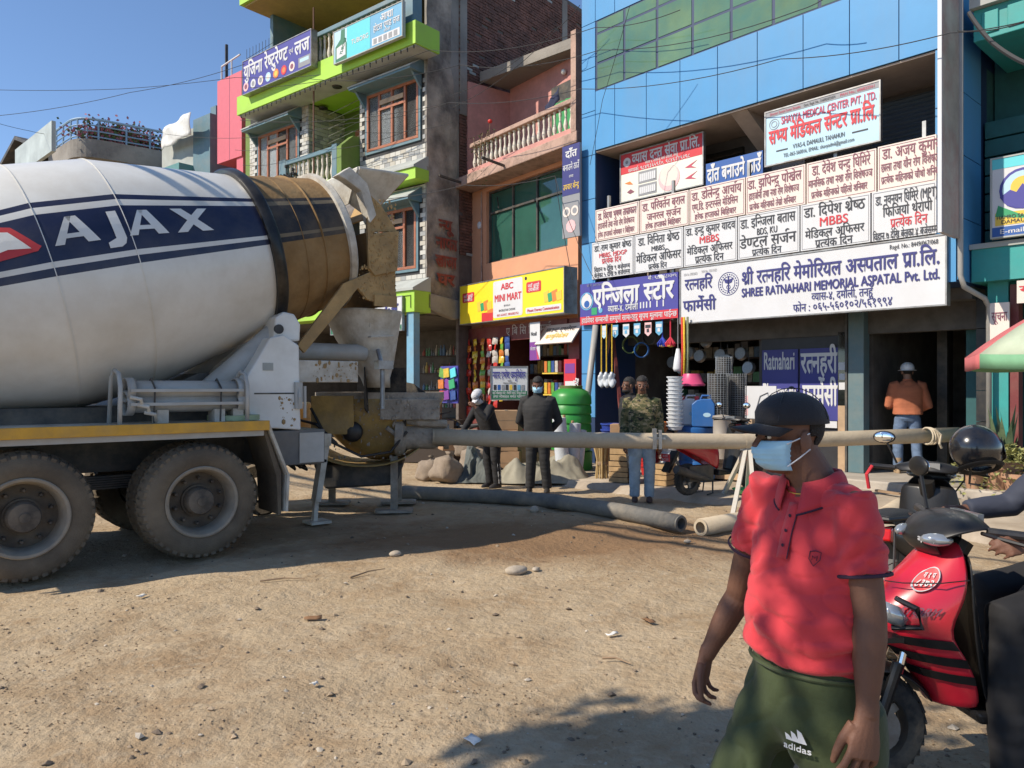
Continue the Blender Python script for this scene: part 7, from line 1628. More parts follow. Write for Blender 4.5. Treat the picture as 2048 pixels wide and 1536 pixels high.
M['crate_wood'] = mat('crate_wood', (.42, .27, .13), .8, var=.25, vscale=9)
cx = lambda px, Y, z=.08: Vector((at(px, 772, Y).x, Y, z))
crate('wooden_crate', 'lowest slatted wooden crate beside the man in camouflage', cx(1243, 12.4), .32, .3, .34, 'crate_wood', -.5, slats=4)
crate('wooden_crate', 'middle slatted wooden crate of the stack beside the camouflage shirt', cx(1243, 12.4, .425), .3, .28, .3, 'crate_wood', -.45, slats=3)
crate('carton', 'open brown carton on top of the wooden crates', cx(1243, 12.4, .73), .32, .3, .28, 'card', -.3, 'box')
crate('wooden_crate', 'low wooden crate behind the legs of the man in camouflage', cx(1325, 12.0), .3, .3, .34, 'crate_wood', -.7, slats=4)
for k, (px, Y, z, w, h, txt, lab) in enumerate(((1015, 14.3, .0, .5, .42, None, 'bottom carton of the stack behind the bending man'), (1012, 14.3, .425, .46, .38, 'King', 'carton with red lettering in the stack between the two men in black'), (1012, 14.35, .81, .44, .36, None, 'top carton of the stack between the two men in black'), (1052, 14.6, 0, .5, .5, None, 'plain carton standing right of the carton stack'), (1055, 14.6, .505, .45, .55, 'King', 'tall carton with lettering on the right of the carton stack'))):
    crate('carton', lab, cx(px, Y, z), w, .4, h, 'card', -.15 + .1 * k, 'box', txt, 'cartons before the mini mart')
crate('carton', 'brown carton on the ground left of the bending man', cx(905, 15.4, .35), .5, .45, .4, 'card', .3, 'box'); crate('carton', 'wide pale carton behind the motorcycle under the lodge shop', cx(830, 16.5, .9), 1.0, .6, .4, 'card', -.3, 'box')
crate('wooden_table', 'low wooden table behind the motorcycle', cx(850, 16.6, 0), 1.6, .7, .9, 'dark_shelf', -.3, 'table', slats=3)
# sacks
def sack(label, px, Y, s, seed, lean=0, m='sack', z=0):
    b = MB(); b.loft([[(s[0] * rr * math.copysign(abs(math.cos(t)) ** .5, math.cos(t)), s[1] * rr * math.copysign(abs(math.sin(t)) ** .6, math.sin(t)), zz * s[2]) for t in [2 * math.pi * k / 36 for k in range(36)]] for zz, rr in ((0, .85), (.06, 1), (.15, 1.04), (.25, 1.03), (.35, 1.0), (.45, .98), (.55, .96), (.65, .93), (.75, .84), (.82, .6), (.87, .32), (.92, .15), (.96, .2), (1.02, .3))])
    o = b.obj('sack', m, smooth=True, sub=0); displace(o.data, lambda c: .05 * mnoise.noise(c * 6 + Vector((seed, 0, 0))) - .03 * (1 - abs(mnoise.noise(c * 7 + Vector((0, seed, 0))))) ** 5); o.location = cx(px, Y, z); o.rotation_euler = (0, lean, seed); tag(o, label, 'sack', 'sacks before the shops')
sack('patched pale sack leaning below the pump outlet', 890, 12.9, (.26, .22, .5), 1.0, .3)
sack('tied brown sack standing by the motorcycle wheel', 950, 13.8, (.28, .24, .6), 2.0); sack('upper brown sack behind the bending man', 945, 14.4, (.3, .26, .5), 3.0, .2, z=.35); sack('dark sack under the pump outlet', 862, 13.4, (.25, .22, .4), 4.0); 
# tarpaulins
def tarp(label, px0, px1, Y, h, seed, m='tarp'):
    A_, C_ = cx(px0, Y, 0), cx(px1, Y, 0); w = C_.x - A_.x; n, k_ = 70, 40; rows = []
    for j in range(k_ + 1):
        v = j / k_; row = []
        for i in range(n + 1):
            u = i / n; e = min(1, 4 * min(u, 1 - u)) * min(1, 3.2 * v)
            rid = sum((1 - 2.2 * abs(mnoise.noise(Vector((u * f_ + seed, v * f_ * .55, f_))))) / f_ for f_ in (2.5, 5.0, 9.0)) / (1 / 2.5 + 1 / 5 + 1 / 9)
            z = e * h * (.25 + .75 * max(0, rid)) * (.55 + .45 * math.sin(math.pi * (u * 1.3 + .15 * seed)) ** 2)
            row.append((A_.x + w * u + .06 * mnoise.noise(Vector((v * 6, u * 3, seed))), Y - .55 + 1.0 * v + .1 * mnoise.noise(Vector((u * 6, v * 2, seed))) , max(.012, z)))
        rows.append(row)
    o = MB().grid(rows).obj('tarpaulin', m, smooth=True, solid=.006); tag(o, label, 'tarpaulin')
tarp('crumpled olive grey tarpaulin heaped behind the two men in black', 985, 1185, 13.2, .6, 3); tarp('dark grey tarpaulin heaped at the feet of the bending man', 915, 1000, 13.3, .7, 8, mat('slate_tarpaulin', (.10, .11, .10), .8, var=.2))
# hardware: buckets, jerry cans, drum, mesh
for k in range(13):
    o = lathe_thing('bucket', 'white bucket nested %s from the bottom of the tall stack by the jerry cans' % ORD[k], 'bucket', cx(1350, 12.3, .92 + .065 * k), [(.09, 0), (.1, .0), (.125, .055), (.135, .055), (.135, .07), (.118, .07), (.09, .01)], 'whiteplastic', n=22, group='nested white buckets')
for k in range(7):
    lathe_thing('bucket', 'white bucket nested %s from the bottom of the low stack by the blue drum' % ORD[k], 'bucket', cx(1337, 12.25, .35 + .07 * k), [(.1, 0), (.11, 0), (.13, .06), (.14, .06), (.14, .075), (.12, .075), (.1, .01)], 'whiteplastic', n=22, group='low stack of white buckets')
lathe_thing('bucket', 'large grey bucket holding up the low bucket stack', 'bucket', cx(1337, 12.25, .08), [(0, 0), (.14, 0), (.16, .26), (.17, .27), (.15, .26), (.13, .02)], 'pvc')
lathe_thing('drum', 'blue plastic drum under the two jerry cans', 'drum', cx(1393, 12.5, .1), [(0, 0), (.26, 0), (.29, .03), (.29, .3), (.28, .32), (.29, .34), (.29, .72), (.3, .75), (.3, .85), (.26, .87), (0, .87)], 'bluedrum')
def jerry(label, px, py, Y, m, s=1.0, rz=0):
    z = at(px, py, Y).z; t = thing('jerry_can', label, 'jerry can', cx(px, Y, z), rz, 'jerry cans on the blue drum')
    b = MB(); b.prism([(-.17 * s, .02), (-.15 * s, 0), (.15 * s, 0), (.17 * s, .02), (.17 * s, .34 * s), (.12 * s, .42 * s), (-.02, .42 * s), (-.1 * s, .4 * s), (-.17 * s, .34 * s)], -.11 * s, .11 * s); b.obj('body', m, t, bevel=.035)
    MB().lathe([(.035, .4 * s), (.035, .46 * s), (0, .46 * s)], 14, Matrix.Translation((-.1 * s, 0, 0))).obj('cap', 'red', t); MB().tube([(.13 * s, 0, .36 * s), (.1 * s, 0, .47 * s), (-.02, 0, .47 * s), (-.05, 0, .41 * s)], .016, 8).obj('handle', m, t)
    b = MB(); b.prism([(.06 + .06 * math.cos(q), .18 * s + .035 * math.sin(q)) for q in [2 * math.pi * k / 16 for k in range(16)]], -.112 * s - .002, -.11 * s); b.obj('label_print', 'paleblue', t)
jerry('white jerry can with red cap beside the blue one', 1377, 849, 12.5, 'whiteplastic', 1.0, -.2); jerry('blue jerry can with red cap on the blue drum', 1407, 853, 12.3, 'bluedrum', 1.05, -.3)
def mesh_roll(label, px, Y, zb, r_, h):
    t = thing('mesh_roll', label, 'mesh roll', cx(px, Y, zb), 0, 'rolls of wire mesh'); b = MB()
    for k in range(int(h / .035)): b.lathe([(r_, .035 * k), (r_ + .006, .035 * k + .004), (r_, .035 * k + .008)], 22)
    for k in range(20): b.tube([(r_ * math.cos(k * .314), r_ * math.sin(k * .314), 0), (r_ * math.cos(k * .314), r_ * math.sin(k * .314), h)], .004, 4, False)
    b.obj('wires', 'galv', t); MB().lathe([(r_ * .8, 0), (r_ * .8, h - .01), (0, h - .01)], 18).obj('inner_roll', 'dark_steel', t, smooth=40)
mesh_roll('tall wire mesh roll standing behind the other rolls', 1448, 12.6, 1.05, .13, 1.05); mesh_roll('wide dense wire mesh roll in the middle of the rolls', 1436, 12.3, 1.1, .16, .72); mesh_roll('short wire mesh roll next to the pharmacy panels', 1476, 12.4, 1.1, .13, .72)
crate('shop_counter', 'shop counter carrying the wire mesh rolls', cx(1460, 12.55, .12), 1.0, .5, .98, 'ply', -.75, 'counter', slats=4)
lathe_thing('metal_bin', 'pale ribbed metal bin left of the tooth poster', 'bin', cx(1444, 11.9, .5), [(0, 0), (.13, 0), (.135, .3), (.14, .31), (.135, .32), (.135, .6), (.145, .62), (.14, .66), (0, .68)], mat('beige_metal', (.42, .37, .31), .5, .2))
s = Sign('tooth_poster', 'white dental poster board leaning behind the red polo man', HB, x_(1460, -.45), x_(1462, -.45) + .85, .95, 1.62, -.45, 'white', .02); s.rect('palepink', .08, .4, .25, .75, 'photo_print'); b = MB(); b.tube([(.5, -.01, .25), (.58, -.01, .5), (.72, -.01, .56), (.74, -.01, .42), (.62, -.01, .36), (.52, -.01, .2)], .008, 5); b.obj('emblem', 'greyprint', s.root)
lathe_thing('plastic_basin', 'green plastic basin on the pavement behind the trestle', 'basin', cx(1494, 10.9, .1), [(.12, 0), (.2, .06), (.21, .065), (.19, .055), (.12, .01), (0, .01)], mat('mint_plastic', (.06, .4, .14), .4))
lathe_thing('plastic_basin', 'upturned pink basin hanging above the jerry cans', 'basin', cx(1383, 12.6, 1.62), [(.0, .2), (.13, .2), (.2, .04), (.22, .03), (.22, .0), (.2, .03)], mat('pink_plastic', (.55, .06, .16), .4))
# hanging ropes, brushes, bags and bunting
for k, (px, m, c) in enumerate(((1364, 'rope_red', (.6, .05, .03)), (1368, 'rope_yellow', (.65, .42, .03)), (1375, 'rope_green', (.2, .22, .12)))):
    a, q = HB.pix(px, 630, -1.1); t = MB().tube([(0, 0, 0), (.01, 0, -.6), (0, 0, -1.15)], .02, 8).obj('rope_hank', mat(m, c, .8, var=.3, vscale=30, bump=.5, bscale=90), smooth=True); t.location = HB.w(a, -1.1, 2.82); tag(t, ('red', 'yellow', 'speckled green')[k] + ' rope hank hanging from the hospital sign', 'rope', 'rope hanks')
for k, (px, c, cl) in enumerate(((1325, (.02, .05, .4), 'blue'), (1341, (.6, .03, .06), 'red'))):
    a, z = HB.pix(px, 685, -1.0); t = thing('ceiling_broom', cl + ' ceiling broom head hanging under the store sign', 'broom', HB.w(a, -1.0, z)); r = random.Random(k)
    b = MB()
    for q in range(40): an = r.uniform(0, 6.3); s_ = r.uniform(.3, 1); b.tube([(0, 0, .1), (.1 * s_ * math.cos(an), .1 * s_ * math.sin(an), -.02), (.08 * s_ * math.cos(an), .08 * s_ * math.sin(an), -.07)], .008, 4)
    b.obj('bristles', mat('bristle_' + cl, c, .7), t); MB().tube([(0, 0, .08), (0, 0, .45)], .012, 6).obj('handle', MATS['bristle_' + cl], t); MB().ball((0, 0, -.06), (.06, .06, .025), 10).obj('bristle_tips', 'gold', t)
for k in range(6):
    a, z = HB.pix(1208 + 22 * k, 660, -1.04); t = MB().prism([(-.075, .12), (.075, .12), (.075, -.07), (0, -.13), (-.075, -.07)], 0, .006).obj('bunting_flag', ['paleblue', 'skyblue', 'white', 'skyblue', 'palepink', 'skyblue'][k]); t.location = HB.w(a, -1.04, 2.66); t.rotation_euler.z = HB.rz
    b = MB(); b.box(-.06, .06, -.004, -.001, .02, .08); b.prism([(-.03, -.06), (.03, -.06), (.02, .01), (-.03, 0)], -.004, -.001); b.obj('flag_print', ['white', 'white', 'skyblue', 'white', 'ink', 'white'][k], t); tag(t, ['leftmost', 'second', 'third', 'fourth', 'fifth', 'rightmost'][k] + ' small printed flag in the row under the store sign', 'flag', 'bunting under the store sign')
for k, px in enumerate((1203, 1213, 1224)):
    a, z = HB.pix(px, 760, -1.2); t = thing('hanging_bag', ('left', 'middle', 'right')[k] + ' clear bag of white goods hanging at the store front', 'bag', HB.w(a, -1.2, z), 0, 'bags at the store front'); b = MB(); b.ball((0, 0, 0), (.075, .06, .15), 24); o = b.obj('bag', 'plasticwrap', t, smooth=True); displace(o.data, lambda c: .05 * mnoise.noise(c * 14) - .03 * abs(mnoise.noise(c * 30))); MB().tube([(0, 0, .14), (.0, 0, 1.05)], .012, 6).obj('cord', MATS['rope_yellow'], t)
a, z = HB.pix(1356, 720, -1.05); t = thing('hanging_bag', 'white tied bag hanging left of the rope hanks', 'bag', HB.w(a, -1.05, z)); b = MB(); b.loft([[(r_ * math.cos(q), r_ * math.sin(q), zz) for q in [2 * math.pi * k / 14 for k in range(14)]] for zz, r_ in ((-.2, .07), (-.15, .09), (.0, .07), (.2, .03))]); b.obj('bag', 'whiteplastic', t, smooth=True); MB().tube([(0, 0, .2), (0, 0, .75)], .01, 6).obj('chain', 'steel', t)
for k, (p0, p1, m, lab) in enumerate((((1195, 760), (1222, 655), 'wood', 'red brown plank leaning inside the store'), ((1243, 775), (1226, 680), 'darkred', 'dark red plank leaning at the store door'), ((1180, 880), (1205, 780), 'dark_steel', 'dark pipe leaning against the store front'), ((1188, 880), (1212, 790), 'tealpillar', 'teal tube leaning against the store front'))):
    a0, z0 = HB.pix(*p0, -.7); a1, z1 = HB.pix(*p1, -.5); tag(MB().bar(HB.w(a0, -.7, max(.1, z0 - .6)), HB.w(a1, -.5, z1), .06, .06).obj('leaning_pole', m), lab, 'pole')
r = random.Random(77)
for k in range(9):    # pots and pans hung in the dark store
    a = -3.9 + .22 * k; tt = thing('hanging_pan', 'dull metal pan hanging %s from the left in the dark store' % ORD[k], 'pan', HB.w(a, .3 + .2 * r.random(), 1.9 + .6 * r.random()), HB.rz, 'pans in the dark store'); o = MB().lathe([(0, .05), (.11, .05), (.13, -.02), (.12, -.02), (.1, .04), (0, .04)], 18).obj('pan', 'steel', tt, smooth=40); o.rotation_euler = (R(80), r.uniform(-.4, .4), 0); MB().tube([(0, 0, .1), (0, 0, .3)], .008, 5).obj('hook', 'dark_steel', tt)
for k in range(6):
    crate('carton', 'small brown carton standing %s from the left on the dark store floor' % ORD[k], HB.w(-4.3 + .4 * k, .6 + .3 * (k % 2), .24), .36, .3, .3 + .25 * r.random(), 'card', HB.rz + r.uniform(-.3, .3), 'box', None, 'cartons inside the store')
# shelves of stock inside the shops
MUT = [mat('stock_%d' % k, c, .6, var=.3, vscale=12) for k, c in enumerate(((.30, .26, .2), (.12, .2, .32), (.35, .08, .06), (.4, .36, .3), (.1, .25, .12), (.42, .3, .08), (.2, .2, .21), (.45, .44, .42)))]
def stock(name, label, fr, x0, x1, y, zs, dx, hmax, seed, round_=False):
    r = random.Random(seed); t = thing(name, label, 'shelf', fr.w(x0, y, 0), fr.rz)
    for z in zs:
        MB().box(0, x1 - x0, 0, .3, z - .03, z).obj('shelf_board', 'dark_shelf', t); x = .02
        while x < x1 - x0 - dx:
            w = dx * r.uniform(.5, 1.1); h = hmax * r.uniform(.4, 1)
            if round_: MB().lathe([(0, z), (w * .4, z), (w * .4, z + h * .6), (w * .15, z + h * .8), (w * .15, z + h), (0, z + h)], 10, Matrix.Translation((x + w / 2, .1, 0))).obj('bottle', MUT[r.randrange(8)], t, smooth=40)
            else: MB().box(x, x + w * .9, .02, .2, z + .001, z + h).obj('pack', MUT[r.randrange(8)], t)
            x += w * 1.05
    return t
stock('store_shelf', 'crowded shelf of boxed stock inside the dark hardware store', HB, -4.6, -2.0, 1.6, (.7, 1.2, 1.7, 2.2), .2, .36, 1)
stock('mart_shelf', 'crowded shelf of packets inside the mini mart', PK, -3.4, -.3, 1.4, (.6, 1.05, 1.5, 1.95, 2.4), .16, .34, 2)
stock('bottle_shelf', 'shelf of bottles at the back of the dark lodge shop', GB, -2.9, -.5, 2.6, (1.0, 1.5, 2.0, 2.5), .13, .32, 3, True)
for k, (px, py, r_, m) in enumerate(((1262, 690, .16, 'hose'), (1284, 700, .14, 'bluedrum'), (1300, 675, .13, 'black'))):
    a, z = HB.pix(px, py, -.5); b = MB(); [b.lathe([(r_ + .013 * math.cos(t), .022 * q + .013 * math.sin(t)) for t in [2 * math.pi * i / 6 for i in range(7)]], 22) for q in range(3)]; o = b.obj('hose_coil', m, smooth=True); o.location = HB.w(a, -.5, z); o.rotation_euler = (R(90), 0, HB.rz + .3); tag(o, ('dull green', 'blue', 'black')[k] + ' hose coil hanging in the store doorway', 'hose', 'hose coils in the store doorway')
for k, (px, Y, z, m, c) in enumerate(((1300, 12.9, .12, 'redplastic', (.5, .03, .03)), (1313, 12.7, .55, 'orangeplastic', (.55, .16, .03)), (1222, 13.2, .5, 'bluebundle', (.03, .06, .3)))):
    for q in range(4): lathe_thing('plastic_basket', '%s plastic basket, %s from the bottom of its nested stack in the store' % (('red', 'orange', 'blue')[k], ORD[q]), 'basket', cx(px, Y, z + .1 * q), [(0, .01), (.13, .01), (.17, .16), (.185, .16), (.185, .18), (.16, .18), (.12, 0), (0, 0)], mat(m, c, .4), n=18, group='nested plastic baskets')
# strings of snack packets at the mini mart
pm = [mat('snack_' + n, c, .3, var=.3, vscale=14) for n, c in (('red', (.45, .03, .02)), ('yellow', (.6, .4, .03)), ('orange', (.55, .16, .02)), ('green', (.12, .3, .04)), ('blue', (.03, .07, .25)), ('pale', (.5, .45, .4)))]
pmesh = []
for m_ in pm:
    b = MB(); b.grid([[(x * .05, -.022 * (1 - x * x) * (1 - (z / .08) ** 2), z) for x in (-1, -.5, 0, .5, 1)] for z in (-.08, -.05, 0, .05, .08)]); b.grid([[(x * .05, .022 * (1 - x * x) * (1 - (z / .08) ** 2), z) for x in (-1, -.5, 0, .5, 1)] for z in (-.08, -.05, 0, .05, .08)]); pmesh.append(b.mesh('packet', m_, True))
for s_, (px, cols, n_) in enumerate(((938, (0, 2, 0), 13), (950, (1, 2, 1), 13), (965, (2, 1, 3), 12), (978, (0, 0, 5), 11), (990, (5, 0, 5), 11), (1003, (1, 3, 2), 10), (1014, (4, 4, 5), 9))):
    a, z = PK.pix(px, 690, -.2); t = thing('snack_string', 'hanging string of snack packets at the mini mart, %s from the left' % ('first', 'second', 'third', 'fourth', 'fifth', 'sixth', 'seventh')[s_], 'snacks', PK.w(a, -.2, 2.85), PK.rz, 'strings of snack packets')
    for k in range(n_): o = link('packet', pmesh[cols[k % 3]], t); o.location = (.01 * math.sin(k * 2), 0, -.12 - .155 * k); o.rotation_euler = (r.uniform(-.2, .2), r.uniform(-.15, .15), r.uniform(-.5, .5)); o.scale = (1.6, 1.3, 1.1)
    MB().tube([(0, .03, 0), (0, .03, -.15 * n_)], .004, 4).obj('cord', 'stick', t)
t = thing('toy_rack', 'rack of bright toy packets hanging on the blue pillar', 'rack', cx(898, 16.6, 1.6), PK.rz)
MB().box(-.35, .35, 0, .03, -.35, .45).obj('board', 'signblue', t)
for k in range(9): o = MB().box(-.11, .11, -.05, -.02, -.1, .1).obj('packet', [pm[3], pm[1], 'cyan', pm[2], 'purple', 'green', pm[0], 'purple', pm[4]][k], t, bevel=.01); o.location = (-.22 + .22 * (k % 3), -.03 * (k % 2), .3 - .24 * (k // 3)); o.rotation_euler.y = r.uniform(-.3, .3)
for k in range(3):
    a = PK.pix(1125, 700, .4)[0]; MB().box(a - .5, a + .25, .2, .6, .9 + .5 * k, .93 + .5 * k).obj('shelf', 'gold', pk)
    for q in range(5): MB().box(a - .45 + .13 * q, a - .35 + .13 * q, .22, .3, .94 + .5 * k, 1.2 + .5 * k).obj('goods_pack', pm[(q + k) % 6], pk)
s = Sign('drinks_fridge', 'red drinks cooler with white script beside the mini mart door', PK, PK.pix(1128, 700, -.25)[0], PK.pix(1152, 700, -.25)[0], .3, 2.2, -.25, 'red', .4); b = MB(); text_into(b, 'Coca-Cola', 0, .75, 0, .16, 0, .05, slant=.25); o = b.obj('lettering', 'white', s.root); o.rotation_euler = (0, R(-80), 0); o.location = (s.w * .72, -.01, .75); s.rect('white', .1, .9, .25, .45); s.rect('purple', .1, .9, .05, .16)
# ------------------------------------------------------------ umbrella, potted plants, planks
uc = Vector((5.54, 6.95, .05)); t = thing('parasol', 'red and green market parasol with yellow lining at the right edge', 'umbrella', uc, .76)
M['par_red'] = mat('faded_red_canvas', (.48, .12, .12), .8, var=.12); M['par_green'] = mat('faded_green_canvas', (.17, .36, .2), .8, var=.1); M['par_pale'] = mat('pale_green_canvas', (.42, .47, .34), .8, var=.1)
for k in range(8):
    a0, a1 = 2 * math.pi * k / 8, 2 * math.pi * (k + 1) / 8; b = MB(); rows = []
    for i in range(9):
        v = i / 8; rr = 1.3 * v; zz = 2.48 - .62 * v ** 1.7; row = []
        for q in range(7): a = a0 + (a1 - a0) * q / 6; sag = 1 - .05 * v * math.sin(math.pi * q / 6); row.append((rr * sag * math.cos(a), rr * sag * math.sin(a), zz - .02 * v * math.sin(math.pi * q / 6)))
        rows.append(row)
    b.grid(rows); o = b.obj('canopy_panel', ['par_red', 'par_pale'][k % 2], t, smooth=True, solid=.004)
    b = MB(); b.grid([rows[-1], [(x * 1.0, y * 1.0, z - .13) for q, (x, y, z) in enumerate(rows[-1])]]); b.obj('valance', ['par_red', 'par_green'][k % 2], o, smooth=True, solid=.004)
    MB().tube([(0, 0, 2.38), (.65 * math.cos(a0), .65 * math.sin(a0), 2.2), (1.28 * math.cos(a0), 1.28 * math.sin(a0), 1.79)], .01, 5).obj('rib', 'steel', t)
MB().tube([(0, 0, 0), (0, 0, 2.45)], .025, 10).obj('pole', 'steel', t); MB().lathe([(0, 0), (.25, 0), (.25, .08), (.04, .12), (0, .12)], 20).obj('base', 'concrete', t)
M['clay'] = mat('clay_pot', (.40, .22, .13), .85, var=.15, dirt=(.5, .4, .3), damt=.3); M['succulent'] = mat('pale_succulent', (.30, .30, .11), .6, var=.35, vscale=12); M['sansev'] = mat('sword_leaf', (.10, .14, .07), .5, var=.4, vscale=9)
def pot(label, px, py, zb, s, kind, seed):
    p = HB.w(HB.pix(px, 900, py)[0], py, zb); r = random.Random(seed); t = thing('potted_plant', label, 'plant', p, 0, 'potted plants by the teal pillar')
    MB().lathe([(0, 0), (.11 * s, 0), (.16 * s, .24 * s), (.18 * s, .24 * s), (.18 * s, .29 * s), (.15 * s, .29 * s), (.14 * s, .24 * s), (0, .24 * s)], 24).obj('pot', 'clay', t, smooth=40); b = MB()
    if kind == 'sword':
        for k in range(16):
            a = r.uniform(0, 6.3); d = Vector((math.cos(a), math.sin(a), 0)); q = d * r.uniform(0, .1) * s + Vector((0, 0, .25 * s)); h = r.uniform(.35, .7) * s; sd = Vector((-d.y, d.x, 0)) * .03 * s
            b.add([q - sd, q + sd, q + d * .06 + Vector((0, 0, h * .6)) + sd * 1.1, q + d * .12 + Vector((0, 0, h)), q + d * .06 + Vector((0, 0, h * .6)) - sd * 1.1], [(0, 1, 2, 4), (4, 2, 3)])
        b.obj('leaves', 'sansev', t)
    else:
        for k in range(330):
            a = r.uniform(0, 6.3); u = r.random(); rr = (.08 + .26 * u) * s; z = (.34 + .18 * (1 - u) - max(0, u - .55) * r.uniform(0, 1.1)) * s
            q = Vector((rr * math.cos(a), rr * math.sin(a), z)); d = (Vector((math.cos(a), math.sin(a), r.uniform(-.6, .9)))).normalized() * r.uniform(.06, .11) * s; sd = d.cross(Vector((r.uniform(-1, 1), r.uniform(-1, 1), 1))).normalized() * .022 * s
            b.add([q, q + d * .5 + sd, q + d, q + d * .5 - sd], [(0, 1, 2, 3)])
        b.obj('leaves', 'succulent', t)
pot('clay pot with low plant behind the helmet', 1948, -.75, .24, .8, 'bush', 1); pot('big clay pot overflowing with pale fleshy leaves by the teal pillar', 1993, -.6, .24, 1.15, 'bush', 2); pot('pot of upright sword leaves beside the teal pillar', 2008, -.42, .24, 1.25, 'sword', 3); pot('dark leafed pot plant at the right edge', 2040, -.7, .13, 1.2, 'bush', 4)
for k, (a, c, lab) in enumerate((((1728, 968), (1835, 990), 'long weathered plank on the pavement left of the black scooter'), ((1752, 985), (1850, 1000), 'thin stick on the pavement under the handlebar'), ((1705, 943), (1770, 940), 'wooden slat lying at the hospital entrance'))):
    A_, C_ = gnd(*a, .12), gnd(*c, .12); tag(MB().bar(A_ + Vector((0, 0, .03)), C_ + Vector((0, 0, .03)), .05, .03).obj('plank', 'stick'), lab, 'plank')
# small plain bits on the entrance
# ------------------------------------------------------------ overhead cables
def cable(label, pts, r_=.012, sag=.0, group='overhead cables'):
    P = [at(*p) for p in pts]; q = []
    for a, c in zip(P, P[1:]):
        L_ = (c - a).length
        for k in range(10): u = k / 10; v = a.lerp(c, u); v.z -= sag * L_ * 4 * u * (1 - u) * .1; q.append(v)
    q.append(P[-1]); tag(MB().tube(q, r_, 5).obj('cable', 'wire'), label, 'cable', group)
cable('thin cable crossing the sky low at the far left', [(-60, 228, 22), (60, 262, 24), (110, 270, 25)], .007, .2)
cable('cable crossing the blue sky towards the restaurant sign', [(-60, 236, 20), (260, 185, 20.5), (490, 128, 21)], .007, .25)
cable('level cable across the sky into the coral house', [(-60, 178, 21), (240, 178, 21), (470, 155, 21), (640, 150, 19)], .007, .1)
cable('cable rising from the corner house to the green lodge', [(330, 268, 24), (700, 246, 19.5), (900, 205, 18)], .006, .3)
cable('cable stretched from the lodge to the blue panels, upper', [(500, 175, 20), (860, 100, 18), (1190, 55, 14.6), (1360, 20, 13)], .007, .4)
cable('cable stretched from the lodge to the blue panels, lower', [(620, 158, 19), (920, 130, 17.5), (1200, 100, 14.5), (1600, 20, 11.5), (1660, -10, 11)], .007, .4)
cable('long cable passing in front of the green glass', [(480, 240, 21), (900, 205, 17.5), (1160, 178, 14.8), (1560, 118, 11.4), (1900, 66, 9.6), (2060, 40, 9)], .007, .3)
cable('twin drop wire crossing before the brick wall', [(905, 215, 17.6), (1120, 52, 15), (1160, 10, 14.6)], .006, .5)
cable('second drop wire crossing before the brick wall', [(905, 190, 17.6), (1105, 60, 15), (1120, 52, 15)], .006, .5)
cable('wire running down the blue panels to the dental banner', [(1260, 10, 12.9), (1205, 200, 13.8), (1180, 330, 14)], .005, .2)
cable('bundle of wires before the green glass window', [(700, 400, 18.4), (930, 370, 17), (1110, 352, 15), (1120, 420, 15), (1145, 560, 14.9)], .007, .3)
cable('loose wire hanging between the mini mart and the dental banner', [(1110, 352, 15), (1150, 470, 14.5), (1190, 560, 14)], .006, .6)
cable('thick ribbed cable hanging at the teal building', [(1938, 25, 9.7), (1985, 85, 9.4), (2060, 130, 9)], .028, .4)
cable('cable from the blue corner to the teal parapet', [(1915, 62, 9.9), (1985, 60, 9.6), (2060, 40, 9.3)], .008, .3)
cable('cable sagging before the balcony balusters', [(485, 330, 22), (620, 300, 20), (840, 250, 18.5)], .006, .5)
cable('low cable before the lodge windows', [(470, 300, 22.5), (700, 262, 19.8), (905, 245, 18)], .006, .4)
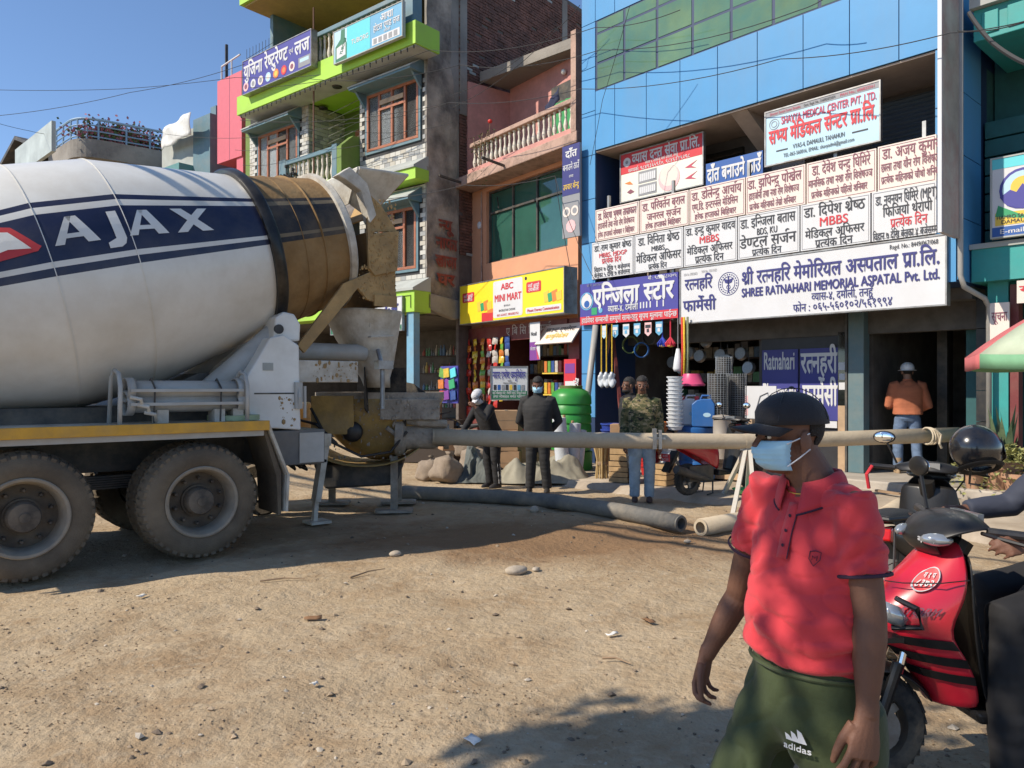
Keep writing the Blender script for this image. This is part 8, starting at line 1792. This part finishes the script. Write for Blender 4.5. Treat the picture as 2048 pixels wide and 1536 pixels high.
# cables strung along the near side of the street, above and left of the frame
for k, (ox, oz, r_) in enumerate(((0, 6.0, .03), (.35, 6.15, .05), (.75, 6.0, .028), (-.5, 6.3, .024), (1.15, 6.4, .035))):
    d = Vector((.765, -.64, 0)); m0 = Vector((-5.5, 6.2, 0)) + Vector((ox, 0, 0)); A_ = m0 - d * 11; C_ = m0 + d * 10; q = []
    for i in range(25): u = i / 24; v = A_.lerp(C_, u); v.z = oz + 1.1 * (2 * u - 1) ** 2 + .05 * math.sin(9 * u + k); q.append(v)
    tag(MB().tube(q, r_, 6).obj('cable', 'wire'), 'street cable high above the left of the truck, %s in the bundle' % ORD[k], 'cable', 'cables strung along the near side of the street')
# ------------------------------------------------------------ street tree outside the frame that shades the foreground
M['treeleaf'] = mat('tree_leaf', (.06, .10, .025), .6, var=.4, vscale=3)
tr = thing('street_tree', 'leafy street tree beyond the left edge whose shadow falls on the road', 'tree', (-5.2, .2, 0))
b = MB(); b.tube([(0, 0, -.05), (.05, 0, 1.5), (.1, .1, 3.0), (.3, .1, 4.2)], [.16, .13, .11, .07], 12)
for x, y, z in ((1.6, .6, 5.2), (.4, 1.0, 5.4), (-.8, .3, 5.2), (1.2, -.5, 5.1), (2.0, .2, 4.8)): b.tube([(.15, .1, 3.2), (x * .5, y * .5, 4.3), (x, y, z)], [.06, .04, .015], 8)
b.obj('trunk', 'stick', tr, smooth=True)
r = random.Random(31); b = MB(); CL = [(1.9, .55, 5.0, .55), (2.4, .2, 4.6, .4), (.9, .9, 5.3, .7), (-.3, .4, 5.4, .7), (1.3, -.3, 5.2, .5), (2.6, .75, 4.9, .3), (.3, 1.3, 5.0, .5), (.75, 1.35, 5.0, .42), (1.1, 1.5, 5.0, .36), (.1, 1.3, 5.1, .34)]
for x, y, z, s_ in CL:
    for k in range(int((430 if y < 1.2 else 800) * s_)):
        d = Vector((r.gauss(0, 1), r.gauss(0, 1), r.gauss(0, .7))) * s_ * .5; p = Vector((x, y, z)) + d; n = Vector((r.uniform(-1, 1), r.uniform(-1, 1), r.uniform(.2, 1))).normalized(); u = n.orthogonal().normalized() * r.uniform(.05, .1); v = n.cross(u) * .6
        b.add([p - u, p - v, p + u, p + v], [(0, 1, 2, 3)])
b.obj('crown', 'treeleaf', tr)
bpy.data.scenes.remove(TMP)
